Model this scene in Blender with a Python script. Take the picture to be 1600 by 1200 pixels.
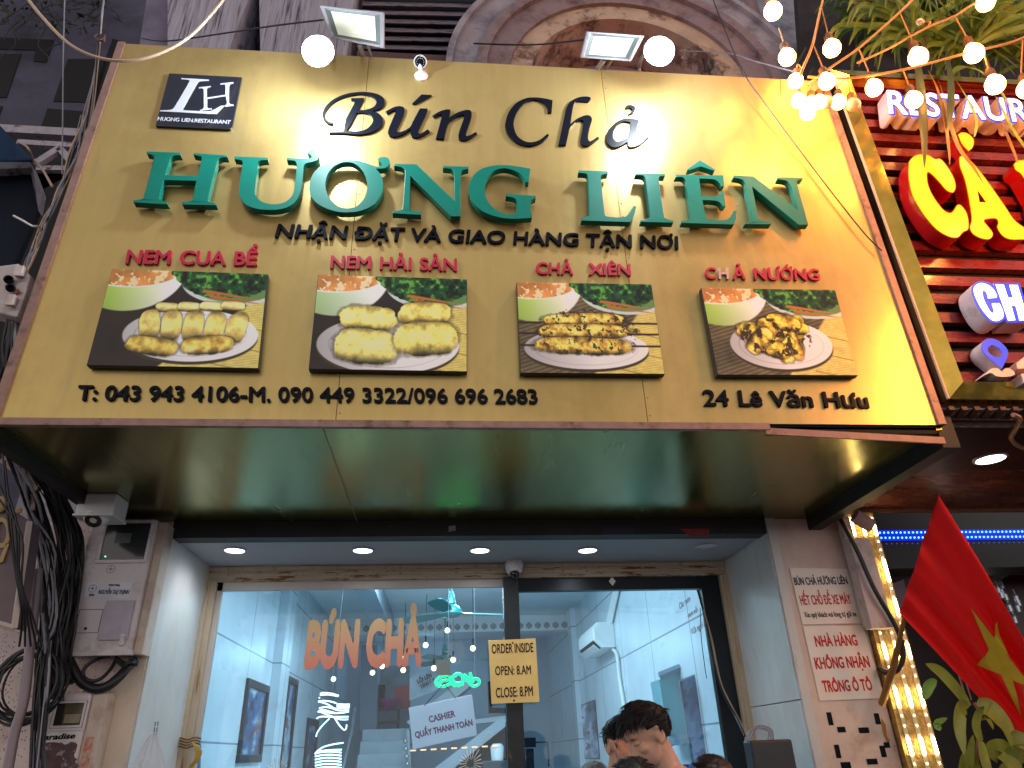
import bpy, bmesh, math, random
import numpy as np
from mathutils import Vector, Matrix, geometry, noise as mnoise

for o in list(bpy.data.objects):
    bpy.data.objects.remove(o)
scene = bpy.context.scene
COL = scene.collection
R = math.radians

# ---------------------------------------------------------------- camera
CAM = Vector((0.0, -3.0, 1.6))
YAW, PITCH, ROLL, FPX = R(5.995), R(27.629), R(-2.091), 1100.0
_f = Vector((math.sin(YAW) * math.cos(PITCH), math.cos(YAW) * math.cos(PITCH), math.sin(PITCH)))
_r0 = Vector((math.cos(YAW), -math.sin(YAW), 0))
_u0 = _r0.cross(_f)
_r = _r0 * math.cos(ROLL) + _u0 * math.sin(ROLL)
_u = _u0 * math.cos(ROLL) - _r0 * math.sin(ROLL)
cd = bpy.data.cameras.new('camera')
cam = bpy.data.objects.new('camera', cd)
COL.objects.link(cam)
cam.matrix_world = Matrix(((_r.x, _u.x, -_f.x, CAM.x), (_r.y, _u.y, -_f.y, CAM.y), (_r.z, _u.z, -_f.z, CAM.z), (0, 0, 0, 1)))
cd.sensor_width = 36.0
cd.lens = 36.0 * FPX / 1600.0
cd.clip_start, cd.clip_end = 0.05, 400.0
scene.camera = cam

# ---------------------------------------------------------------- night sky glow of the city
w = bpy.data.worlds.new('World'); scene.world = w; w.use_nodes = True
nt = w.node_tree; nt.nodes.clear()
wo = nt.nodes.new('ShaderNodeOutputWorld'); bg = nt.nodes.new('ShaderNodeBackground')
tc = nt.nodes.new('ShaderNodeTexCoord'); sp = nt.nodes.new('ShaderNodeSeparateXYZ')
rp = nt.nodes.new('ShaderNodeValToRGB')
nt.links.new(tc.outputs['Generated'], sp.inputs[0]); nt.links.new(sp.outputs['Z'], rp.inputs[0])
rp.color_ramp.elements[0].position = 0.0; rp.color_ramp.elements[0].color = (2.9, 2.7, 2.6, 1)
rp.color_ramp.elements[1].position = 0.95; rp.color_ramp.elements[1].color = (0.36, 0.36, 0.48, 1)
e_ = rp.color_ramp.elements.new(0.22); e_.color = (1.6, 1.48, 1.40, 1)
e_ = rp.color_ramp.elements.new(0.45); e_.color = (.84, .77, .70, 1)
nt.links.new(rp.outputs[0], bg.inputs['Color'])
bg.inputs['Strength'].default_value = 0.62
nt.links.new(bg.outputs[0], wo.inputs[0])

scene.view_settings.view_transform = 'Standard'
scene.view_settings.look = 'None'
scene.view_settings.exposure = 0.0
scene.view_settings.gamma = 1.0
scene.render.engine = 'CYCLES'
scene.cycles.use_denoising = True
scene.cycles.max_bounces = 8
scene.cycles.transparent_max_bounces = 16
scene.cycles.sample_clamp_indirect = 6.0
scene.cycles.caustics_reflective = False
scene.cycles.caustics_refractive = False

# ---------------------------------------------------------------- geometry of sight lines (points on real planes)
def ray(px, py):
    return _f + _r * ((px - 800) / FPX) + _u * ((600 - py) / FPX)
def P(px, py, Y):            # point on the vertical plane y = Y
    d = ray(px, py); return CAM + d * ((Y - CAM.y) / d.y)
def Z(px, py, z):            # point on the level plane z
    d = ray(px, py); return CAM + d * ((z - CAM.z) / d.z)
def X(px, py, x):            # point on the side plane x
    d = ray(px, py); return CAM + d * ((x - CAM.x) / d.x)

# ---------------------------------------------------------------- materials
def s(r, g, b):
    f = lambda c: (c / 255 / 12.92) if c <= 10 else ((c / 255 + .055) / 1.055) ** 2.4
    return (f(r), f(g), f(b))
def mul(c, k): return tuple(min(1, max(0, v * k)) for v in c)
MATS = {}
def M(name, col=(.5, .5, .5), rough=.5, metal=0.0, var=.15, scale=5.0, stretch=(1, 1, 1), bump=0.0, bscale=60.0,
      stain=None, emit=None, estr=0.0, spec=.5, coat=0.0, rvar=0.0, alpha=None, speck=None, trans=0.0, sss=0.0):
    if name in MATS: return MATS[name]
    m = bpy.data.materials.new(name); m.use_nodes = True
    n = m.node_tree.nodes; l = m.node_tree.links
    b = n['Principled BSDF']
    b.inputs['Roughness'].default_value = rough; b.inputs['Metallic'].default_value = metal
    b.inputs['Specular IOR Level'].default_value = spec
    if coat: b.inputs['Coat Weight'].default_value = coat; b.inputs['Coat Roughness'].default_value = .08
    if sss:
        b.inputs['Subsurface Weight'].default_value = sss
        b.inputs['Subsurface Radius'].default_value = (.01, .004, .002)
    tcn = n.new('ShaderNodeTexCoord'); mp = n.new('ShaderNodeMapping'); mp.inputs['Scale'].default_value = stretch
    l.new(tcn.outputs['Object'], mp.inputs[0])
    def nz(sc, det=5.0, ro=.6, v=None):
        t = n.new('ShaderNodeTexNoise'); t.inputs['Scale'].default_value = sc; t.inputs['Detail'].default_value = det
        t.inputs['Roughness'].default_value = ro; l.new((v or mp).outputs[0], t.inputs['Vector']); return t
    out = None
    if var > 0:
        t = nz(scale); rr = n.new('ShaderNodeValToRGB')
        rr.color_ramp.elements[0].position = .3; rr.color_ramp.elements[1].position = .72
        rr.color_ramp.elements[0].color = (*mul(col, 1 - var), 1); rr.color_ramp.elements[1].color = (*mul(col, 1 + var), 1)
        l.new(t.outputs['Fac'], rr.inputs[0]); out = rr.outputs[0]
    for k, st in enumerate(stain or []):
        sc, sc_col, lo, hi = st[:4]
        t = nz(sc, 7, .68); rr = n.new('ShaderNodeValToRGB')
        if len(st) > 4:
            mp2 = n.new('ShaderNodeMapping'); mp2.inputs['Scale'].default_value = st[4]; mp2.inputs['Location'].default_value = (3.1 * k, 1.7, 5.2)
            l.new(tcn.outputs['Object'], mp2.inputs[0]); l.new(mp2.outputs[0], t.inputs['Vector'])
        rr.color_ramp.elements[0].position = lo; rr.color_ramp.elements[1].position = hi
        rr.color_ramp.elements[0].color = (0, 0, 0, 1); rr.color_ramp.elements[1].color = (1, 1, 1, 1)
        l.new(t.outputs['Fac'], rr.inputs[0])
        mx = n.new('ShaderNodeMix'); mx.data_type = 'RGBA'
        l.new(rr.outputs[0], mx.inputs[0])
        if out is not None: l.new(out, mx.inputs[6])
        else: mx.inputs[6].default_value = (*col, 1)
        mx.inputs[7].default_value = (*sc_col, 1); out = mx.outputs[2]
    if speck:
        v = n.new('ShaderNodeTexVoronoi'); v.inputs['Scale'].default_value = speck[0]
        l.new(mp.outputs[0], v.inputs['Vector'])
        t = nz(speck[0] * .25, 3)
        ma = n.new('ShaderNodeMath'); ma.operation = 'MULTIPLY_ADD'; l.new(t.outputs['Fac'], ma.inputs[0]); ma.inputs[1].default_value = -.35
        l.new(v.outputs['Distance'], ma.inputs[2])
        rr = n.new('ShaderNodeValToRGB'); rr.color_ramp.elements[0].position = speck[2] - .03; rr.color_ramp.elements[1].position = speck[2] + .03
        rr.color_ramp.elements[0].color = (1, 1, 1, 1); rr.color_ramp.elements[1].color = (0, 0, 0, 1)
        l.new(ma.outputs[0], rr.inputs[0])
        mx = n.new('ShaderNodeMix'); mx.data_type = 'RGBA'; l.new(rr.outputs[0], mx.inputs[0])
        if out is not None: l.new(out, mx.inputs[6])
        else: mx.inputs[6].default_value = (*col, 1)
        mx.inputs[7].default_value = (*speck[1], 1); out = mx.outputs[2]
    if out is not None: l.new(out, b.inputs['Base Color'])
    else: b.inputs['Base Color'].default_value = (*col, 1)
    if rvar:
        t = nz(scale * 1.7); mr = n.new('ShaderNodeMapRange'); mr.inputs['To Min'].default_value = max(.02, rough - rvar); mr.inputs['To Max'].default_value = rough + rvar
        mr.inputs['From Min'].default_value = .3; mr.inputs['From Max'].default_value = .7
        l.new(t.outputs['Fac'], mr.inputs['Value']); l.new(mr.outputs[0], b.inputs['Roughness'])
    if bump:
        t = nz(bscale, 6); bp = n.new('ShaderNodeBump'); bp.inputs['Strength'].default_value = bump; bp.inputs['Distance'].default_value = .01
        l.new(t.outputs['Fac'], bp.inputs['Height']); l.new(bp.outputs[0], b.inputs['Normal'])
    if emit:
        b.inputs['Emission Color'].default_value = (*emit, 1); b.inputs['Emission Strength'].default_value = estr
    if alpha is not None: b.inputs['Alpha'].default_value = alpha
    if trans: b.inputs['Transmission Weight'].default_value = trans
    MATS[name] = m
    return m
def glassmat(name, tint=(1, 1, 1), refl=.9, rough=.02):
    if name in MATS: return MATS[name]
    m = bpy.data.materials.new(name); m.use_nodes = True
    n = m.node_tree.nodes; l = m.node_tree.links; n.clear()
    o = n.new('ShaderNodeOutputMaterial'); mix = n.new('ShaderNodeMixShader'); tr = n.new('ShaderNodeBsdfTransparent'); gl = n.new('ShaderNodeBsdfGlossy')
    fr = n.new('ShaderNodeFresnel'); fr.inputs['IOR'].default_value = 1.5
    ml = n.new('ShaderNodeMath'); ml.operation = 'MULTIPLY'; ml.inputs[1].default_value = refl
    tr.inputs[0].default_value = (*tint, 1); gl.inputs['Roughness'].default_value = rough
    l.new(fr.outputs[0], ml.inputs[0]); l.new(ml.outputs[0], mix.inputs[0]); l.new(tr.outputs[0], mix.inputs[1]); l.new(gl.outputs[0], mix.inputs[2]); l.new(mix.outputs[0], o.inputs[0])
    MATS[name] = m; return m
def emitmat(name, col, st):
    return M(name, col, .4, var=0, emit=col, estr=st)
def vcolmat(name, rough=.3, coat=.3):
    if name in MATS: return MATS[name]
    m = bpy.data.materials.new(name); m.use_nodes = True
    n = m.node_tree.nodes; b = n['Principled BSDF']; a = n.new('ShaderNodeAttribute'); a.attribute_name = 'print'
    m.node_tree.links.new(a.outputs['Color'], b.inputs['Base Color'])
    b.inputs['Roughness'].default_value = rough; b.inputs['Coat Weight'].default_value = coat; b.inputs['Coat Roughness'].default_value = .15
    MATS[name] = m; return m

# ---------------------------------------------------------------- objects
ORG = {}
def tag(o, label=None, cat=None, group=None, kind=None):
    if label: o['label'] = label
    if cat: o['category'] = cat
    if group: o['group'] = group
    if kind: o['kind'] = kind
    return o
def thing(name, label, cat, loc, group=None):
    o = bpy.data.objects.new(name, None); COL.objects.link(o); o.empty_display_size = .1
    o.location = loc; ORG[o] = Vector(loc)
    return tag(o, label, cat, group)
def link(name, me, mat, parent=None, smooth=False, bev=0.0, angle=40):
    o = bpy.data.objects.new(name, me); COL.objects.link(o)
    if mat: me.materials.append(mat)
    co = np.empty(len(me.vertices) * 3); me.vertices.foreach_get('co', co); co = co.reshape(-1, 3)
    if parent is not None:
        org = ORG[parent]; o.parent = parent
    else:
        org = Vector(((co[:, 0].min() + co[:, 0].max()) / 2, (co[:, 1].min() + co[:, 1].max()) / 2, co[:, 2].min()))
        o.location = org
    co = co - np.array(org); me.vertices.foreach_set('co', co.ravel()); me.update()
    ORG[o] = Vector(org)
    if smooth:
        me.polygons.foreach_set('use_smooth', [True] * len(me.polygons))
        me.set_sharp_from_angle(angle=R(angle))
    if bev:
        b = o.modifiers.new('bevel', 'BEVEL'); b.width = bev; b.segments = 2; b.limit_method = 'ANGLE'; b.angle_limit = R(35)
    return o

class MB:
    def __init__(self): self.v = []; self.f = []
    def add(self, vs, fs):
        k = len(self.v); self.v += [tuple(p) for p in vs]; self.f += [tuple(i + k for i in f) for f in fs]; return self
    def box(self, x0, x1, y0, y1, z0, z1):
        return self.add([(x0, y0, z0), (x1, y0, z0), (x1, y1, z0), (x0, y1, z0), (x0, y0, z1), (x1, y0, z1), (x1, y1, z1), (x0, y1, z1)],
                        [(0, 3, 2, 1), (4, 5, 6, 7), (0, 1, 5, 4), (1, 2, 6, 5), (2, 3, 7, 6), (3, 0, 4, 7)])
    def slab(self, quad, off):        # quad: 4 points (ccw seen from outside), off: vector to the back
        off = Vector(off); q = [Vector(p) for p in quad]; b = [p + off for p in q]; n = len(q)
        self.add(q + b, [tuple(range(n)), tuple(range(2 * n - 1, n - 1, -1))] + [(i, i + n, (i + 1) % n + n, (i + 1) % n) for i in range(n)])
        return self
    def loops(self, loops, off):      # outline with holes, extruded
        off = Vector(off); loops = [[Vector(p) for p in lp] for lp in loops]
        flat = [p for lp in loops for p in lp]; n = len(flat)
        nrm = off.normalized(); ax = Vector((1, 0, 0)) if abs(nrm.x) < .7 else Vector((0, 0, 1))
        ax = (ax - nrm * ax.dot(nrm)).normalized(); ay = nrm.cross(ax)
        tri = geometry.tessellate_polygon([[Vector((p.dot(ax), p.dot(ay), 0)) for p in lp] for lp in loops])
        fs = [tuple(t) for t in tri] + [tuple(i + n for i in reversed(t)) for t in tri]
        k = 0
        for lp in loops:
            m = len(lp)
            fs += [(k + i, k + (i + 1) % m, k + (i + 1) % m + n, k + i + n) for i in range(m)]; k += m
        self.add(flat + [p + off for p in flat], fs); return self
    def tube(self, pts, r, n=8, cap=True):
        pts = [Vector(p) for p in pts]; m = len(pts); rs = r if isinstance(r, (list, tuple)) else [r] * m
        t0 = (pts[1] - pts[0]).normalized(); a = Vector((0, 0, 1)) if abs(t0.z) < .9 else Vector((1, 0, 0))
        u = (a - t0 * a.dot(t0)).normalized(); vs = []
        for i, p in enumerate(pts):
            t = (pts[min(i + 1, m - 1)] - pts[max(i - 1, 0)])
            t = t.normalized() if t.length > 1e-9 else t0
            u = (u - t * u.dot(t)); u = u.normalized() if u.length > 1e-6 else Vector((1, 0, 0)); v = t.cross(u)
            vs += [p + (u * math.cos(2 * math.pi * j / n) + v * math.sin(2 * math.pi * j / n)) * rs[i] for j in range(n)]
        fs = [(i * n + j, i * n + (j + 1) % n, (i + 1) * n + (j + 1) % n, (i + 1) * n + j) for i in range(m - 1) for j in range(n)]
        if cap: fs += [tuple(range(n - 1, -1, -1)), tuple((m - 1) * n + j for j in range(n))]
        return self.add(vs, fs)
    def lathe(self, prof, o, axis=(0, 0, 1), n=20):
        o = Vector(o); ax = Vector(axis).normalized(); a = Vector((1, 0, 0)) if abs(ax.x) < .9 else Vector((0, 1, 0))
        u = (a - ax * a.dot(ax)).normalized(); v = ax.cross(u); vs = []; fs = []
        for (r, h) in prof:
            r = max(r, 1e-5)
            vs += [o + ax * h + (u * math.cos(2 * math.pi * j / n) + v * math.sin(2 * math.pi * j / n)) * r for j in range(n)]
        m = len(prof)
        fs = [(i * n + j, i * n + (j + 1) % n, (i + 1) * n + (j + 1) % n, (i + 1) * n + j) for i in range(m - 1) for j in range(n)]
        fs += [tuple(range(n - 1, -1, -1)), tuple((m - 1) * n + j for j in range(n))]
        return self.add(vs, fs)
    def ball(self, c, r, n=14, k=8, sc=(1, 1, 1)):
        c = Vector(c)
        prof = [(r * math.sin(math.pi * i / k), -r * math.cos(math.pi * i / k)) for i in range(k + 1)]
        m = MB().lathe(prof, (0, 0, 0), (0, 0, 1), n)
        return self.add([(c.x + p[0] * sc[0], c.y + p[1] * sc[1], c.z + p[2] * sc[2]) for p in m.v], m.f)
    def build(self, name, mat, parent=None, smooth=False, bev=0.0, fix=False, angle=40):
        me = bpy.data.meshes.new(name); me.from_pydata(self.v, [], self.f); me.validate()
        if fix:
            b = bmesh.new(); b.from_mesh(me); bmesh.ops.remove_doubles(b, verts=b.verts, dist=1e-5); bmesh.ops.recalc_face_normals(b, faces=b.faces); b.to_mesh(me); b.free()
        return link(name, me, mat, parent, smooth, bev, angle)

def spline(pts, closed=True, sub=6):
    """outline points (x, y) are corners, (x, y, 1) are smooth"""
    n = len(pts); out = []
    q = [np.array(p[:2], float) for p in pts]; sm = [len(p) > 2 for p in pts]
    rng = range(n if closed else n - 1)
    for i in rng:
        j = (i + 1) % n; a, b = q[i], q[j]
        if not sm[i] and not sm[j]: out.append(a); continue
        d = b - a
        ta = (b - q[i - 1]) / 2 if sm[i] and (closed or i > 0) else d
        tb = (q[(j + 1) % n] - a) / 2 if sm[j] and (closed or j < n - 1) else d
        L = np.linalg.norm(d)
        for t in (ta, tb):
            k = np.linalg.norm(t)
            if k > 1.4 * L: t *= 1.4 * L / k
        for k in range(sub):
            t = k / sub; h = t * t * (3 - 2 * t)
            out.append((1 - h) * a + h * b + t * (1 - t) ** 2 * ta - t * t * (1 - t) * tb) if False else out.append(
                (2 * t ** 3 - 3 * t * t + 1) * a + (t ** 3 - 2 * t * t + t) * ta + (-2 * t ** 3 + 3 * t * t) * b + (t ** 3 - t * t) * tb)
    if not closed: out.append(q[-1])
    return out
S = 1
def tr(ox, oy, k, pts, sub=6):      # traced outline -> picture coordinates
    return [(ox + p[0] / k, oy + p[1] / k) for p in spline(pts, True, sub)]
def curve3(pts, sub=8):             # smooth 3d polyline through points
    pts = [Vector(p) for p in pts]; n = len(pts); out = []
    for i in range(n - 1):
        a, b = pts[i], pts[i + 1]; p0 = pts[max(i - 1, 0)]; p3 = pts[min(i + 2, n - 1)]
        ta = (b - p0) / 2; tb = (p3 - a) / 2
        for k in range(sub):
            t = k / sub
            out.append(a * (2 * t ** 3 - 3 * t * t + 1) + ta * (t ** 3 - 2 * t * t + t) + b * (-2 * t ** 3 + 3 * t * t) + tb * (t ** 3 - t * t))
    out.append(pts[-1]); return out

_tcache = {}
def textmesh(body, bold, extrude, shear, space):
    if 'Đ' in body:          # a D with its own crossbar
        me = textmesh(body.replace('Đ', 'D'), bold, extrude, shear, space)
        bm = bmesh.new(); bm.from_mesh(me)
        for i, ch in enumerate(body):
            if ch != 'Đ': continue
            m1 = textmesh(body[:i].replace('Đ', 'D') + 'D', 0, 0, shear, space); x1 = max(v.co.x for v in m1.vertices); bpy.data.meshes.remove(m1)
            m2 = textmesh('D', 0, 0, shear, space); xs = [v.co.x for v in m2.vertices]; x0 = x1 - (max(xs) - min(xs)); bpy.data.meshes.remove(m2)
            e = extrude + .004 * (extrude > 0)
            vs = [bm.verts.new((x, y, z)) for z in (-e, e) for x, y in ((x0 - .075, .325), (x0 + .26, .325), (x0 + .26, .40), (x0 - .075, .40))]
            for f in ((0, 1, 2, 3), (4, 5, 6, 7), (0, 1, 5, 4), (1, 2, 6, 5), (2, 3, 7, 6), (3, 0, 4, 7)): bm.faces.new([vs[j] for j in f])
        bm.to_mesh(me); bm.free(); return me
    c = bpy.data.curves.new('t', 'FONT'); c.body = body; c.size = 1; c.offset = bold; c.extrude = extrude; c.shear = shear
    c.space_character = space; c.resolution_u = 4
    o = bpy.data.objects.new('t', c); COL.objects.link(o); bpy.context.view_layer.update()
    me = bpy.data.meshes.new_from_object(o.evaluated_get(bpy.context.evaluated_depsgraph_get()))
    bpy.data.objects.remove(o); bpy.data.curves.remove(c)
    return me
def lettering(body, A, B, T, mat, parent, depth=.004, bold=.02, shear=0, name='lettering', space=1.0, lift=.0):
    """A, B: ends of the baseline, T: top of the capitals above A"""
    A, B, T = Vector(A), Vector(B), Vector(T)
    me = textmesh(body, .001, .5, shear, space); me.name = name
    if bold > .004:      # a heavier weight: the same letters laid over each other, each a hair prouder
        bm = bmesh.new(); bm.from_mesh(me); geo = bm.verts[:] + bm.edges[:] + bm.faces[:]
        for i, (dx, dy) in enumerate(((1, 0), (-1, 0), (0, 1), (0, -1), (.7, .7), (-.7, .7), (.7, -.7), (-.7, -.7))):
            d = bmesh.ops.duplicate(bm, geom=geo)
            for v in d['geom']:
                if isinstance(v, bmesh.types.BMVert): v.co.x += dx * bold; v.co.y += dy * bold; v.co.z += .0002 * (i + 1) / depth * (1 if v.co.z > 0 else 0)
        bm.to_mesh(me); bm.free()
    co = np.empty(len(me.vertices) * 3); me.vertices.foreach_get('co', co); co = co.reshape(-1, 3)
    x0, x1 = co[:, 0].min(), co[:, 0].max()
    u = (co[:, 0] - x0) / (x1 - x0); v = co[:, 1] / .729; wz = co[:, 2] + .5
    ab = B - A; at = T - A; n = ab.cross(at).normalized()
    if n.dot(CAM - A) < 0: n = -n
    out = np.array(A)[None, :] + u[:, None] * np.array(ab) + v[:, None] * np.array(at) + (wz * depth + lift)[:, None] * np.array(n)
    me.vertices.foreach_set('co', out.ravel())
    me.materials.clear()
    return link(name, me, mat, parent)
def inkspan(body):
    me = textmesh(body, 0, 0, 0, 1.0); co = np.empty(len(me.vertices) * 3); me.vertices.foreach_get('co', co); x = co.reshape(-1, 3)[:, 0]
    bpy.data.meshes.remove(me); return x.min(), x.max()
def words(body, a, b, t, Y, mat, parent, **k):
    """one part per word of a line"""
    x0, x1 = inkspan(body); A, B, T = P(*a, Y), P(*b, Y), P(*t, Y); pre = ''
    for w_ in body.split(' '):
        s0 = inkspan(w_); q = inkspan(pre + w_)[1]; u1 = (q - x0) / (x1 - x0); u0 = u1 - (s0[1] - s0[0]) / (x1 - x0)
        off = (B - A) * u0; lettering(w_, A + off, A + (B - A) * u1, T + off, mat, parent, **k); pre += w_ + ' '
def PL(body, a, b, t, Y, mat, parent, **k):
    return lettering(body, P(*a, Y), P(*b, Y), P(*t, Y), mat, parent, **k)
# ================================================================ materials
brass = M('brushed_brass', (.62, .455, .17), .32, .64, .045, 3, (7, 7, .35), rvar=.025,
          stain=[(.9, (.36, .24, .085), .50, .78, (1, 1, .8)), (2.6, (.50, .38, .17), .58, .72, (2.2, 1, .5)), (2.5, (.54, .39, .145), .5, .9, (1.5, 1.5, .8))], spec=.4)
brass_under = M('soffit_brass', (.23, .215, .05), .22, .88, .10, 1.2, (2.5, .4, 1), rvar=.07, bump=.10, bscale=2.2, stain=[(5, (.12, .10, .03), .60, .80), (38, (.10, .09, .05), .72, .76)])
trim_m = M('mauve_trim', s(150, 118, 108), .5, .2, .2, 20, stain=[(9, s(90, 60, 52), .55, .7)])
black_lt = M('black_acrylic', (.004, .005, .011), .35, 0, .0, spec=.12)
green_lt = M('green_letter_paint', (.0, .20, .145), .42, 0, .08, 7, spec=.3)
green_side = green_lt
red_lt = M('crimson_letter_paint', (.50, .012, .05), .4, 0, .1, 20)
darkm = M('dark_steel', (.02, .02, .022), .55, .3, .3, 12)
black_m = M('black_void', (.006, .006, .008), .8, 0, .2, 3)
white_pl = M('white_plastic', (.72, .70, .72), .42, 0, .06, 9, stain=[(14, (.36, .30, .27), .66, .85)])
dirty_pl = M('grimy_white_plastic', s(205, 192, 190), .55, 0, .1, 7, stain=[(6, s(140, 112, 98), .5, .75), (22, s(70, 60, 55), .66, .8)])
stone = M('weathered_stucco', s(158, 155, 168), .85, 0, .25, 2.5, bump=.5, bscale=30, stain=[(2.2, s(104, 98, 116), .48, .66), (6, s(168, 150, 146), .6, .72)])
fluted = M('streaked_plaster', s(172, 168, 184), .85, 0, .22, 3, (16, 3, .55), bump=.5, bscale=14,
           stain=[(2.6, s(84, 76, 96), .52, .64, (13, 2, .5)), (1.6, s(190, 176, 186), .6, .75)])
arch_m = M('brown_swirled_plaster', s(150, 132, 138), .8, 0, .3, 3, bump=.4, bscale=24, stain=[(3, s(98, 78, 82), .48, .66), (2.4, s(120, 120, 148), .55, .7)])
arch_in = M('pale_peeling_plaster', s(190, 168, 152), .85, 0, .2, 4, bump=.4, bscale=30, stain=[(3.2, s(120, 92, 82), .5, .6), (5, s(70, 78, 66), .62, .68), (2.2, s(230, 215, 200), .64, .68)])
lav_wall = M('lavender_wall', s(172, 162, 200), .85, 0, .1, 2, stain=[(2, s(140, 122, 150), .58, .85)])
granite = M('pink_granite', s(222, 202, 196), .5, 0, .1, 8, speck=(60, s(110, 84, 80), .04), stain=[(3, s(160, 126, 112), .52, .8)])
pinkwall = M('salmon_painted_wall', s(224, 204, 194), .7, 0, .12, 4, bump=.15, bscale=40, stain=[(3.5, s(180, 150, 136), .54, .76), (9, s(120, 100, 90), .66, .72)])
beige = M('beige_stone_strip', s(222, 208, 192), .6, 0, .1, 4, stain=[(3, s(160, 136, 112), .52, .8)])
reveal_m = M('white_composite_panel', s(214, 214, 214), .4, 0, .06, 3, stain=[(1.6, s(182, 174, 164), .5, .85, (1, 1, .5)), (5, s(150, 138, 126), .62, .82, (2, 2, .35)), (22, s(120, 108, 98), .72, .78)])
woodf = M('worn_cream_wood', s(196, 176, 150), .6, 0, .12, 5, (3, 3, .5), stain=[(4, s(150, 112, 66), .56, .66, (6, 6, .5)), (13, s(96, 62, 40), .68, .74)], bump=.2)
header_m = M('peeling_plywood', s(188, 172, 152), .7, 0, .15, 5, (.6, 1, 6), stain=[(3.2, s(128, 84, 44), .55, .60, (1.2, 1, 9)), (9, s(52, 40, 34), .67, .72)], bump=.3)
blackframe = M('black_aluminium_frame', (.012, .016, .022), .35, .5, .25, 6)
post_m = M('peeling_black_post', (.014, .018, .022), .5, .1, .3, 6, stain=[(7, s(120, 84, 56), .66, .69, (3, 3, 1.2))])
ceil_m = M('grey_ceiling_board', s(176, 176, 186), .7, 0, .05, 3, stain=[(3, s(140, 136, 140), .6, .8)])
led_w = emitmat('led_disc', (.9, .95, 1), 9)
asphalt = M('asphalt', (.045, .045, .047), .8, 0, .3, 30, bump=.4, bscale=200)
paving = M('grey_paving', (.16, .15, .14), .7, 0, .25, 6)
int_white = M('interior_white_paint', (.78, .82, .86), .6, 0, .03, 2)
pane_m = glassmat('shopfront_glass', (.80, .93, .975), .6)

def panelwall(name, base, line, rowh, bw, axis='y', rough=.25):
    m = M(name, base, rough, 0, .08, 2.5, stain=[(2.2, mul(base, .80), .55, .75, (1, .8, 2.5))])
    n = m.node_tree.nodes; l = m.node_tree.links; b = n['Principled BSDF']
    src = b.inputs['Base Color'].links[0].from_socket
    tcn = n.new('ShaderNodeTexCoord'); sx = n.new('ShaderNodeSeparateXYZ'); cx = n.new('ShaderNodeCombineXYZ'); br = n.new('ShaderNodeTexBrick')
    l.new(tcn.outputs['Object'], sx.inputs[0]); l.new(sx.outputs['Y' if axis == 'y' else 'X'], cx.inputs[0]); l.new(sx.outputs['Z'], cx.inputs[1]); l.new(cx.outputs[0], br.inputs['Vector'])
    br.inputs['Scale'].default_value = 1; br.inputs['Brick Width'].default_value = bw; br.inputs['Row Height'].default_value = rowh
    br.inputs['Mortar Size'].default_value = .008; br.inputs['Mortar Smooth'].default_value = .1; br.offset = 0
    mx = n.new('ShaderNodeMix'); mx.data_type = 'RGBA'; l.new(br.outputs['Fac'], mx.inputs[0]); l.new(src, mx.inputs[6]); mx.inputs[7].default_value = (*line, 1)
    l.new(mx.outputs[2], b.inputs['Base Color']); return m
marble_int = panelwall('interior_marble_panel', (.58, .66, .73), (.22, .28, .33), .80, 1.25)

# ================================================================ ground
g = MB().box(-80, 80, -80, -1.4, -.2, 0).build('street', asphalt); tag(g, kind='structure')
g = MB().box(-80, 80, -1.4, 60, -.2, .15).build('pavement', paving, bev=.01); tag(g, kind='structure')

# ================================================================ restaurant building
B = thing('restaurant_building', 'old shophouse with a weathered arch above and glazed shopfront below the gold sign', 'building', (.25, 1.9, .15))
ZB = 2.97
MB().box(-3.2, 7, 2.4, 2.6, 2.97, 12).box(-2.4, 3.2, 2.4, 2.45, 2.86, 2.97).build('upper_wall', stone, B)
# fluted consoles left of the arch
def console(pts, Yf, dep):
    m = MB(); m.slab([P(*p, Yf) for p in pts], (0, dep, 0)); return m
console([(262, -60), (410, -60), (357, 80), (262, 80)], 1.5, .75).build('fluted_console', fluted, B)
console([(404, -60), (566, -60), (540, 96), (407, 96)], 1.5, .75).build('fluted_console', fluted, B)
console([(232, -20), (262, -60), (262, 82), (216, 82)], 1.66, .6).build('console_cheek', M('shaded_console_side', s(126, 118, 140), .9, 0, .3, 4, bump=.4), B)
# louvred shutter between consoles and arch
m = MB()
yy = -26
while yy < 104:
    a, b_ = P(566, yy, 1.62), P(752, yy + 4, 1.62); c_, d_ = P(752, yy + 11, 1.56), P(566, yy + 7, 1.56)
    m.slab([d_, c_, b_, a], (0, .02, .012)); yy += 13.5
m.build('shutter_louvre', M('grimy_shutter', s(120, 108, 122), .8, 0, .3, 9, (1, 1, 5), stain=[(6, s(50, 42, 46), .5, .62)]), B)
MB().slab([P(560, 110, 1.8), P(760, 110, 1.8), P(760, -40, 1.8), P(560, -40, 1.8)], (0, .1, 0)).build('shutter_backing', black_m, B)
MB().box(P(560, 90, 1.6).x, P(742, 90, 1.6).x, 1.5, 1.8, P(650, 97, 1.5).z - .5, P(650, 84, 1.5).z).build('shutter_sill', M('rusty_sill', s(92, 66, 70), .8, 0, .3, 7), B)
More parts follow.
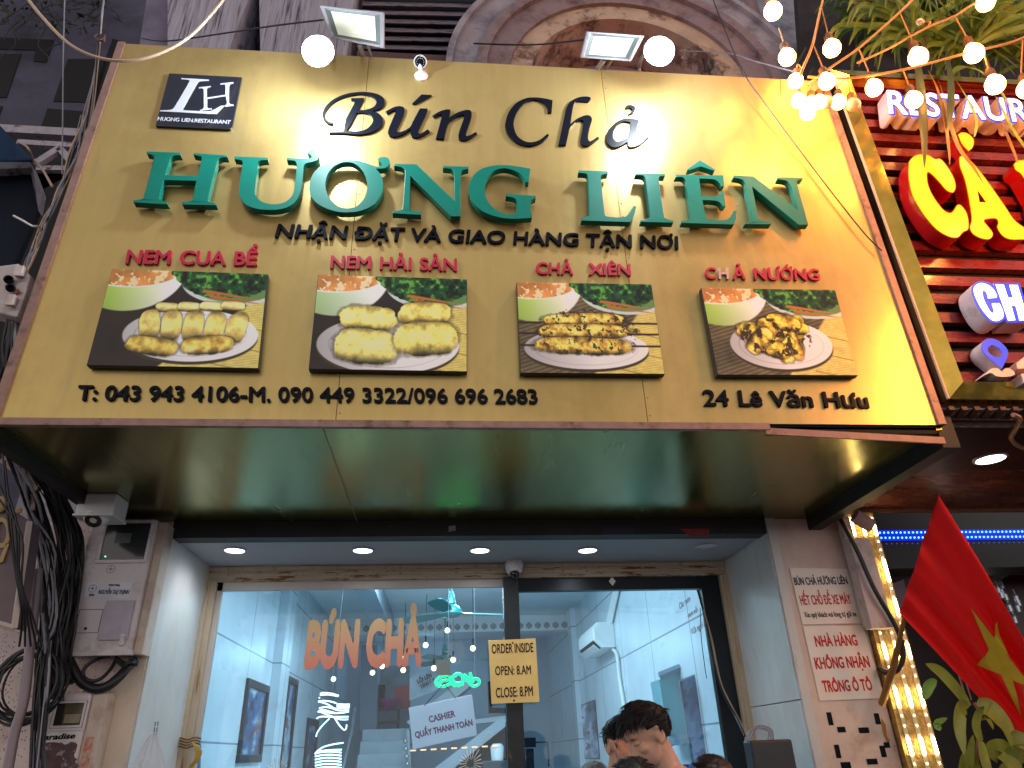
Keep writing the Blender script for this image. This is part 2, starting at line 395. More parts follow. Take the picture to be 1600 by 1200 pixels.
# arch
pa, pb, pc = [P(*q, 1.5) for q in ((846, 72), (985, 31), (1127, 110))]
ax_, az_, bx_, bz_, cx_, cz_ = pa.x, pa.z, pb.x, pb.z, pc.x, pc.z
D_ = 2 * (ax_ * (bz_ - cz_) + bx_ * (cz_ - az_) + cx_ * (az_ - bz_))
ux = ((ax_ ** 2 + az_ ** 2) * (bz_ - cz_) + (bx_ ** 2 + bz_ ** 2) * (cz_ - az_) + (cx_ ** 2 + cz_ ** 2) * (az_ - bz_)) / D_
uz = ((ax_ ** 2 + az_ ** 2) * (cx_ - bx_) + (bx_ ** 2 + bz_ ** 2) * (ax_ - cx_) + (cx_ ** 2 + cz_ ** 2) * (bx_ - ax_)) / D_
r0 = math.hypot(ax_ - ux, az_ - uz)
def ring(ra, rb, y0, y1, n=40):
    m = MB(); out = []; inn = []
    for i in range(n + 1):
        a = math.pi * (1.08 - 1.16 * i / n)
        out.append((ux + rb * math.cos(a), y0, uz + rb * math.sin(a))); inn.append((ux + ra * math.cos(a), y0, uz + ra * math.sin(a)))
    k = 0
    vs = out + inn + [(p[0], y1, p[2]) for p in out] + [(p[0], y1, p[2]) for p in inn]; q = n + 1; fs = []
    for i in range(n):
        fs += [(i, i + 1, q + i + 1, q + i), (i, i + 2 * q, i + 2 * q + 1, i + 1), (q + i, q + i + 1, 3 * q + i + 1, 3 * q + i), (2 * q + i, 3 * q + i, 3 * q + i + 1, 2 * q + i + 1)]
    fs += [(0, q, 3 * q, 2 * q), (n, 2 * q + n, 3 * q + n, q + n)]
    return m.add(vs, fs)
ring(r0, r0 + .20, 1.5, 2.3).build('arch_inner_band', arch_in, B, smooth=True)
ring(r0 + .20, r0 + .42, 1.46, 2.3).build('arch_moulding', arch_m, B, smooth=True)
ring(r0 + .42, r0 + .52, 1.41, 2.3).build('arch_moulding', arch_m, B, smooth=True)
ring(r0 + .52, r0 + .74, 1.45, 2.3).build('arch_moulding', stone, B, smooth=True)
ring(r0 + .74, r0 + .80, 1.40, 2.3).build('arch_moulding', stone, B, smooth=True)
MB().box(ux - r0 - .05, ux + r0 + .05, 2.05, 2.2, uz - 2.2, uz + r0 + .05).build('arch_infill', lav_wall, B)
ca = P(1105, 60, 1.5).x + .52
MB().lathe([(.3, 0), (.3, 5)], (ca + .02, 1.85, 6.6), n=28).build('round_column', arch_m, B, smooth=True)
# piers and strips at shopfront level
zj = P(180, 1117, 1.5).z
MB().box(-2.62, -1.866, 1.5, 1.9, .15, zj - .003).box(-2.62, -1.866, 1.5, 1.9, zj + .003, 2.962).build('granite_pier', granite, B)
MB().box(-2.6, -1.73, 1.56, 1.95, .15, 2.96).build('pier_core', black_m, B)
MB().box(-1.856, -1.700, 1.485, 1.56, .15, 2.955).build('beige_strip', beige, B)
zj2 = P(280, 1130, 2.0).z
MB().box(-1.72, -1.690, 1.5, 2.32, .15, 2.90).build('reveal_panel', reveal_m, B)
MB().box(2.158, 2.19, 1.5, 2.32, .15, zj2 - .003).box(2.158, 2.19, 1.5, 2.32, zj2 + .003, 2.90).build('reveal_panel', reveal_m, B)
MB().box(2.166, 2.222, 1.482, 1.5, .15, 2.955).build('reveal_edge_strip', reveal_m, B)
MB().box(2.226, 2.70, 1.5, 1.9, .15, 2.955).build('salmon_pillar', pinkwall, B, bev=.004)
for (px, py, w_, h_) in [(1297, 1123, .03, .07), (1371, 1123, .032, .06), (1315, 1140, .05, .03), (1350, 1141, .065, .03), (1309, 1174, .03, .07), (1380, 1174, .032, .06), (1386, 1164, .035, .03), (1322, 1196, .06, .035), (1363, 1190, .065, .03), (1375, 1097, .012, .02)]:
    c = P(px, py, 1.497); MB().box(c.x - w_ / 2, c.x + w_ / 2, 1.497, 1.4995, c.z - h_ / 2, c.z + h_ / 2).build('tape_patch', black_lt, B)
MB().slab([P(p[0], p[1], 1.497) for p in ((1377, 1122), (1384, 1133), (1386, 1150), (1391, 1158), (1386, 1160), (1381, 1148), (1378, 1135))], (0, .0025, 0)).build('paint_chip', M('ochre_chip', s(176, 120, 50), .7), B)
# shutter box beam and the little recess ceiling
MB().box(-1.70, 2.166, 1.5, 1.62, 2.853, 2.955).build('shutter_beam', M('dark_beam', (.018, .018, .022), .6, 0, .4, 6, stain=[(7, (.07, .05, .045), .62, .72)]), B)
MB().box(-1.69, 2.158, 1.62, 2.42, 2.862, 2.93).build('recess_ceiling', ceil_m, B)
for q, colr in (([(940, 823), (990, 822), (990, 834), (940, 835)], s(46, 40, 66)), ([(1062, 826), (1108, 826), (1108, 838), (1078, 838)], s(150, 46, 56)), ([(701, 822), (712, 821), (712, 829), (701, 831)], s(140, 150, 176))):
    st = MB().slab([P(*p, 1.497) for p in q][::-1], (0, .002, 0)).build('beam_sticker', M('sticker_%d' % int(colr[0] * 9999), colr, .5, 0, .3, 60), B)
hz = P(560, 906, 2.3).z
MB().box(-1.69, 2.158, 2.30, 2.42, hz, 2.862).build('header_board', header_m, B)
MB().box(-1.69, 2.158, 2.285, 2.30, 2.83, 2.858).box(-1.69, 2.158, 2.29, 2.30, hz + .035, hz + .05).build('header_moulding', woodf, B)
jl0, jl1 = P(302, 988, 2.3).x, P(327, 988, 2.3).x
jr0, jr1 = P(1137, 980, 2.3).x, P(1159, 1000, 2.3).x
MB().box(-1.69, jl1, 2.29, 2.44, .15, hz).box(jl1 - .1, jl1 - .04, 2.275, 2.29, .15, hz).build('door_jamb', woodf, B, bev=.004)
MB().box(jr0, 2.158, 2.29, 2.44, .15, hz).box(jr0 + .02, jr0 + .07, 2.275, 2.29, .15, hz).build('door_jamb', woodf, B, bev=.004)
# fixed glazing, post and black framed door
px0, px1 = P(786.5, 930, 2.3).x, P(809, 930, 2.3).x
gz = P(560, 920, 2.33).z; white_fr = M('white_window_frame', s(206, 196, 190), .45, 0, .06, 6)
win = MB().box(jl1, jl1 + .035, 2.33, 2.37, .3, hz).box(jl1, px0, 2.33, 2.37, gz, hz).build('window', white_fr, B)
MB().box(jl1 + .035, px0, 2.345, 2.353, .3, gz).build('pane', pane_m, win)
MB().box(px0, px1, 2.255, 2.345, .15, hz).build('door_post', post_m, B, bev=.004)
dz = P(960, 922, 2.34).z; dxr = P(1104, 975, 2.34).x
door = MB().box(px1, jr0, 2.33, 2.39, dz, hz).box(dxr, jr0, 2.33, 2.39, .3, dz).box(px1, px1 + .012, 2.33, 2.39, .3, dz).build('door', blackframe, B)
MB().box(px1 + .012, dxr, 2.352, 2.360, .3, dz).build('pane', pane_m, door)
c = P(957, 908, 2.32); MB().slab([(c.x - .027, 2.326, c.z), (c.x, 2.326, c.z - .033), (c.x + .027, 2.326, c.z), (c.x, 2.326, c.z + .033)], (0, .003, 0)).build('diamond_sticker', M('silver_sticker', (.8, .8, .78), .4), door)

# interior shell
XL, XR, ZC, YB = -1.85, 2.10, 3.65, 12.0
MB().box(XL - .2, XL, 2.44, YB, .15, ZC).build('interior_side_wall', marble_int, B)
MB().box(XR, XR + .2, 2.44, YB, .15, ZC).build('interior_side_wall', marble_int, B)
MB().box(XL - .2, XR + .2, 2.44, YB, ZC, ZC + .15).build('interior_ceiling', int_white, B)
MB().box(XL, XR, 2.44, YB, .15, .3).build('interior_floor', M('floor_tile', (.5, .5, .5), .3), B)
MB().box(XL - .2, XR + .2, YB, YB + .2, .15, ZC).build('interior_back_wall', M('bluegrey_wall', (.42, .5, .58), .5, 0, .06, 2), B)
MB().box(XL, XR, 2.44, 2.5, 2.86, ZC).build('interior_front_wall', int_white, B)
# pilaster strips, cornice beams
yp = X(432, 985, XL).y
MB().box(XL, XL + .10, yp, yp + .45, .3, ZC).build('interior_pilaster', marble_int, B)
yp2 = X(868, 1000, XR).y
MB().box(XR - .08, XR, 8.6, 8.9, .3, ZC).build('interior_pilaster', marble_int, B)
b0 = P(600, 990, 9.3).z; b1 = P(600, 978, 9.3).z
MB().box(XL, XR, 9.3, 9.6, b0, ZC).build('interior_beam', int_white, B)
m = MB()
for i in range(26):
    x = XL + .08 + i * .15
    m.box(x, x + .10, 9.285, 9.30, b0 + .05, b0 + .11).box(x + .03, x + .07, 9.275, 9.30, b0 + .03, b0 + .13)
m.build('frieze_ornament', M('frieze_grey', (.30, .33, .34), .6, 0, .3, 30), B)
bl = Z(572, 930, ZC - .3)
MB().box(bl.x - .12, bl.x + .12, 3.2, 9.3, ZC - .28, ZC).build('ceiling_beam', M('grey_beam', (.34, .4, .46), .6, 0, .05, 2), B)
# stairs in the middle
stair_m = M('stair_tile', (.42, .48, .54), .35, 0, .1, 4)
m = MB(); xs0, xs1 = P(556, 1160, 8.6).x, P(636, 1160, 8.6).x
zt = P(600, 1140, 9.7).z
for i in range(9):
    y0 = 9.7 - i * .26; z1 = zt - i * .172
    m.box(xs0, xs1, y0 - .26, y0 - .004 if i else y0 + 1.8, max(.3, z1 - .172 - .05), z1)
m.build('staircase', stair_m, B, bev=.012)
m = MB()
for i in range(7):
    a = P(556 + 4 * i, 1196 - 8 * i, 8)
pst = P(536, 1200, 7.6); psb = P(549, 1145, 8.8)
MB().tube([pst - Vector((0, 0, .9)), pst, psb, psb + Vector((0, .3, .35))], .022).build('stair_handrail', M('steel_rail', (.7, .74, .76), .2, .9, 0), B, smooth=True)
q = [P(660, 1215, 7.9), P(780, 1123, 7.9), P(790, 1123, 7.9), P(790, 1135, 7.9), P(690, 1215, 7.9)]
MB().slab(q[::-1], (0, 1.1, 0)).build('stair_flight', M('flight_grey', (.36, .41, .46), .5, 0, .05, 3), B)
q = [P(635, 1128, 9.0), P(735, 1052, 9.0), P(742, 1066, 9.0), P(650, 1140, 9.0)]
MB().slab(q[::-1], (0, 1.0, 0)).build('stair_flight', M('flight_pale', (.5, .55, .58), .5, 0, .05, 3), B)
MB().slab([P(700, 1215, 8.3), P(800, 1215, 8.3), P(800, 1128, 8.3), P(778, 1128, 8.3)], (0, .5, 0)).build('understair_shade_slab', M('understair_dark', (.03, .035, .04), .6, 0, .3, 5), B)  # solid dark slab in place of the shade under the flight
# upper opening behind the stairs
MB().slab([P(586, 1140, 11.5), P(640, 1140, 11.5), P(640, 1040, 11.5), P(592, 1040, 11.5)], (0, .05, 0)).build('stair_opening', M('dim_opening', (.12, .13, .15), .6, 0, .4, 3), B)
MB().slab([P(562, 1142, 9.9), P(588, 1142, 9.9), P(590, 1008, 9.9), P(564, 1008, 9.9)], (0, .6, 0)).build('interior_column', M('slate_column', (.14, .2, .26), .4, 0, .1, 3), B)
# ================================================================ main sign
SX0, SX1, SZ0, SZ1 = P(95, 345, 0).x, P(1395, 440, 0).x, P(700, 659, 0).z, P(600, 91, 0).z
SG = thing('shop_sign', 'wide gold brushed metal shop sign with green serif letters over the doorway', 'sign', ((SX0 + SX1) / 2, .7, SZ0 - .02))
sm1, sm2 = P(553, 350, 0).x, P(968, 330, 0).x
fx0, fx1 = SX0 + .028, SX1 - .028
for a, b_ in ((fx0, sm1 - .0015), (sm1 + .0015, sm2 - .0015), (sm2 + .0015, fx1)):
    MB().box(a, b_, -.003, .006, SZ0, SZ1).build('face_sheet', brass, SG)
MB().box(SX0, SX1, .006, .09, SZ0 - .0, SZ1 - .004).build('backing_box', black_m, SG)
MB().box(SX0 - .012, SX0 + .028, -.016, .30, SZ0, SZ1 + .002).build('edge_trim', trim_m, SG)
MB().box(SX1 - .028, SX1 + .012, -.016, .30, SZ0, SZ1 + .002).build('edge_trim', trim_m, SG)
MB().box(SX0, SX1, .0, .02, SZ1, SZ1 + .006).build('top_trim', trim_m, SG)
xs = P(1200, 664, 0).x
MB().box(SX0 - .012, xs, -.018, .01, SZ0 - .036, SZ0 - .002).build('bottom_trim', trim_m, SG)
a, b_ = P(1195, 668, -.012), P(1475, 683, -.03)
MB().slab([a, b_, b_ - Vector((0, 0, .034)), a - Vector((0, 0, .034))], (0, .012, 0)).build('loose_trim', trim_m, SG)
MB().box(xs, SX1 - .03, .012, .05, SZ0 - .04, SZ0).build('trim_gap_shade', black_m, SG)  # black backing put in as the shade behind the loose trim
# soffit under the sign box
zs = SZ0 - .022
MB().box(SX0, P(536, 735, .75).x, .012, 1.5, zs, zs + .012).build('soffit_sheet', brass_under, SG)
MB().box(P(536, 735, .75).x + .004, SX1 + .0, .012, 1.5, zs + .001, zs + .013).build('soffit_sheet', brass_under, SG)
MB().box(SX1 - .002, SX1 + .09, .04, 1.55, zs - .08, zs + .09).build('side_beam', darkm, SG)
MB().box(SX0 - .05, SX0, .04, 1.5, zs - .06, zs + .09).build('side_beam', darkm, SG)
MB().box(SX0, SX1, .10, .16, SZ0 + .02, SZ1 - .03).build('rear_frame', darkm, SG)

def letter(loops, parent, mat, yf, dep, name='letter', bev=.003):
    return MB().loops([[P(x, y, yf) for x, y in lp] for lp in loops], (0, dep, 0)).build(name, mat, parent, bev=bev, fix=True)
GY, GD = -.060, .040
H_ = tr(200, 220, 8, [(232,130),(650,145),(660,180),(575,185,1),(530,215,1),(515,270),(462,425),(868,437),(918,210,1),(885,190,1),(815,175),(815,150),(1235,178),(1245,205),(1165,210,1),(1125,235,1),(1110,280),(1000,735,1),(1030,765,1),(1105,785),(1100,805),(675,795),(668,762),(760,752,1),(800,735,1),(850,500),(450,490),(392,700,1),(405,735,1),(490,770),(495,795),(65,770),(65,740),(150,730,1),(190,710,1),(325,210,1),(320,190,1),(290,172,1),(232,160)])
U_ = tr(350, 220, 8, [(130,195),(545,212),(548,237),(470,242,1),(430,260,1),(420,320),(385,620,1),(400,690,1),(470,760,1),(600,792,1),(740,775,1),(840,700,1),(880,600,1),(910,300,1),(895,260,1),(860,245,1),(785,240),(785,212),(1020,222,1),(1090,210,1),(1090,185,1),(1040,150),(1075,115,1),(1140,108,1),(1180,140,1),(1190,190,1),(1160,240,1),(1090,265,1),(1030,280,1),(1000,310,1),(985,450),(950,650,1),(880,770,1),(760,840,1),(600,862,1),(420,850,1),(280,800,1),(200,700,1),(190,600,1),(215,400),(235,270,1),(220,245,1),(190,235,1),(130,228)])
O_ = tr(470, 220, 8, [(105,580,1),(150,420,1),(270,300,1),(430,240,1),(600,235,1),(760,260,1),(940,320,1),(1000,312,1),(1010,285,1),(970,245),(970,220,1),(1020,203,1),(1080,210,1),(1112,255,1),(1100,300,1),(1050,340,1),(940,348),(1000,430,1),(1028,540,1),(1010,660,1),(920,790,1),(760,870,1),(600,893,1),(430,880,1),(250,810,1),(140,710,1)])
Oi = tr(470, 220, 8, [(308,530,1),(340,410,1),(420,315,1),(540,268,1),(660,280,1),(760,360,1),(820,480,1),(828,600,1),(790,720,1),(700,815,1),(590,845,1),(470,820,1),(370,730,1),(320,630,1)])
N_ = tr(600, 220, 8, [(120,285),(405,290),(880,745),(875,400,1),(855,365,1),(830,350,1),(735,340),(735,310),(1058,320),(1058,350),(990,365,1),(960,395,1),(955,945),(835,945),(330,435),(320,840,1),(340,865,1),(462,885),(465,925),(105,905),(105,880),(180,870,1),(230,840,1),(250,600),(262,380,1),(240,345,1),(200,325,1),(125,315)])
G_ = tr(700, 220, 8, [(1030,348),(1010,515),(970,515),(940,450,1),(880,395,1),(760,350,1),(660,345,1),(560,385,1),(480,480,1),(460,600,1),(480,720,1),(560,830,1),(680,905,1),(780,918,1),(835,912,1),(860,880,1),(860,760,1),(845,725,1),(800,705,1),(722,692),(725,660),(1100,690),(1098,715),(1050,735,1),(1035,765,1),(1030,870,1),(1055,930),(1050,960),(920,970,1),(780,972,1),(640,955,1),(450,890,1),(320,780,1),(265,650,1),(265,560,1),(320,430,1),(420,350,1),(580,308,1),(750,305,1),(900,325,1)])
L_ = tr(890, 230, 8, [(112,290),(480,300),(480,330),(420,340,1),(390,370,1),(440,840,1),(465,865,1),(600,878),(690,870,1),(740,830,1),(800,735),(832,738),(815,820),(770,925),(760,935),(150,915),(150,880),(220,865,1),(250,840,1),(235,400,1),(220,340,1),(190,325,1),(112,320)])
I_ = tr(890, 230, 8, [(828,315),(1195,330),(1193,362),(1130,370,1),(1115,400,1),(1185,860,1),(1210,890,1),(1300,915),(1298,945),(890,935),(890,910),(970,893,1),(1003,860,1),(945,400,1),(930,365,1),(895,350,1),(820,345)])
E_ = tr(1030, 230, 8, [(210,345),(803,352),(812,490),(775,490),(745,440,1),(680,400,1),(500,390),(525,605),(660,618,1),(730,600,1),(780,545),(803,545),(830,735),(795,740),(760,690,1),(690,665,1),(540,660),(585,870,1),(620,900,1),(780,912,1),(870,890,1),(935,790),(972,795),(960,900),(935,965),(280,945),(280,920),(360,912,1),(395,890,1),(330,420,1),(310,385,1),(270,370,1),(205,375)])
Ec = tr(1030, 230, 8, [(510,162),(703,278),(690,297),(520,240),(370,290),(352,275)])
N2 = tr(1100, 230, 8, [(370,350),(620,360),(1182,785),(1100,520),(1070,460,1),(1030,420,1),(920,400),(920,370),(1238,378),(1232,405),(1180,412,1),(1163,440,1),(1308,970),(1185,970),(605,495),(680,870,1),(710,905,1),(852,940),(838,965),(510,960),(520,940),(580,930,1),(605,905,1),(525,520,1),(510,440,1),(470,400,1),(370,380)])
for lp in ([H_], [U_], [O_, Oi], [N_], [G_], [L_], [I_], [E_], [N2]):
    letter(lp, SG, green_lt, GY, GD, 'serif_letter')
letter([Ec], SG, green_lt, GY, GD, 'circumflex')
# script line
BY, BD = -.016, .014
Bo = tr(490, 120, 8, [(245,570),(240,585,1),(200,588,1),(150,555,1),(118,505,1),(112,450,1),(150,370,1),(240,285,1),(380,220,1),(540,190,1),(680,190,1),(800,215,1),(870,260,1),(888,315,1),(860,370,1),(800,405,1),(725,425),(800,450,1),(855,500,1),(865,560,1),(830,630,1),(740,685,1),(640,710,1),(540,718,1),(400,705,1),(190,700),(190,688),(375,676),(400,530),(505,340),(510,300,1),(470,287),(470,267),(630,262),(555,415),(640,412,1),(720,390,1),(770,355,1),(785,300,1),(740,250,1),(640,220,1),(540,218,1),(360,260,1),(230,335,1),(160,420,1),(145,470,1),(155,520,1),(190,555,1),(225,565,1)])
Bi = tr(490, 120, 8, [(535,450),(620,448,1),(700,470,1),(742,530,1),(722,595,1),(650,655,1),(540,682,1),(408,672),(470,580)])
u_ = tr(490, 120, 8, [(895,435),(1000,380,1),(1070,366,1),(1125,380,1),(1135,420,1),(1110,500,1),(1040,650,1),(1045,685,1),(1080,690,1),(1150,665,1),(1210,620,1),(1240,560),(1330,393),(1425,397),(1400,470),(1320,640,1),(1305,690,1),(1330,710,1),(1375,690,1),(1425,655),(1452,680),(1370,730,1),(1290,760,1),(1230,745,1),(1210,700,1),(1212,650),(1120,715,1),(1010,748,1),(945,730,1),(930,690,1),(950,620,1),(1025,440,1),(1020,415,1),(990,420,1),(920,458)])
ua = tr(490, 120, 8, [(1350,218),(1478,225),(1275,335),(1232,332)])
n_ = tr(590, 120, 8, [(685,485),(780,430,1),(870,405,1),(912,412),(890,510),(1000,445,1),(1110,412,1),(1165,425,1),(1175,480,1),(1150,570,1),(1105,700,1),(1110,740,1),(1150,730,1),(1225,690),(1245,705),(1160,765,1),(1080,795,1),(1025,780,1),(1010,740,1),(1025,670,1),(1080,510,1),(1075,475,1),(1040,475,1),(950,520,1),(885,575,1),(860,640),(830,775),(728,770),(800,500,1),(795,465,1),(760,475,1),(705,505)])
C_ = tr(770, 120, 8, [(748,292),(735,445),(690,445),(685,380,1),(640,325,1),(560,290,1),(480,290,1),(380,340,1),(300,440,1),(262,560,1),(270,650,1),(310,740,1),(400,805,1),(500,815,1),(600,780,1),(680,715,1),(700,735,1),(640,795,1),(560,840,1),(450,860,1),(320,830,1),(200,730,1),(160,630,1),(160,560,1),(200,440,1),(290,330,1),(420,265,1),(540,257,1),(640,268,1)])
h_ = tr(770, 120, 8, [(820,850),(895,500,1),(920,390,1),(970,310,1),(1060,260,1),(1150,245,1),(1215,255,1),(1222,285,1),(1190,308,1),(1120,305,1),(1050,305,1),(1015,330,1),(995,420),(970,590),(1060,520,1),(1160,480,1),(1220,490,1),(1240,540,1),(1210,640,1),(1190,760,1),(1210,805,1),(1250,790,1),(1312,748),(1328,765),(1220,845,1),(1150,860,1),(1105,830,1),(1100,770,1),(1130,600,1),(1135,555,1),(1100,540,1),(1030,570,1),(965,640,1),(945,720),(915,850)])
a_ = tr(860, 120, 8, [(1110,540),(1060,760,1),(1060,805,1),(1120,800,1),(1190,760,1),(1242,728),(1235,745),(1120,845,1),(1010,880,1),(970,855,1),(965,810),(880,860,1),(790,880,1),(715,830,1),(698,750,1),(730,660,1),(820,570,1),(930,520,1),(1020,520,1)])
ai = tr(860, 120, 8, [(1000,565),(920,555,1),(850,590,1),(795,670,1),(785,750,1),(820,800,1),(880,800,1),(960,750,1),(990,680,1)])
ah = tr(860, 120, 8, [(935,380),(960,358,1),(1010,352,1),(1055,375,1),(1058,410,1),(1030,450,1),(965,472),(1010,435,1),(1020,405,1),(990,385,1),(940,395)])
for lp in ([Bo, Bi], [u_], [n_], [C_], [h_], [a_, ai]):
    letter(lp, SG, black_lt, BY, BD, 'script_letter', .0015)
for lp in (ua, ah): letter([lp], SG, black_lt, BY, BD, 'accent_mark', .0015)
# small lettering
PL('NHẬN ĐẶT VÀ GIAO HÀNG TẬN NƠI', (430, 372.5), (1059, 391), (436, 352), -.001, black_lt, SG, depth=.016, bold=.024, name='strapline_lettering')
pale_red = M('pale_pink_letter', (.62, .40, .36), .4, 0, .1, 20)  # paler pink for the letter H alone
for body, a, b_, t, mt in (('NEM CUA BỂ', (197, 414), (402, 417), (201.5, 392), red_lt), ('NEM HẢI SẢN', (516, 421), (714, 425.5), (518, 401), red_lt),
                       ('CHẢ', (837, 430), (895, 431), (837, 411.5), red_lt), ('XIÊN', (919, 431.5), (985, 432.5), (918.5, 413), red_lt), ('C', (1101, 437.5), (1118, 437.7), (1100, 419.5), red_lt),
                       ('H', (1122, 438), (1138, 438), (1121, 420), pale_red), ('Ả', (1144, 438.3), (1164, 438.5), (1143, 420), red_lt), ('NƯỚNG', (1177.5, 438.8), (1280, 440), (1176, 420.5), red_lt)):
    words(body, a, b_, t, -.001, mt, SG, depth=.014, bold=.024, name='dish_lettering')
PL('T: 043 943 4106-M. 090 449 3322/096 696 2683', (121, 627), (841, 632), (125, 603), -.001, black_lt, SG, depth=.014, bold=.022, name='phone_lettering')
words('24 Lê Văn Hưu', (1099, 635), (1357, 638.5), (1096, 610), -.001, black_lt, SG, depth=.014, bold=.022, name='address_lettering')
# rivets / screws along the seams
m = MB()
rng = random.Random(4)
for k in range(26):
    z = SZ0 + .04 + k * .095
    for x in (sm1, sm2):
        if rng.random() < .7: m.lathe([(.005, 0), (.003, .003)], (x + .016, -.003, z), (0, -1, 0), 6)
m.build('rivets', M('rivet_brass', (.5, .38, .18), .4, .8, 0), SG)

# ================================================================ logo plaque
def edgeq(pts, Y): return [P(*p, Y) for p in pts]
k = 9.376
PQ = thing('logo_plaque', 'black plaque with white LH monogram in the top left corner of the gold sign', 'plaque', P(300, 200, -.02))
pq = tr(230, 90, k, [(320,228),(1385,285),(1380,310),(1245,1015),(1215,1045),(120,995)])
MB().loops([[P(x, y, -.020) for x, y in pq]], (0, .016, 0)).build('board', M('black_gloss_plaque', (.008, .011, .022), .15, 0, .2, 8, coat=.3), PQ, bev=.002, fix=True)
wl = M('silver_white_print', (.74, .76, .84), .35, .2, .03, 9)
Lg = tr(230, 90, k, [(495,298),(905,322),(905,340),(790,345,1),(740,370,1),(515,770),(800,785,1),(920,782,1),(1000,750,1),(1080,705),(1135,702),(1015,825),(860,822,1),(480,800),(185,785),(190,770),(330,765,1),(390,735,1),(620,345,1),(590,325,1),(500,315)])
Hg = tr(230, 90, k, [(755,435),(930,415),(930,432),(885,440,1),(872,470),(875,585),(1145,545),(1145,400,1),(1120,390,1),(1070,395),(1070,380),(1262,358),(1265,375),(1215,390,1),(1200,420),(1200,660,1),(1230,685,1),(1265,688),(1265,705),(1140,720),(1138,700),(1160,685,1),(1168,655),(1150,562),(880,605),(880,720,1),(900,742,1),(945,742),(940,757),(775,780),(770,768),(815,750,1),(830,720),(825,470,1),(800,450,1),(755,450)])
for lp, yy in ((Lg, -.0225), (Hg, -.0245)):
    MB().loops([[P(x, y, yy) for x, y in lp]], (0, .0022, 0)).build('monogram_letter', wl, PQ, fix=True)
kk = lambda x, y: (230 + x / k, 90 + y / k)
PL('HUONG LIEN.RESTAURANT', kk(150, 925), kk(1215, 977), kk(165, 868), -.0205, wl, PQ, depth=.0015, bold=.012, name='plaque_lettering')

# ================================================================ printed food photographs
rs = np.random.RandomState(7)
def vnoise(H, W, cells, seed):
    r = np.random.RandomState(seed); ch, cw = cells; g = r.rand(ch + 2, cw + 2)
    y = np.linspace(0, ch, H); x = np.linspace(0, cw, W); yi = np.minimum(y.astype(int), ch - 1 + 1); xi = np.minimum(x.astype(int), cw)
    fy = (y - yi)[:, None]; fx = (x - xi)[None, :]; fy = fy * fy * (3 - 2 * fy); fx = fx * fx * (3 - 2 * fx)
    a = g[np.ix_(yi, xi)]; b = g[np.ix_(yi, xi + 1)]; c = g[np.ix_(yi + 1, xi)]; d = g[np.ix_(yi + 1, xi + 1)]
    return (a * (1 - fx) + b * fx) * (1 - fy) + (c * (1 - fx) + d * fx) * fy
def fbm(H, W, base, seed, octv=4):
    o = np.zeros((H, W)); amp = 1; tot = 0
    for i in range(octv):
        o += amp * vnoise(H, W, (base[0] * 2 ** i, base[1] * 2 ** i), seed + i); tot += amp; amp *= .55
    return o / tot
def soft(d, e=.012): return np.clip(.5 - d / e, 0, 1)
def mixc(img, mask, col):
    col = np.array(col, float)
    img[:] = img * (1 - mask[..., None]) + (col / 255 if col.ndim == 1 else col) * mask[..., None]
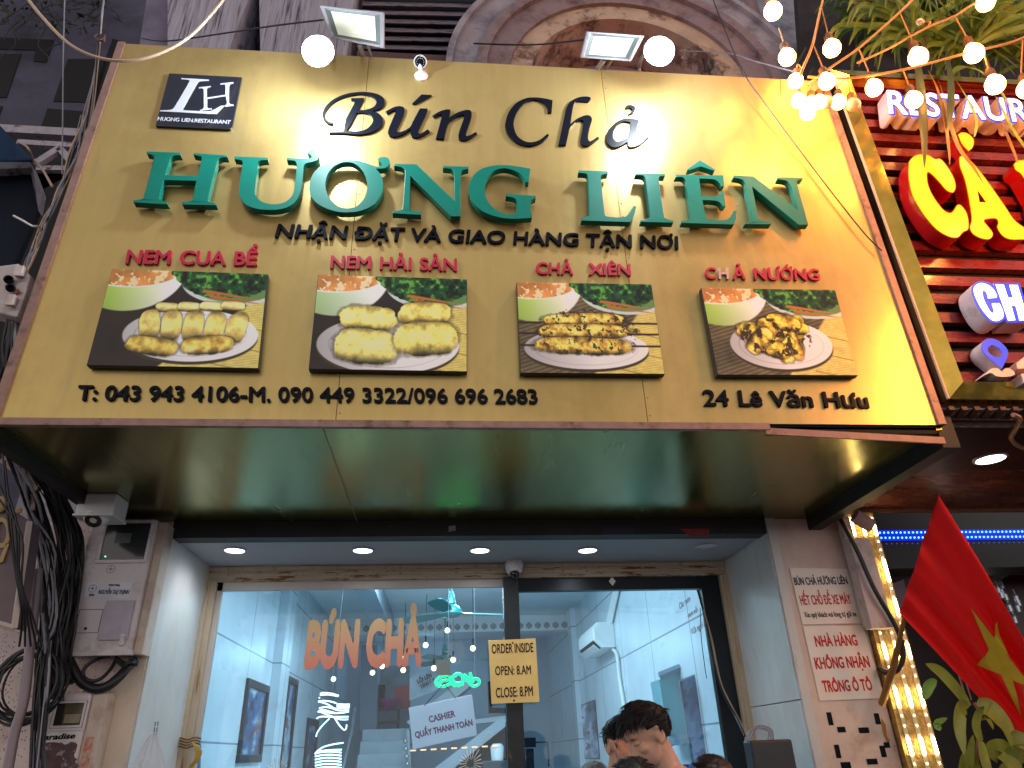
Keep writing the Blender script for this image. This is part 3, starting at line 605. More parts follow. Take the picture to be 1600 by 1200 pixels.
def dish_print(kind, W=300, H=200):
    x, y = np.meshgrid(np.linspace(0, 1, W), np.linspace(0, 1, H)); asp = .66
    img = np.zeros((H, W, 3)); n1 = fbm(H, W, (6, 9), 11); n2 = fbm(H, W, (20, 30), 40, 3)
    img[:] = np.array((52, 40, 36)) / 255 if kind < 2 else np.array((126, 112, 88)) / 255
    img *= (.7 + .6 * n1)[..., None]
    if kind >= 2: img *= (.86 + .14 * np.sin((x * .5 + y) * 150))[..., None]
    # bamboo mat in the lower right
    d = (.42 - x) + (.98 - y) * .75 if kind < 2 else (.62 - x) + (.8 - y) * .55
    mat = np.array((232, 214, 132)) / 255 * (.86 + .16 * n2 + .05 * np.sin((x * .25 + y) * 240))[..., None]
    mixc(img, soft(d, .02), mat)
    for off in (0, .22, .44): mixc(img, soft(np.abs(y - .62 - off + (x - 1) * -.35) - .006, .008) * (x > .7) * .6, (130, 112, 60))
    # bowl with broth, top left
    bx, by = (.12, -.02)
    d = np.sqrt(((x - bx) / .36) ** 2 + ((y - by) / .47) ** 2) - 1
    g = np.clip((x - .02) / .38, 0, 1)[..., None]
    bowl = (np.array((168, 196, 96)) * (1 - g) + np.array((240, 236, 244)) * g) / 255
    if kind == 1: bowl = (np.array((170, 196, 150)) * (1 - g) + np.array((234, 232, 242)) * g) / 255
    bowl = bowl * (1.05 - .35 * np.clip(y - .2, 0, 1))[..., None]
    mixc(img, soft(d, .03), bowl)
    d = np.sqrt(((x - bx) / .34) ** 2 + ((y + .03) / .22) ** 2) - 1
    broth = np.array((204, 140, 84)) / 255 * (.75 + .6 * n1)[..., None]
    mixc(img, soft(d, .04), broth)
    mixc(img, soft(d, .04) * (n2 > .56), (238, 216, 176))
    mixc(img, soft(np.abs(d) - .03, .03), (232, 232, 236))
    # herb plate, top right
    d = np.sqrt(((x - .80) / .34) ** 2 + ((y - .12) / .24) ** 2) - 1
    mixc(img, soft(d, .03), (206, 212, 216))
    mixc(img, soft(d + .14, .04), (110, 146, 96))
    d = np.sqrt(((x - .76) / .36) ** 2 + ((y - .02) / .24) ** 2) - 1 + (n1 - .5) * .7
    herb = np.array((36, 82, 44)) / 255 * (.2 + 1.6 * n2)[..., None]
    mixc(img, soft(d, .05), herb)
    mixc(img, soft(d, .05) * np.clip((n2 - .6) * 8, 0, 1), (112, 168, 74))
    mixc(img, soft(d, .05) * np.clip((.42 - n2) * 8, 0, 1), (12, 26, 14))
    for o in (0, .045):
        d = np.abs(y - .215 - o - (x - .62) * .22) - .018 * np.clip((1.02 - x) * 3, 0, 1)
        mixc(img, soft(d, .012) * (x > .60 + o) * (x < .97), (188, 118, 66))
    # plate
    if kind == 0: pc, pr = (.57, .68), (.41, .27)
    elif kind == 1: pc, pr = (.49, .74), (.46, .30)
    elif kind == 2: pc, pr = (.47, .74), (.44, .22)
    else: pc, pr = (.50, .66), (.37, .28)
    def ell(c, r): return np.sqrt(((x - c[0]) / r[0]) ** 2 + ((y - c[1]) / r[1]) ** 2) - 1
    pcol = np.array((232, 228, 238)) / 255
    mixc(img, soft(ell((pc[0], pc[1] + .03), (pr[0], pr[1])), .03), (74, 62, 46))
    mixc(img, soft(ell(pc, pr), .02), pcol * (.75 + .5 * np.clip(x, 0, 1))[..., None] * np.ones((H, W, 3)))
    mixc(img, soft(np.abs(ell(pc, (pr[0] * .83, pr[1] * .80))) - .015, .03) * .5, (150, 146, 160))
    def roll(c, r, ang, base, seed, crisp=.5):
        ca, sa = math.cos(ang), math.sin(ang); xx = (x - c[0]); y2 = (y - c[1]) * asp
        u = xx * ca + y2 * sa; v = -xx * sa + y2 * ca
        nn = fbm(H, W, (16, 25), seed, 4)
        d = (np.abs(u / r[0]) ** 3.2 + np.abs(v / r[1]) ** 2.6) ** .33 - 1 + (nn - .5) * .22
        k = np.clip(1 - np.abs(v / r[1]) ** 2, 0, 1)
        sh = (.42 + .75 * k - .22 * (v / r[1])) * (1 - crisp * .6 + crisp * 1.2 * nn)
        mixc(img, soft(d - .10, .1) * .35, (40, 26, 12))
        mixc(img, soft(d, .03), np.clip(np.array(base) / 255 * sh[..., None], 0, 1))
        mixc(img, soft(d, .06) * np.clip((nn - .66) * 6, 0, 1) * k, (246, 228, 172))
    gold = (228, 202, 124)
    if kind == 0:
        for i in range(4): roll((.40 + i * .135, .40 - i * .012), (.075, .035), 0.05, (244, 220, 150), 100 + i)
        for i in range(5): roll((.31 + i * .133, .58 + .005 * i), (.062, .105), 0.08 * (i - 2), gold, 110 + i)
        roll((.35, .80), (.155, .060), .12, (212, 180, 96), 130, .9); roll((.68, .78), (.155, .062), -.10, (208, 174, 92), 131, .9)
    elif kind == 1:
        roll((.35, .47), (.185, .090), .05, (244, 224, 134), 140, .65); roll((.72, .40), (.175, .082), -.04, (238, 214, 124), 141, .65)
        roll((.35, .76), (.205, .118), .06, (248, 232, 144), 142, .65); roll((.73, .67), (.205, .118), -.05, (242, 224, 130), 143, .65)
    elif kind == 2:
        for yy in (.45, .57, .70):
            mixc(img, soft(np.abs(y - yy - .01) - .010, .01) * ((x > .78) | (x < .16)), (52, 36, 26))
        for j, yy in enumerate((.41, .54, .69)):
            for i in range(8):
                pass
        for j, yy in enumerate((.42, .55, .71)): roll((.47 - .01 * j, yy), (.29 + .025 * j, .050 + .006 * j), .02 * (j - 1), (214, 178, 92), 150 + 10 * j, 1.25)
        n3 = fbm(H, W, (26, 40), 77); mixc(img, (n3 > .62) * soft(ell((.48, .56), (.38, .26)), .1) * .8, (58, 36, 16))
    else:
        r = np.random.RandomState(5)
        for i in range(24):
            a = r.rand() * 6.28; q = r.rand() ** .6
            roll((.48 + .20 * q * math.cos(a), .55 + .18 * q * math.sin(a)), (.09 + .06 * r.rand(), .040 + .025 * r.rand()), r.rand() * 3, (192 + r.rand() * 30, 166 + r.rand() * 30, 76), 200 + i, 1.3)
        n3 = fbm(H, W, (16, 25), 78); mixc(img, (n3 > .60) * soft(ell((.47, .58), (.26, .22)), .1) * .85, (52, 34, 18))
    g_ = img.mean(-1, keepdims=True); img = g_ + (img - g_) * 1.0; img = (img - .5) * 1.2 + .5; img = img * np.array((.99, 1.0, .96))
    return np.clip(img, .01, 1)
def print_mesh(img, quad, off, name, parent, mat):
    """quad: tl, tr, br, bl world points of the print"""
    H, W, _ = img.shape; tl, tr_, br_, bl_ = [np.array(p) for p in quad]
    u, v = np.meshgrid(np.linspace(0, 1, W), np.linspace(0, 1, H)); u = u[..., None]; v = v[..., None]
    co = ((tl * (1 - u) + tr_ * u) * (1 - v) + (bl_ * (1 - u) + br_ * u) * v + np.array(off)).reshape(-1, 3)
    i = np.arange(H * W).reshape(H, W)
    f = np.stack([i[:-1, :-1], i[1:, :-1], i[1:, 1:], i[:-1, 1:]], -1).reshape(-1, 4)
    me = bpy.data.meshes.new(name); me.from_pydata(co.tolist(), [], f.tolist())
    at = me.attributes.new('print', 'FLOAT_COLOR', 'POINT')
    lin = np.where(img <= .04045, img / 12.92, ((img + .055) / 1.055) ** 2.4)
    at.data.foreach_set('color', np.concatenate([lin.reshape(-1, 3), np.ones((H * W, 1))], 1).astype(np.float32).ravel())
    return link(name, me, mat, parent)
print_m = vcolmat('glossy_photo_print', .28, .35)
PHO = [(0, [(175, 420), (419, 428), (404, 576), (135, 571)], 'framed photo of small golden spring rolls in rows on a white plate'),
       (1, [(497, 429), (730, 436), (730, 581), (482, 577)], 'framed photo of four large golden seafood rolls on a plate'),
       (2, [(807, 441), (1018, 444), (1039, 585), (813, 583)], 'framed photo of grilled meat skewers laid across a plate'),
       (3, [(1095, 450), (1305, 453), (1341, 587), (1121, 586)], 'framed photo of a heap of grilled meat on a round white plate')]
edge_m = M('photo_panel_edge', (.02, .02, .024), .4)
for kd, q, lab in PHO:
    Yp = -.045
    p4 = [P(*p, Yp) for p in q]
    t = thing('food_photo_panel', lab, 'photo panel', p4[3], 'food photos along the bottom of the gold sign')
    MB().slab([p4[3], p4[2], p4[1], p4[0]], (0, .035, 0)).build('board', edge_m, t, bev=.002)
    c = sum(p4, Vector()) / 4
    print_mesh(dish_print(kd), [c + (p - c) * .992 for p in p4], (0, -.002, 0), 'photo_print', t, print_m)
# ================================================================ lamps on top of the sign
alu = M('grey_lamp_housing', s(150, 146, 150), .5, .4, .15, 12, stain=[(9, s(92, 78, 74), .58, .75)])
lens = M('frosted_lamp_lens', s(240, 238, 216), .3, 0, .04, 5, stain=[(3, s(214, 216, 204), .55, .8)])
reflr = M('lamp_reflector_edge', s(170, 186, 180), .3, .3, .1, 6)
def quadmix(q, u, v): return (q[0] * (1 - u) + q[1] * u) * (1 - v) + (q[3] * (1 - u) + q[2] * u) * v
def floodlight(lab, pts, ytop, ybot, foot):
    q = [P(*pts[0], ytop), P(*pts[1], ytop), P(*pts[2], ybot), P(*pts[3], ybot)]
    n = (q[1] - q[0]).cross(q[3] - q[0]).normalized()
    if n.dot(CAM - q[0]) < 0: n = -n
    t = thing('floodlight', lab, 'floodlight', foot, 'unlit floodlights on top of the sign')
    inn = lambda a: [quadmix(q, a, a), quadmix(q, 1 - a, a), quadmix(q, 1 - a, 1 - a), quadmix(q, a, 1 - a)]
    m = MB(); o_, i_ = q, inn(.07); k = 4
    vs = o_ + i_ + [p - n * .03 for p in o_] + [p - n * .02 for p in i_]
    m.add(vs, [(i, (i + 1) % 4, 4 + (i + 1) % 4, 4 + i) for i in range(4)] + [(i, 8 + i, 8 + (i + 1) % 4, (i + 1) % 4) for i in range(4)] + [(4 + i, 4 + (i + 1) % 4, 12 + (i + 1) % 4, 12 + i) for i in range(4)])
    m.build('lamp_frame', alu, t, bev=.003)
    m = MB(); b0 = [p - n * .03 for p in inn(.03)]; b1 = [p - n * .10 for p in inn(.2)]
    m.add(b0 + b1, [(i, (i + 1) % 4, 4 + (i + 1) % 4, 4 + i) for i in range(4)] + [(4, 5, 6, 7), (3, 2, 1, 0)])
    for j in range(7):
        a = .22 + .09 * j; c0, c1 = quadmix(q, a, .22) - n * .1, quadmix(q, a, .78) - n * .1
        m.tube([c0 - n * .012, c1 - n * .012], .012, 4)
    m.build('lamp_housing', M('dark_lamp_fins', s(96, 84, 84), .6, .3, .2, 9), t)
    # dished reflector behind a clear lens
    bz = MB().add(inn(.07) + [p - n * .006 for p in inn(.15)], [(i, (i + 1) % 4, 4 + (i + 1) % 4, 4 + i) for i in range(4)]).build('bezel', M('lamp_bezel', s(92, 98, 96), .5, .2, .1, 9), t)
    a_, b_ = [p - n * .006 for p in inn(.15)], [p - n * .014 for p in inn(.27)]
    MB().add(a_ + b_, [(i, (i + 1) % 4, 4 + (i + 1) % 4, 4 + i) for i in range(4)] + [(4, 5, 6, 7)]).build('reflector', lens, t)
    MB().add([p - n * .0125 for p in inn(.44)], [(0, 1, 2, 3)]).build('led_chip', M('yellow_led_chip', (.78, .76, .56), .5, 0, 0), t)
    MB().add([p - n * .004 for p in inn(.105)], [(0, 1, 2, 3)]).build('glass_cover', glassmat('lamp_glass', (.97, .99, .97), 1.0), t)
    mid = (q[2] + q[3]) / 2 - n * .05; foot = Vector(foot)
    MB().tube([mid, Vector((mid.x, foot.y, foot.z + .06)), foot], .016, 6).tube([mid + Vector((.05, 0, 0)), Vector((mid.x + .05, foot.y, foot.z + .06)), foot + Vector((.05, 0, 0))], .008, 6).build('bracket', alu, t)
    return t
f1 = P(563, 86, .05); f2 = P(941, 108, .05)
floodlight('unlit rusty floodlight tilted left above the word Bún', [(499, 8), (600, 19), (600, 75), (518, 59)], -.30, -.18, (f1.x, .06, SZ1))
floodlight('unlit level floodlight with dark cooling fins below the arch', [(917, 49), (1007, 56), (986, 96), (907, 90)], -.30, -.18, (f2.x, .06, SZ1))
cool = (.80, .90, 1.0)
def led_bulb(lab, px, py, Yl, power, lean):
    c = P(px, py, Yl)
    t = thing('led_flood_bulb', lab, 'lamp', (c.x, .05, SZ1), 'lit white lamps on top of the sign')
    ax = Vector((lean, -.35, -.6)).normalized()
    MB().lathe([(.012, -.105), (.050, -.092), (.074, -.055), (.080, 0), (.074, .055), (.050, .090), (.012, .104)], c, ax, 20).build('bulb_glass', emitmat('cool_bulb_glow', cool, 26), t, smooth=True)
    MB().lathe([(.03, -.19), (.035, -.15), (.056, -.098), (.052, -.085)], c, ax, 16).build('bulb_socket', white_pl, t, smooth=True)
    e = c - ax * .18
    MB().tube(curve3([e, e + Vector((0, .12, .06)), Vector((c.x, .05, SZ1 + .10)), Vector((c.x, .05, SZ1))], 6), .012, 8).build('lamp_arm', alu, t, smooth=True)
    ld = bpy.data.lights.new('bulb_light', 'POINT'); ld.energy = power; ld.color = cool; ld.shadow_soft_size = .05
    lo = bpy.data.objects.new('bulb_light', ld); COL.objects.link(lo); lo.parent = t; lo.location = c + ax * .115 - ORG[t] + Vector((0, -.03, 0))
    return t
led_bulb('lit white lamp glaring left of the word Bún', 497, 80, -.30, 76, -.1)
led_bulb('lit white lamp glaring above the right end of the word Chả', 1030, 80, -.30, 76, .1)

# bullet camera on the sign's top edge
cam_body = M('white_camera_shell', (.78, .78, .80), .3, 0, .04, 8, coat=.2)
cblack = M('black_camera_glass', (.01, .01, .014), .08, 0, 0, coat=.6)
c0 = P(658, 118, -.012)
t = thing('bullet_camera', 'small white bullet security camera on the top edge of the gold sign', 'security camera', (c0.x, -.004, c0.z))
MB().lathe([(.040, 0), (.042, .008), (.034, .02), (.014, .026)], (c0.x, -.004, c0.z), (0, -1, 0), 20).build('mount_base', cam_body, t, smooth=True)
MB().tube([(c0.x, -.02, c0.z), (c0.x - .005, -.055, c0.z + .02), (c0.x - .008, -.06, c0.z + .05)], .012, 8).build('mount_arm', cam_body, t, smooth=True)
cb = P(657, 97, -.06); dirv = (CAM + Vector((-.1, 0, .2)) - cb).normalized()
MB().lathe([(.022, -.11), (.036, -.10), (.037, .02), (.040, .03), (.036, .034), (.034, .02)], cb, dirv, 22).build('camera_body', cam_body, t, smooth=True)
MB().lathe([(.031, .018), (.031, .026), (.012, .027), (.010, .034), (.0, .035)], cb, dirv, 20).build('camera_lens', cblack, t, smooth=True)
m = MB(); uu = dirv.cross(Vector((0, 0, 1))).normalized(); vv = uu.cross(dirv)
for j in range(12): m.ball(cb + dirv * .027 + (uu * math.cos(j * math.pi / 6) + vv * math.sin(j * math.pi / 6)) * .022, .0032, 6, 4)
m.build('infrared_led', M('grey_ir_led', (.35, .33, .36), .3, 0, 0), t)

# dome camera on a junction box under the sign
jb = Z(152, 768, zs); jb = Vector((jb.x, 1.02, zs))
t = thing('box_camera', 'white security camera hanging from a square junction box under the left end of the sign', 'security camera', jb)
MB().box(jb.x - .105, jb.x + .095, .94, 1.11, zs - .115, zs).build('junction_box', cam_body, t, bev=.006)
MB().box(jb.x - .112, jb.x + .102, .933, 1.117, zs - .128, zs - .116).build('box_lid', cam_body, t, bev=.003)
dc = P(153, 803, 1.01); dd = Vector((.03, -.62, -.78)).normalized()
MB().lathe([(.075, -.07), (.074, -.02), (.068, .02), (.055, .055), (.046, .062)], dc, dd, 26).build('camera_shell', cam_body, t, smooth=True)
MB().lathe([(.045, .055), (.044, .064), (.022, .068), (.018, .060), (0, .060)], dc, dd, 22).build('camera_lens', cblack, t, smooth=True)
# dome camera at the door post
c = P(803, 893, 2.25)
t = thing('dome_camera', 'small white dome camera above the black door post', 'security camera', (c.x, 2.25, c.z + .05))
MB().lathe([(.070, 0), (.068, .02), (.058, .06), (.044, .085)], (c.x, 2.24, c.z + .05), (0, -.45, -.9), 22).build('camera_shell', cam_body, t, smooth=True)
MB().ball((c.x, 2.205, c.z - .028), .036, 16, 10).build('camera_lens', cblack, t, smooth=True)

# ================================================================ downlights in the recess ceiling
rim = M('downlight_rim', (.66, .66, .68), .35, .2, .05, 10)
def downlight(px, py, z, lab, grp, lit=True, col=(.86, .94, 1.0), power=15, r=.062, strength=14):
    c = Z(px, py, z); c.z = z
    t = thing('downlight', lab, 'downlight', c, grp)
    MB().lathe([(r + .016, 0), (r + .016, -.006), (r + .002, -.010), (r, -.004), (r, 0)], c, (0, 0, 1), 28).build('rim', rim, t, smooth=True)
    MB().lathe([(r, -.003), (r * .6, -.0045), (0, -.005)], c, (0, 0, 1), 24).build('diffuser', emitmat('downlight_%s_%d' % ('lit' if lit else 'unlit', int(col[0] * 100)), col, strength) if lit else white_pl, t, smooth=True)
    if lit:
        ld = bpy.data.lights.new('downlight_beam', 'SPOT'); ld.energy = power; ld.color = col; ld.spot_size = R(165); ld.spot_blend = .8; ld.shadow_soft_size = r
        lo = bpy.data.objects.new('downlight_beam', ld); COL.objects.link(lo); lo.parent = t; lo.location = (0, 0, -.02)
    return t
zc = 2.8605
for px, lab in ((367, 'lit recessed downlight nearest the electric meters'), (567, 'lit recessed downlight above the words on the window glass'), (750, 'lit recessed downlight just left of the door post'), (918, 'lit recessed downlight above the white diamond sticker')):
    downlight(px, 859, zc, lab, 'downlights in the doorway ceiling')
downlight(1103, 853, zc, 'unlit recessed downlight at the right end of the doorway ceiling', 'downlights in the doorway ceiling', lit=False)

# ================================================================ string lights
warm = (1.0, .62, .24)
bulb_on = emitmat('warm_bulb_glow', (1.0, .42, .10), 30)
bulb_far = emitmat('warm_bulb_glow_strong', (1.0, .33, .06), 170)
bulb_off = M('unlit_bulb_glass', (.62, .52, .42), .2, 0, .1, 9, coat=.4)
sock = M('brown_bulb_socket', s(92, 62, 46), .6, 0, .2, 20)
cord_m = M('tan_cord', s(176, 132, 92), .6, 0, .2, 30)
BULB = {}
def bulb_mesh(lit):
    if lit not in BULB:
        b_ = MB().lathe([(.002, -.098), (.022, -.093), (.038, -.076), (.044, -.054), (.040, -.032), (.028, -.012), (.019, .002)], (0, 0, 0), (0, 0, 1), 18).build('bulb', (bulb_off, bulb_on, bulb_far)[int(lit)], None, smooth=True)
        sk = MB().lathe([(.019, .0), (.022, .008), (.022, .045), (.013, .058), (.006, .07)], (0, 0, 0), (0, 0, 1), 12).build('bulb_socket', sock, None, smooth=True)
        BULB[lit] = (b_.data, sk.data)
        for o in (b_, sk):     # keep only the mesh data; its vertices are shifted to the object's base
            off = o.location.copy(); me = o.data
            me.transform(Matrix.Translation(off)); ORG.pop(o); bpy.data.objects.remove(o)
    return BULB[lit]
def light_string(lab, pts, bulbs):
    path = [P(a, b_, y) for a, b_, y in pts]
    t = thing('light_string', lab, 'string lights', path[0], 'strings of warm bulbs at the right end of the sign')
    MB().tube(curve3(path, 8), .0075, 6).build('cord', cord_m, t, smooth=True)
    org = ORG[t]
    for (px, py, Yb, rs_, lit, ax, ay) in bulbs:
        c = P(px, py, Yb); me_b, me_s = bulb_mesh(lit)
        top = c + Vector((0, 0, .054 * rs_)); hook = P(ax, ay, Yb)
        dv = (hook - c); dv = dv.normalized() if dv.length > .02 else Vector((0, 0, 1))
        dv = (dv + Vector((0, 0, .9))).normalized()
        rot = Vector((0, 0, 1)).rotation_difference(dv)
        rs_ *= 1.15; base = c + dv * (.054 * rs_)
        b_ = bpy.data.objects.new('bulb', me_b); COL.objects.link(b_); b_.parent = t; b_.location = base - org; b_.scale = (rs_,) * 3
        b_.rotation_mode = 'QUATERNION'; b_.rotation_quaternion = rot
        k_ = bpy.data.objects.new('bulb_socket', me_s); COL.objects.link(k_); k_.parent = b_
        ORG[b_] = org
        MB().tube(curve3([base + dv * .065 * rs_, base + dv * (.09 * rs_) + Vector((.006, 0, .01)), hook], 5), .0045, 5).build('bulb_lead', cord_m, t)
Ys = -.42
light_string('light string nearest the middle of the gold sign, running steeply down to its corner', [(1296, -30, Ys), (1285, 2, Ys), (1270, 68, Ys), (1254, 108, Ys), (1238, 150, -.3)],
    [(1208, 18, Ys, 1.06, True, 1196, -14), (1230, 90, Ys, .96, True, 1217, 44), (1300, 76, Ys, 1.0, True, 1284, 14), (1243, 127, -.36, .86, True, 1254, 108), (1248, 158, -.30, .84, True, 1246, 130), (1262, 176, -.30, .9, True, 1240, 146)])
light_string('light string running from the top edge down to the upper right sign corner', [(1440, -20, Ys), (1425, 0, Ys), (1405, 20, Ys), (1342, 75, Ys), (1300, 104, Ys), (1262, 132, -.3)],
    [(1435, 90, Ys, 1.08, True, 1407, 22), (1366, 138, -.38, .94, True, 1342, 76), (1292, 128, Ys, .9, True, 1272, 72), (1268, 163, -.3, .86, True, 1276, 124), (1281, 160, -.30, .8, True, 1284, 118)])
light_string('light string sagging across the red slatted sign', [(1640, 40, Ys), (1580, 66, Ys), (1510, 83, Ys), (1415, 108, Ys), (1325, 122, Ys), (1262, 120, -.36)],
    [(1555, 133, Ys, 1.06, True, 1536, 80), (1428, 157, -.36, .94, True, 1411, 110), (1310, 160, -.3, .84, True, 1322, 122), (1334, 165, -.3, .8, False, 1324, 122), (1292, 160, -.3, .72, False, 1290, 122)])
light_string('light string passing among the long leaves at the top right corner', [(1640, -40, Ys), (1560, -12, Ys), (1515, 10, Ys), (1492, 25, Ys), (1447, 44, Ys), (1388, 76, Ys), (1340, 98, Ys)],
    [(1540, 4, Ys, 1.1, True, 1555, -34), (1522, 84, Ys, 1.1, True, 1492, 26), (1604, 140, Ys, 1.0, True, 1598, 62), (1437, 34, Ys, .42, False, 1447, 44)])
# the strings go on over the pavement towards the street, above and to the right of the picture
light_string('light string reaching out from the sign corner over the pavement towards the street', [(1262, -40, -.4), (1400, -160, -.8), (1560, -260, -1.2), (1800, -330, -1.5), (2100, -380, -1.6)],
    [(1360, -110, -.65, 1.1, 2, 1355, -125), (1480, -180, -.95, 1.1, 2, 1474, -205), (1600, -240, -1.2, 1.1, 2, 1594, -270), (1750, -280, -1.4, 1.1, 2, 1742, -310), (1900, -310, -1.5, 1.1, 2, 1890, -345), (2050, -340, -1.6, 1.1, 2, 2040, -372)])
light_string('light string running to the right of the picture in front of the slatted sign', [(1640, 130, -.5), (1720, 170, -.8), (1820, 200, -1.0), (1960, 210, -1.2), (2120, 180, -1.3)],
    [(1680, 190, -.65, 1.1, 2, 1676, 150), (1745, 225, -.85, 1.1, 2, 1740, 180), (1830, 250, -1.0, 1.1, 2, 1824, 202), (1930, 262, -1.15, 1.1, 2, 1924, 210), (2040, 250, -1.25, 1.1, 2, 2034, 198)])
# loose lines in the air
def wire(lab, pts, r, mat, cat='cable', group=None, name='cable', sub=8, n=6):
    o = MB().tube(curve3([P(a, b_, y) for a, b_, y in pts], sub), r, n).build(name, mat, None, smooth=True)
    return tag(o, lab, cat, group)
cable_b = M('beige_cable', s(206, 176, 150), .5, 0, .1, 10)
cable_k = M('black_cable', (.012, .012, .015), .45, 0, .2, 20)
cable_g = M('grey_cable', s(150, 150, 162), .5, 0, .15, 20)
wire('thick beige cable looping over the top left corner of the sign', [(30, -20, -.30), (62, 22, -.30), (105, 66, -.30), (150, 89, -.30), (200, 95, -.30), (248, 84, -.30), (300, 54, -.30), (350, -2, -.25), (372, -40, -.2)], .0085, cable_b)
wire('thin dark wire hanging straight down left of the sign', [(102, -30, .1), (99, 80, .1), (98, 180, .1), (97, 272, .1)], .004, cable_g)
wire('thin dark wire slanting down across the upper right of the sign', [(1105, -30, -.10), (1122, 20, -.10), (1160, 110, -.06), (1200, 168, -.04), (1270, 262, -.03), (1345, 358, -.03), (1378, 392, -.03)], .0042, cable_k)
wire('thin wire strung from the left floodlight over the fluted consoles', [(505, 31, -.1), (430, 40, .3), (350, 52, .7), (262, 64, 1.0), (222, 60, 1.2)], .006, cable_k)
wire('thin wire strung across the arch behind the right floodlight', [(740, 68, 1.2), (830, 70, 1.0), (915, 62, .2)], .007, cable_k)
wire('thin wire sagging from the arch towards the string lights', [(1062, 80, 1.0), (1130, 82, .6), (1180, 96, .2), (1240, 112, -.1)], .005, cable_g)
wire('twisted flex hanging inside the right side of the arch', [(1078, 58, 1.9), (1092, 72, 1.7), (1098, 90, 1.6), (1102, 112, 1.4)], .008, cable_k)
# ================================================================ neighbouring restaurant on the right
redslat = M('lacquered_red_slat', (.15, .009, .011), .28, 0, .25, 4, (1, 1, 3), rvar=.1, coat=.25, stain=[(3, (.12, .01, .01), .6, .8)])
goldm = M('polished_gold_frame', (.86, .55, .10), .16, 1.0, .2, 6, rvar=.08)
glow_y = M('lit_yellow_letter', (.9, .62, .01), .3, 0, 0, emit=(1.0, .68, .0), estr=.95)
amber_edge = M('amber_letter_edge', (.55, .28, .0), .4, 0, 0, emit=(1.0, .45, .0), estr=.18)
red_side = M('red_letter_side', (.36, .004, .006), .3, 0, .1, 5, emit=(1, .0, .0), estr=.02, coat=.2)
white_side = M('pale_letter_side', s(214, 196, 200), .45, 0, .1, 8, stain=[(7, s(150, 126, 122), .58, .75)])
blue_out = M('lit_blue_outline', (.01, .05, .7), .4, 0, 0, emit=(.0, .06, 1.0), estr=.55)
white_lit = M('lit_white_letter', (.85, .9, 1), .4, 0, 0, emit=(.86, .93, 1.0), estr=1.15)
NX0 = P(1363, 300, 0).x; NX1 = 5.2; NZ0 = P(1545, 627, 0).z; NZ1 = P(1400, 118, 0).z
NS = thing('slatted_restaurant_sign', 'red slatted restaurant sign with a polished gold frame and glowing yellow letters', 'sign', (3.8, .1, NZ0))
fw = P(1384, 300, 0).x - NX0
def bevelbar(a, b_, c_, d_, dp=.10): return MB().slab([a, b_, c_, d_], (0, dp, 0))
V = Vector
bevelbar(V((NX0, -.02, NZ0)), V((NX0 + fw, -.05, NZ0 + fw)), V((NX0 + fw, -.05, NZ1 - fw)), V((NX0, -.02, NZ1)), .014).build('gold_frame_side', goldm, NS)
bevelbar(V((NX0 + .002, -.02, NZ0)), V((NX1, -.02, NZ0)), V((NX1, -.05, NZ0 + fw)), V((NX0 + fw + .002, -.05, NZ0 + fw))).build('gold_frame_bottom', goldm, NS)
bevelbar(V((NX0 + fw, -.05, NZ1 - fw)), V((NX1, -.05, NZ1 - fw)), V((NX1, -.02, NZ1)), V((NX0, -.02, NZ1))).build('gold_frame_top', goldm, NS)
MB().box(NX0 - .010, NX0 - .001, -.028, -.016, NZ0, NZ1).build('white_edge_strip', M('pale_edge_strip', s(200, 172, 150), .5, 0, .1, 5), NS)
m = MB(); pitch = (P(1420, 259, 0).z - P(1420, 282, 0).z); z = NZ0 + fw + .02
while z < NZ1 - fw:
    m.box(NX0 + fw, NX1, .0, .045, z, z + pitch * .52); z += pitch
m.build('red_slats', redslat, NS)
MB().box(NX0 + .02, NX1, .06, .10, NZ0 + .02, NZ1).build('slat_backing', black_m, NS)
m = MB()
for k in range(26):
    zz = NZ0 + .1 + k * .11
    m.slab([V((SX1 + .05, .24, zz)), V((NX0 + .02, .16, zz + .06)), V((NX0 + .02, .16, zz + .085)), V((SX1 + .05, .24, zz + .03))], (0, .03, 0))
m.box(NX0 + .01, NX0 + .03, .10, .3, NZ0, NZ1).box(SX1 + .06, NX0 + .3, .5, .52, NZ0 - .1, NZ1).box(SX1 + .03, SX1 + .06, .2, .3, NZ0 - .1, NZ1)  # the broad rear box is an added sheet that darkens the gap
m.build('ladder_and_dark_backing', M('dark_lattice', (.05, .05, .055), .5, .5, .3, 9), NS)
m = MB()
for k in range(40):
    x = NX0 + k * .07; m.slab([V((x, .0, NZ0 - .05)), V((x + .03, .0, NZ0 - .05)), V((x + .06, .1, NZ0 - .05)), V((x + .03, .1, NZ0 - .05))], (0, 0, .02))
m.box(NX0, NX1, .10, .12, NZ0 - .06, NZ0).build('underside_grille', M('rusty_grille', (.10, .05, .045), .6, .2, .3, 9), NS)

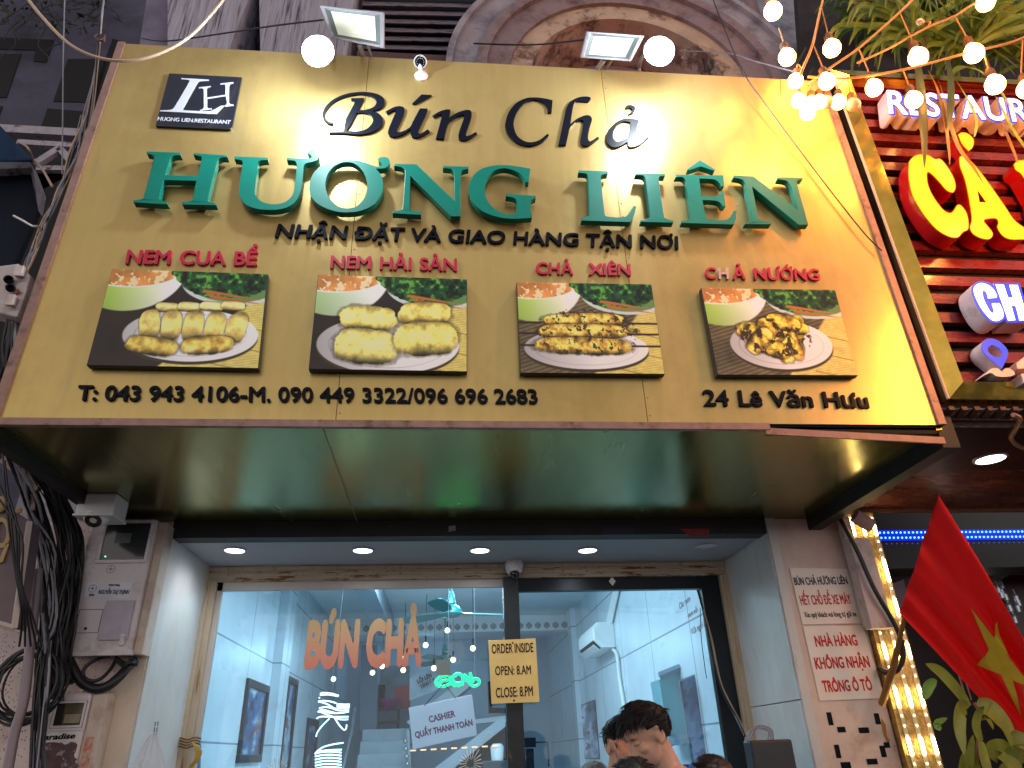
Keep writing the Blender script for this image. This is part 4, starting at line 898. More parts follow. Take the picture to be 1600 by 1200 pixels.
def channel(loops, yf, dep, side, face, parent, name, edge=None, inset=0.0):
    """a built-up channel letter: deep sides and a lit face a little proud"""
    MB().loops([[P(x, y, yf) for x, y in lp] for lp in loops], (0, dep, 0)).build(name, side, parent, fix=True)
    def shrink(lp, d):
        a = np.array(lp); c = []
        n_ = len(a); area = 0.5 * sum(a[i][0] * a[(i + 1) % n_][1] - a[(i + 1) % n_][0] * a[i][1] for i in range(n_))
        for i in range(n_):
            t_ = a[(i + 1) % n_] - a[i - 1]; L = np.linalg.norm(t_) or 1; nn = np.array((t_[1], -t_[0])) / L
            c.append(tuple(a[i] - nn * d * (1 if area > 0 else -1)))
        return c
    return shrink
k = 6.0
Cc = tr(1380, 200, k, [(240,330,1),(280,270,1),(340,245,1),(420,250,1),(490,290,1),(530,285,1),(580,330,1),(650,440,1),(680,530,1),(670,590,1),(640,605,1),(590,580,1),(520,500,1),(450,430,1),(415,420,1),(420,520,1),(470,640,1),(560,760,1),(620,795,1),(660,775,1),(690,725,1),(730,725,1),(780,790,1),(800,870,1),(795,950,1),(750,975,1),(700,1025,1),(620,1020,1),(500,950,1),(380,810,1),(280,640,1),(240,480,1)], 4)
Aa = tr(1380, 200, k, [(715,280,1),(740,262,1),(800,290,1),(870,360,1),(980,500,1),(1120,700,1),(1230,860,1),(1320,930),(1350,990),(1320,1045),(1200,1045,1),(1120,1010,1),(1070,930,1),(1080,890,1),(1060,850,1),(990,850,1),(945,870,1),(990,930,1),(1030,990,1),(1000,1040,1),(920,1035,1),(840,990,1),(812,930,1),(830,860,1),(810,700,1),(770,500,1),(720,360,1)], 4)
Ah = tr(1380, 200, k, [(880,575),(970,700),(905,695)])
Hk = tr(1380, 200, k, [(700,60),(740,40,1),(800,55,1),(850,110,1),(840,180,1),(800,215),(740,150,1)], 4)
Vv = tr(1380, 200, k, [(1225,340),(1260,305,1),(1330,300),(1500,320),(1560,420),(1520,560),(1560,900),(1480,900),(1420,640),(1320,470),(1290,425,1),(1240,390,1)], 4)
for lps, nm in (([Cc], 'yellow_letter'), ([Aa, Ah], 'yellow_letter'), ([Hk], 'yellow_accent'), ([Vv], 'yellow_letter')):
    sh = channel(lps, -.13, .10, red_side, None, NS, nm)
    f0 = [[P(x, y, -.134) for x, y in lp] for lp in lps]
    MB().loops(f0, (0, .003, 0)).build('letter_rim', amber_edge, NS, fix=True)
    f1 = [sh(lps[0], 1.5)] + [sh(lp, -.8) for lp in lps[1:]]
    MB().loops([[P(x, y, -.138) for x, y in lp] for lp in f1], (0, .003, 0)).build('letter_face', glow_y, NS, fix=True)
k = 6.0
Cw = tr(1480, 420, k, [(250,190,1),(280,145,1),(340,135,1),(420,175,1),(465,245,1),(462,270),(385,275),(370,220,1),(340,200,1),(330,220,1),(345,290,1),(400,395,1),(430,415,1),(440,395,1),(420,325),(490,322),(525,400,1),(520,460,1),(470,487,1),(410,470,1),(330,380,1),(270,270,1)], 4)
Hw = tr(1480, 420, k, [(455,145),(530,148),(570,268),(620,270),(585,150),(660,152),(760,480),(680,482),(645,345),(600,343),(640,480),(575,485)])
Cb = tr(1480, 420, k, [(230,190,1),(262,130,1),(340,115,1),(430,150,1),(480,235,1),(500,310),(545,400,1),(540,470,1),(480,506,1),(400,490,1),(315,400,1),(250,280,1)], 4)
Hb = tr(1480, 420, k, [(438,128),(680,132),(790,500),(560,504)])
for lp in (Cb, Hb): MB().loops([[P(x, y, -.13) for x, y in lp]], (0, .11, 0)).build('white_letter', white_side, NS, fix=True)
for lp in (Cb, Hb): MB().loops([[P(x, y, -.134) for x, y in lp]], (0, .003, 0)).build('blue_outline', blue_out, NS, fix=True)
for lp in (Cw, Hw): MB().loops([[P(x, y, -.139) for x, y in lp]], (0, .003, 0)).build('letter_face', white_lit, NS, fix=True)
pin = tr(1480, 420, k, [(320,730,1),(350,670,1),(410,652,1),(490,680,1),(560,750,1),(570,800,1),(545,870),(515,935),(420,860,1),(345,790,1)], 4)
pinh = tr(1480, 420, k, [(380,750,1),(420,715,1),(480,740,1),(515,790,1),(490,825,1),(440,820,1),(395,790,1)], 4)
MB().loops([[P(x, y, -.10) for x, y in lp] for lp in (pin, pinh)], (0, .09, 0)).build('map_pin', white_side, NS, fix=True)
MB().loops([[P(x, y, -.104) for x, y in lp] for lp in (pin, pinh)], (0, .003, 0)).build('map_pin_face', blue_out, NS, fix=True)
pb_ = tr(1480, 420, k, [(345,1000),(400,945,1),(440,930,1),(480,935),(520,970),(540,935,1),(590,935,1),(635,980,1),(600,1005,1),(530,1012,1),(460,1005,1),(410,975,1)], 4)
MB().loops([[P(x, y, -.10) for x, y in pb_]], (0, .09, 0)).build('map_pin_base', white_side, NS, fix=True)
for q in ([(1588, 568), (1600, 558), (1625, 560), (1625, 574), (1590, 576)], [(1596, 584), (1630, 580), (1630, 600), (1600, 598)]):
    MB().loops([[P(x, y, -.10) for x, y in q]], (0, .09, 0)).build('white_letter', white_side, NS, fix=True)
# RESTAURANT in white with a blue halo on a pale raised base
A_, B_, T_ = P(1388, 178, -.12), P(1716, 199, -.12), P(1384, 141, -.12)
lettering('RESTAURANT', A_, B_, T_, white_side, NS, depth=.10, bold=.06, name='white_letters', lift=-.10, space=1.05)
lettering('RESTAURANT', A_, B_, T_, blue_out, NS, depth=.003, bold=.05, name='blue_outline', lift=.002, space=1.05)
lettering('RESTAURANT', A_, B_, T_, white_lit, NS, depth=.003, bold=.012, name='letter_face', lift=.006, space=1.05)

# building behind it
NB = thing('neighbour_restaurant', 'dark neighbouring restaurant front with a brown marbled canopy and blue light strips', 'building', (4.2, 2.0, .15))
brownm = M('brown_marbled_canopy', s(96, 52, 42), .28, 0, .4, 2.5, (1, 2, 1), stain=[(2, s(150, 92, 58), .56, .72, (1, 3, 1)), (9, s(60, 34, 30), .6, .75)], rvar=.1)
zn = 3.02
yb = Z(1480, 797, zn).y; ym = Z(1480, 735, zn).y
MB().box(SX1 + .10, 6, .12, ym - .004, zn, zn + .04).build('canopy_panel', M('dark_brown_canopy', s(60, 36, 34), .3, 0, .35, 2.5, stain=[(2, s(88, 52, 42), .56, .74)]), NB)
MB().box(SX1 + .02, 6, ym, yb, zn + .002, zn + .04).build('canopy_panel', brownm, NB)
MB().box(SX1, 6, yb - .03, yb, zn - .02, zn + .001).build('canopy_lip', M('pale_lip', s(150, 104, 72), .5, 0, .2, 6), NB)
MB().tube(curve3([Z(1583, 648, zn - .004), Z(1594, 655, zn - .004), Z(1586, 672, zn - .004), Z(1580, 684, zn - .004), Z(1587, 694, zn - .004), Z(1604, 702, zn - .004)], 6), .012, 6).build('peeled_edge', M('tan_peel', s(150, 112, 80), .6, 0, .2, 9), NB)
dw = Z(1345, 808, 2.95)
dark_in = M('dark_interior', s(36, 26, 30), .5, 0, .3, 3)
MB().box(2.98, 7.0, 5.0, 5.1, .15, 3.4).build('rear_wall', dark_in, NB)
MB().box(6.9, 7.0, 2.0, 5.0, .15, 3.4).build('side_wall', dark_in, NB)
MB().box(2.72, 7, 2.5, 5.0, 2.9, 3.0).build('inner_ceiling', M('dim_mauve_ceiling', s(70, 54, 62), .5, 0, .2, 3), NB)
z0_, z1_ = P(1480, 828, 2.2).z, P(1480, 800, 2.2).z
MB().box(2.72, 7, 2.2, 2.5, z0_ - .30, 3.4).build('lintel', M('lintel_black', (.012, .011, .014), .4, 0, .3, 4), NB)
blue_led = emitmat('blue_led', (.06, .30, 1.0), 7); blue_str = M('blue_strip', (.0, .02, .3), .4, 0, 0, emit=(0, .02, 1), estr=.45)
for py in (832, 840):
    za = P(1480, py, 2.19).z
    MB().box(2.74, 7, 2.185, 2.199, za - .022, za + .022).build('light_strip', blue_str, NB)
    m = MB()
    for i in range(100): m.ball((2.76 + i * .0345, 2.18, za), .0075, 6, 4)
    m.build('strip_leds', blue_led, NB)
za = P(1480, 849, 2.19).z
m = MB()
for i in range(80): m.ball((2.76 + i * .043, 2.185, za), .005, 5, 3)
m.build('strip_leds', emitmat('dim_blue_led', (.05, .12, .6), .8), NB)
# things glimpsed inside
MB().slab([P(1380, 866, 2.6), P(1428, 865, 2.6), P(1412, 880, 2.6), P(1380, 880, 2.6)], (0, .05, 0)).build('blue_panel', M('blue_panel', (.0, .03, .6), .4, 0, 0, emit=(0, .04, 1), estr=.4), NB)
MB().slab([P(1428, 865, 2.6), P(1448, 866, 2.6), P(1436, 880, 2.6), P(1412, 880, 2.6)], (0, .05, 0)).build('pink_panel', M('pink_panel', s(200, 150, 160), .5), NB)
MB().slab([P(1380, 881, 2.55), P(1440, 880, 2.55), P(1432, 898, 2.55), P(1384, 893, 2.55)], (0, .3, 0)).build('shelf_box', M('mauve_box', s(96, 78, 90), .5, 0, .2, 6), NB)
MB().slab([P(1394, 912, 2.4), P(1412, 905, 2.4), P(1424, 950, 2.4), P(1404, 960, 2.4)], (0, .1, 0)).build('menu_board', M('mauve_board', s(120, 98, 116), .5, 0, .2, 6), NB)
MB().slab([P(1556, 872, 2.9), P(1610, 850, 2.9), P(1680, 1210, 2.9), P(1600, 1100, 2.9)], (0, .2, 0)).build('wood_post', M('dark_redwood', s(66, 34, 40), .45, 0, .3, 5, (4, 4, .5)), NB)
rr_ = random.Random(8)
m = MB()
for i in range(26):
    c = P(1545 + rr_.random() * 40 + i * .6, 885 + i * 3.4 + rr_.random() * 6, 2.8)
    m.lathe([(.0, 0), (.02, .01), (.022, .06), (.008, .09), (.008, .12)], c, (0, 0, 1), 8)
m.build('glassware', M('glass_bottles', (.5, .56, .66), .1, .3, .2, 9), NB)
ll = bpy.data.lights.new('dining_light', 'POINT'); ll.energy = 12; ll.color = (1, .8, .7); ll.shadow_soft_size = .2
lo = bpy.data.objects.new('dining_light', ll); COL.objects.link(lo); lo.location = (5.2, 3.6, 2.6); lo.parent = NB; lo.location = Vector((5.2, 3.6, 2.6)) - ORG[NB]
downlight(1547, 716, zn - .001, 'warm lit downlight in the brown canopy of the neighbouring restaurant', None, True, (1.0, .86, .74), 10, .075, 16)

# pillar wrapped in LED strips
LPX0, LPX1 = 2.705, P(1385, 880, 1.5).x + .0
LPX1 = P(1440, 1075, 1.45).x
LP = thing('led_pillar', 'gold foil pillar covered with upright strips of warm white lights', 'pillar', ((LPX0 + LPX1) / 2, 1.6, .15))
foil = M('gold_foil', (.62, .40, .13), .32, .8, .4, 30, bump=.8, bscale=70)
MB().box(LPX0, LPX1, 1.45, 1.9, .15, 2.98).build('pillar_core', foil, LP)
ledm = emitmat('warm_led', (1.0, .78, .38), 26); tape = M('led_tape', (.75, .62, .40), .5, 0, .1, 20)
zA = P(1400, 1000, 1.45).z
per = P(1440, 1075, 1.45).z - P(1461, 1150, 1.45).z
for i in range(4):
    x = LPX1 - .022 - i * .078
    if x < LPX0 + .01: break
    mt = MB().box(x - .012, x + .012, 1.444, 1.45, .2, 2.97); o = mt.build('light_strip', tape, LP)
    m = MB(); z = .3
    zc0 = P(1420, 1115, 1.45).z
    while z < 2.96:
        ph = ((z - zc0) / per) % 1.0
        m.ball((x, 1.441, z), .0125 if ph < .52 else .004, 6, 4, (1, .6, 1)); z += .018 if ph < .52 else .055
    m.build('strip_leds', ledm, o)
# white boxes and conduit beside the pillar
t = thing('conduit_box', 'tall white plastic conduit cover fixed beside the salmon pillar', 'conduit', P(1370, 985, 1.4))
za, zb = P(1380, 978, 1.42).z, 2.93
xa, xb = P(1352, 978, 1.42).x, P(1387, 978, 1.42).x
MB().box(2.715, xa, 1.40, 1.45, za, zb).build('cover', dirty_pl, t, bev=.004)
MB().box(xa + .004, xb, 1.36, 1.44, za - .02, zb - .15).build('cover', dirty_pl, t, bev=.004)
tag(MB().tube([P(1335, 806, 1.25), P(1362, 822, 1.25)], .045, 14).build('pipe_stub', M('mauve_pipe', s(176, 150, 152), .5, 0, .1, 8), None, smooth=True), 'short pale pipe stub under the right corner of the sign', 'pipe')
wire('thick black hose curving down beside the white conduit cover', [(1306, 798, 1.38), (1318, 820, 1.34), (1340, 862, 1.32), (1366, 920, 1.32), (1396, 972, 1.33), (1409, 1005, 1.34), (1411, 1030, 1.36), (1402, 1046, 1.38), (1388, 1050, 1.4), (1372, 1044, 1.44)], .014, cable_k, 'hose', n=10)

# parking notices on the salmon pillar
notice = M('aged_white_notice', s(244, 232, 222), .4, 0, .04, 5, stain=[(4, s(218, 190, 170), .62, .85)])
navy = M('navy_print', (.02, .02, .05), .5); redp = M('worn_red_print', (.60, .012, .010), .5, 0, .12, 20)
def board(name, lab, cat, pts, Y, dep, mat, group=None, bev=.0015):
    q = [P(*p, Y) for p in pts]
    t = thing(name, lab, cat, (q[0] + q[2]) / 2 - V((0, 0, abs(q[0].z - q[2].z) / 2)), group)
    MB().slab(q, (0, dep, 0)).build('board', mat, t, bev=bev); return t
t = board('parking_notice', 'upper white notice on the salmon pillar with one red line between two dark lines', 'notice', [(1234, 887), (1325, 889), (1348, 974), (1254, 976)], 1.488, .01, notice)
PL('BÚN CHẢ HƯƠNG LIÊN', (1242, 914), (1325, 912.5), (1239, 902), 1.488, navy, t, depth=.001, bold=.022)
PL('HẾT CHỖ ĐỂ XE MÁY', (1252, 945), (1331, 943), (1248, 930), 1.488, redp, t, depth=.001, bold=.022)
PL('Xin quý khách vui lòng tự gửi xe', (1258, 964.5), (1339, 963), (1255, 956), 1.488, navy, t, depth=.001, bold=.012)
t = board('parking_notice', 'lower white notice on the salmon pillar with three lines of big red capitals', 'notice', [(1255, 979), (1349, 977), (1382, 1091), (1281, 1095)], 1.488, .01, notice)
PL('NHÀ HÀNG', (1275, 1010), (1341, 1008), (1271, 993), 1.488, redp, t, depth=.001, bold=.03)
PL('KHÔNG NHẬN', (1275, 1045), (1360, 1042), (1271, 1027), 1.488, redp, t, depth=.001, bold=.03)
PL('TRÔNG Ô TÔ', (1287, 1081), (1364, 1078), (1283, 1063), 1.488, redp, t, depth=.001, bold=.03)

# ================================================================ flag
FA, FB_ = P(1471, 783, .50), P(1414, 968, .95)
pole0, pole1 = P(1378, 1100, 1.42), FA + (FA - FB_) * .02
t = thing('flag', 'red flag with a yellow star hanging from a slanted pole beside the pillar', 'flag', pole0)
MB().tube([pole0, P(1396, 1042, 1.2), FB_ + V((.012, .03, 0)), pole1 + V((.012, .03, 0))], [.021, .020, .012, .008], 10).build('pole', M('brass_pole', s(150, 110, 60), .4, .5, .2, 8), t, smooth=True)
MB().tube(curve3([P(1372, 1046, 1.47), P(1385, 1052, 1.35), P(1400, 1050, 1.25), P(1408, 1036, 1.22), P(1411, 1000, 1.2)], 6), .012, 8).build('pole_holder', darkm, t, smooth=True)
FD, FC = P(1652, 1078, .62), P(1748, 1322, 1.0)
def cloth(u, v, lift=0.0):
    u = u * 1.03 - .03
    base = (FA * (1 - u) + FD * u) * (1 - v) + (FB_ * (1 - u) + FC * u) * v
    sag = -.03 * math.sin(math.pi * u) * (1 - v)
    n = V((-.35, -.9, -.1)).normalized()
    amp = .013 + .030 * u * (1 - .4 * v)
    fold = amp * (math.sin(v * 13 + u * 2.5 + .5) + .5 * math.sin(v * 24 - u * 4 + 1)) + .035 * math.sin(u * 6 + v * 2)* u
    return base + V((0, 0, sag)) + n * (fold + lift + .010 * math.sin(v * 31 + u * 3) * (1 - u) * (.3 + v))
NU, NV = 90, 96
def sheet(mat, name, lift, th):
    m = MB(); vs = [cloth(i / NU, j / NV, lift) for j in range(NV + 1) for i in range(NU + 1)]
    fs = [(j * (NU + 1) + i, j * (NU + 1) + i + 1, (j + 1) * (NU + 1) + i + 1, (j + 1) * (NU + 1) + i) for j in range(NV) for i in range(NU)]
    return m.add(vs, fs).build(name, mat, t, smooth=True, angle=180)
flag_m = M('red_flag_cloth', (.88, .005, .006), .6, 0, .06, 40, bump=.1, bscale=300)
fn_ = flag_m.node_tree.nodes; ftl = fn_.new('ShaderNodeBsdfTranslucent'); fmx = fn_.new('ShaderNodeMixShader'); fmx.inputs[0].default_value = .25; ftl.inputs[0].default_value = (.9, .01, .01, 1)
flag_m.node_tree.links.new(fn_['Principled BSDF'].outputs[0], fmx.inputs[1]); flag_m.node_tree.links.new(ftl.outputs[0], fmx.inputs[2]); flag_m.node_tree.links.new(fmx.outputs[0], fn_['Material Output'].inputs['Surface'])
o = sheet(flag_m, 'cloth', 0, 0); sd = o.modifiers.new('thickness', 'SOLIDIFY'); sd.thickness = .002
m = MB(); star = []
for i in range(10):
    a = math.pi / 2 + i * math.pi / 5; rr2 = .30 if i % 2 == 0 else .30 * .382
    star.append((.5 + rr2 * math.cos(a) / 1.5, .5 - rr2 * math.sin(a)))
vs = []; fs = []
N_seg = 12
star = [tuple(np.array(star[i]) * (1 - q_ / 5) + np.array(star[(i + 1) % 10]) * (q_ / 5)) for i in range(10) for q_ in range(5)]
for i in range(50):          # fan with subdivided spokes so that it follows the folds
    a, b_ = np.array(star[i]), np.array(star[(i + 1) % 50]); c = np.array((.5, .5))
    for r_ in range(N_seg):
        for (w0, w1) in ((r_ / N_seg, (r_ + 1) / N_seg),):
            p = [c + (a - c) * w0, c + (a - c) * w1, c + (b_ - c) * w1, c + (b_ - c) * w0]
            k0 = len(vs); vs += [cloth(q_[0], q_[1], .011) for q_ in p]; fs.append((k0, k0 + 1, k0 + 2, k0 + 3))
o = MB().add(vs, fs).build('star', M('gold_star_cloth', (.56, .40, .02), .6, 0, .08, 30), t, smooth=True, fix=True, angle=180)
# ================================================================ left side: meters, cables, neighbours
meter_m = M('mauve_meter_cover', s(224, 214, 220), .5, 0, .08, 5, stain=[(3.5, s(150, 128, 130), .52, .75), (10, s(120, 96, 90), .62, .8)])
meter_side = M('yellowed_meter_side', s(208, 190, 176), .55, 0, .12, 5, stain=[(4, s(140, 110, 92), .5, .75)])
navyl = M('navy_label_print', (.02, .03, .16), .5)
def quad_face(m, pts, Y, dep): return m.slab([P(*p, Y) for p in pts], (0, dep, 0))
# big meter box
Ym = 1.34
t = thing('electric_meter_box', 'large mauve electricity meter box with a dark window and a white name label', 'meter box', P(160, 1012, 1.42))
q = [P(143, 812, Ym), P(230, 812, Ym), P(207, 1019, Ym), P(103, 1012, Ym)]
x0 = (q[0].x + q[3].x) / 2 - .015; x1 = (q[1].x + q[2].x) / 2 + .025; z0 = q[2].z; z1 = q[0].z
MB().box(x0, x1, Ym, 1.5, z0, z1).build('case', meter_m, t, bev=.012)
MB().box(x1 + .0005, x1 + .05, Ym + .03, 1.5, z0 - .01, z1 - .01).build('case_flange', meter_side, t, bev=.006)
MB().box(x0 - .01, x1 + .012, Ym - .012, Ym + .02, z0 - .016, z0 + .012).build('bottom_lip', meter_m, t, bev=.004)
wz1, wz0 = P(190, 818, Ym).z, P(180, 875, Ym).z
wx0, wx1 = x0 + .10, x1 - .03
MB().box(wx0 - .02, wx1 + .02, Ym - .012, Ym - .0005, wz0 - .02, wz0).box(wx0 - .02, wx0, Ym - .012, Ym - .0005, wz0, wz1).box(wx1, wx1 + .02, Ym - .012, Ym - .0005, wz0, wz1).box(wx0 - .02, wx1 + .02, Ym - .012, Ym - .0005, wz1, wz1 + .02).build('window_frame', meter_m, t, bev=.003)
MB().box(wx0, wx1, Ym - .004, Ym - .0008, wz0, wz1).build('window', M('smoky_meter_window', (.03, .035, .04), .12, 0, .2, 7, coat=.4), t)
MB().box(wx0 + .06, wx0 + .15, Ym - .0055, Ym - .004, wz0 + .10, wz0 + .16).build('dial', M('meter_dial', (.10, .11, .13), .4), t)
MB().ball((wx0 + .03, Ym - .006, wz0 + .02), .004, 8, 5).build('indicator_led', emitmat('green_led', (.2, 1, .6), 3), t)
lq = [(137, 909), (208, 910), (202, 935), (131, 933)]
lb = quad_face(MB(), lq, Ym - .003, .002).build('name_label', M('white_label', (.72, .74, .82), .4), t)
PL('NGUYỄN THỊ THỊNH', (153, 928), (201, 928), (155, 921.5), Ym - .0035, navyl, t, depth=.0008, bold=.02, shear=.15, name='label_lettering')
PL('Khách hàng', (170, 915.5), (187, 915.5), (170.5, 912), Ym - .0035, navyl, t, depth=.0008, bold=.03, name='label_lettering')
PL('EVN', (139, 931.5), (147, 931.5), (139.5, 927.5), Ym - .0035, navyl, t, depth=.0008, bold=.04, name='label_lettering')
def emblem(cx, cy, r, Y, mat, par):
    c = P(cx, cy, Y); m = MB(); n = 28
    m.loops([[(c.x + r * math.cos(6.283 * i / n), Y, c.z + r * math.sin(6.283 * i / n)) for i in range(n)], [(c.x + r * .9 * math.cos(6.283 * i / n), Y, c.z + r * .9 * math.sin(6.283 * i / n)) for i in range(n)]], (0, .0008, 0))
    m.loops([[(c.x + (r * .9 if i % 2 == 0 else r * .13) * math.cos(.7854 * i), Y - .0004, c.z + (r * .9 if i % 2 == 0 else r * .13) * math.sin(.7854 * i)) for i in range(8)]], (0, .0008, 0))
    return m.build('star_emblem', mat, par)
emblem(144.5, 919.5, .022, Ym - .0035, navyl, t)
emblem(173, 889, .024, Ym - .001, M('embossed_mauve', s(120, 104, 112), .5), t)
dq = [P(170, 939, Ym), P(213, 940, Ym), P(198, 1003, Ym), P(152, 1001, Ym)]
dx0, dx1 = (dq[0].x + dq[3].x) / 2, (dq[1].x + dq[2].x) / 2
MB().box(dx0, dx1, Ym - .012, Ym - .0005, dq[3].z, dq[0].z).build('terminal_door', M('grey_meter_door', s(188, 180, 196), .5, 0, .12, 6, stain=[(4, s(150, 138, 150), .55, .8)]), t, bev=.003)
MB().box(dx0 + .12, dx0 + .145, Ym - .022, Ym - .012, dq[3].z - .03, dq[3].z + .03).build('latch', meter_m, t, bev=.002)
c = P(137, 972, Ym)
MB().loops([[(c.x - .06, Ym - .002, c.z - .06), (c.x + .07, Ym - .002, c.z - .06), (c.x + .07, Ym - .002, c.z + .07), (c.x - .06, Ym - .002, c.z + .07)], [(c.x - .057, Ym - .002, c.z - .057), (c.x + .067, Ym - .002, c.z - .057), (c.x + .067, Ym - .002, c.z + .067), (c.x - .057, Ym - .002, c.z + .067)]], (0, .0015, 0)).build('panel_outline', M('seam_grey', s(80, 70, 78), .6), t)
c = P(134, 982, Ym); MB().lathe([(.008, 0), (.007, .006), (0, .007)], (c.x, Ym - .001, c.z), (0, -1, 0), 10).build('screw', darkm, t)
# small meter box
Y2 = 1.36
t = thing('electric_meter_box', 'small yellowed meter box with a square window and a black printed word', 'meter box', P(100, 1210, 1.42))
q = [P(84, 1083, Y2), P(139, 1083, Y2), P(121, 1200, Y2), P(50, 1200, Y2)]
x0 = (q[0].x + q[3].x) / 2; x1 = (q[1].x + q[2].x) / 2; z1 = q[0].z; z0 = z1 - .62
def shx(px, py): return P(px, py, Y2)
MB().box(x0, x1, Y2, 1.5, z0, z1).build('case', meter_m, t, bev=.012)
MB().box(x1 + .0005, x1 + .085, Y2 + .01, 1.5, z0, z1 - .004).build('case_side', meter_side, t, bev=.01)
a, b_ = P(88, 1100, Y2), P(110, 1133, Y2)
wx0, wx1 = x0 + .045, x0 + .185; wz1, wz0 = P(98, 1099, Y2).z, P(98, 1134, Y2).z
m = MB()
for f_ in (.024, .010): m.loops([[(wx0 - f_, Y2 - .014 + f_ * .2, wz0 - f_), (wx1 + f_, Y2 - .014 + f_ * .2, wz0 - f_), (wx1 + f_, Y2 - .014 + f_ * .2, wz1 + f_), (wx0 - f_, Y2 - .014 + f_ * .2, wz1 + f_)], [(wx0 - f_ + .010, Y2 - .014 + f_ * .2, wz0 - f_ + .010), (wx1 + f_ - .010, Y2 - .014 + f_ * .2, wz0 - f_ + .010), (wx1 + f_ - .010, Y2 - .014 + f_ * .2, wz1 + f_ - .010), (wx0 - f_ + .010, Y2 - .014 + f_ * .2, wz1 + f_ - .010)]], (0, .014, 0))
m.build('window_frame', meter_m, t)
MB().box(wx0, wx1, Y2 - .003, Y2 - .0006, wz0, wz1).build('window', M('olive_meter_dial', (.10, .09, .05), .2, 0, .5, 12, coat=.3), t)
MB().box(wx0, wx0 + .04, Y2 - .0045, Y2 - .003, wz0, wz1).build('window_black_strip', black_m, t)  # black strip down the left side of the window
MB().box(wx0 + .05, wx1 - .01, Y2 - .0045, Y2 - .003, wz0 + .012, wz0 + .055).build('dial', M('cream_dial', (.30, .27, .18), .4, 0, .2, 30), t)
wq = [(60, 1147), (119, 1144), (117, 1157), (57, 1160)]
sl = quad_face(MB(), [(59, 1146), (120, 1143), (117, 1158), (56, 1161)], Y2 - .0025, .002).build('white_sticker', M('white_label2', (.74, .72, .72), .4), t)
PL('Paradise', (60, 1156.5), (117, 1153.5), (62.5, 1147.5), Y2 - .003, black_lt, t, depth=.0008, bold=.035, shear=.12, name='sticker_lettering')
rq = random.Random(3)
edge = [(62, 1162), (80, 1160), (100, 1162), (118, 1161), (116, 1178), (120, 1196), (112, 1212), (90, 1218), (70, 1214), (52, 1216), (57, 1196), (62, 1180)]
edge = [(x + rq.uniform(-3, 3), y + rq.uniform(-2, 2)) for x, y in spline([(a, b_, 1) for a, b_ in edge], True, 4)]
MB().loops([[P(x, y, Y2 - .0022) for x, y in edge]], (0, .0016, 0)).build('torn_poster', M('brown_torn_poster', s(96, 74, 78), .7, 0, .3, 30, stain=[(20, s(170, 150, 156), .58, .62)]), t)
MB().box(x1 + .02, x1 + .06, Y2 + .0065, Y2 + .0095, z0 + .20, z0 + .40).build('red_stamp', M('faded_red_stamp', s(205, 120, 104), .6, 0, .2, 60, stain=[(50, s(196, 172, 156), .46, .52)]), t)

# left neighbour's lit box sign and frames
t = thing('side_sign', 'brown lightbox sign with ochre characters at the left edge behind the cables', 'sign', P(0, 985, .9))
q = [P(-70, 740, .9), P(46, 815, .9), P(22, 982, .9), P(-90, 950, .9)]
MB().slab(q, (0, .12, 0)).build('sign_panel', M('mauve_brown_sign', s(110, 92, 98), .6, 0, .15, 5), t)
MB().tube([q[1], q[2]], .016, 4).tube([q[2], q[3]], .016, 4).build('pale_edge', M('pale_sign_edge', s(206, 190, 184), .5, 0, .1, 6), t)
och = M('ochre_character', s(176, 146, 92), .5, 0, .1, 8)
def ringp(cx, cy, rx, ry, w_, Y):
    n = 24
    return MB().loops([[P(cx + rx * math.cos(6.283 * i / n), cy + ry * math.sin(6.283 * i / n), Y) for i in range(n)], [P(cx + (rx - w_) * math.cos(6.283 * i / n), cy + (ry - w_ * 1.2) * math.sin(6.283 * i / n), Y) for i in range(n)]], (0, .01, 0))
ringp(2, 832, 14, 24, 6, .885).build('ochre_letter', och, t)
MB().loops([[P(x, y, .885) for x, y in ((-4, 880), (4, 878), (14, 850), (10, 848))]], (0, .01, 0)).build('ochre_stroke', och, t)
MB().ball(P(30, 798, .885), .018, 10, 6, (1, .4, 1)).ball(P(18, 804, .885), .013, 10, 6, (1, .4, 1)).ball(P(2, 788, .885), .035, 12, 6, (1, .4, 1.4)).build('ochre_dots', och, t)
def bars(name, lab, cat, segs, mat, r_=.03):
    m = MB()
    for (a, b_, Y, rr3) in segs:
        A3, B3 = P(*a, Y), P(*b_, Y); d = (B3 - A3).normalized(); n = V((0, 1, 0)); u = d.cross(n).normalized()
        m.slab([A3 + u * rr3, B3 + u * rr3, B3 - u * rr3, A3 - u * rr3], (0, rr3 * 1.6, 0))
    return tag(m.build(name, mat, None), lab, cat)
palebar = M('chipped_white_steel', s(170, 164, 176), .6, .1, .2, 9, stain=[(8, s(96, 76, 76), .56, .66)])
bars('steel_bracket', 'pale steel angle bars under the left end of the soffit', 'bracket', [((3, 716), (60, 762), 1.0, .022), ((34, 768), (54, 782), 1.05, .016), ((53, 780), (50, 797), 1.05, .012)], M('tan_bar', s(150, 128, 124), .6, .1, .2, 9))
bars('steel_truss', 'white steel truss railing on the dark building at the upper left', 'truss', [((-30, 198), (136, 207), 1.9, .045), ((26, 221), (136, 227), 1.9, .028), ((54, 254), (92, 230), 1.88, .03), ((92, 230), (120, 262), 1.88, .03), ((56, 262), (112, 262), 1.92, .026)], palebar)
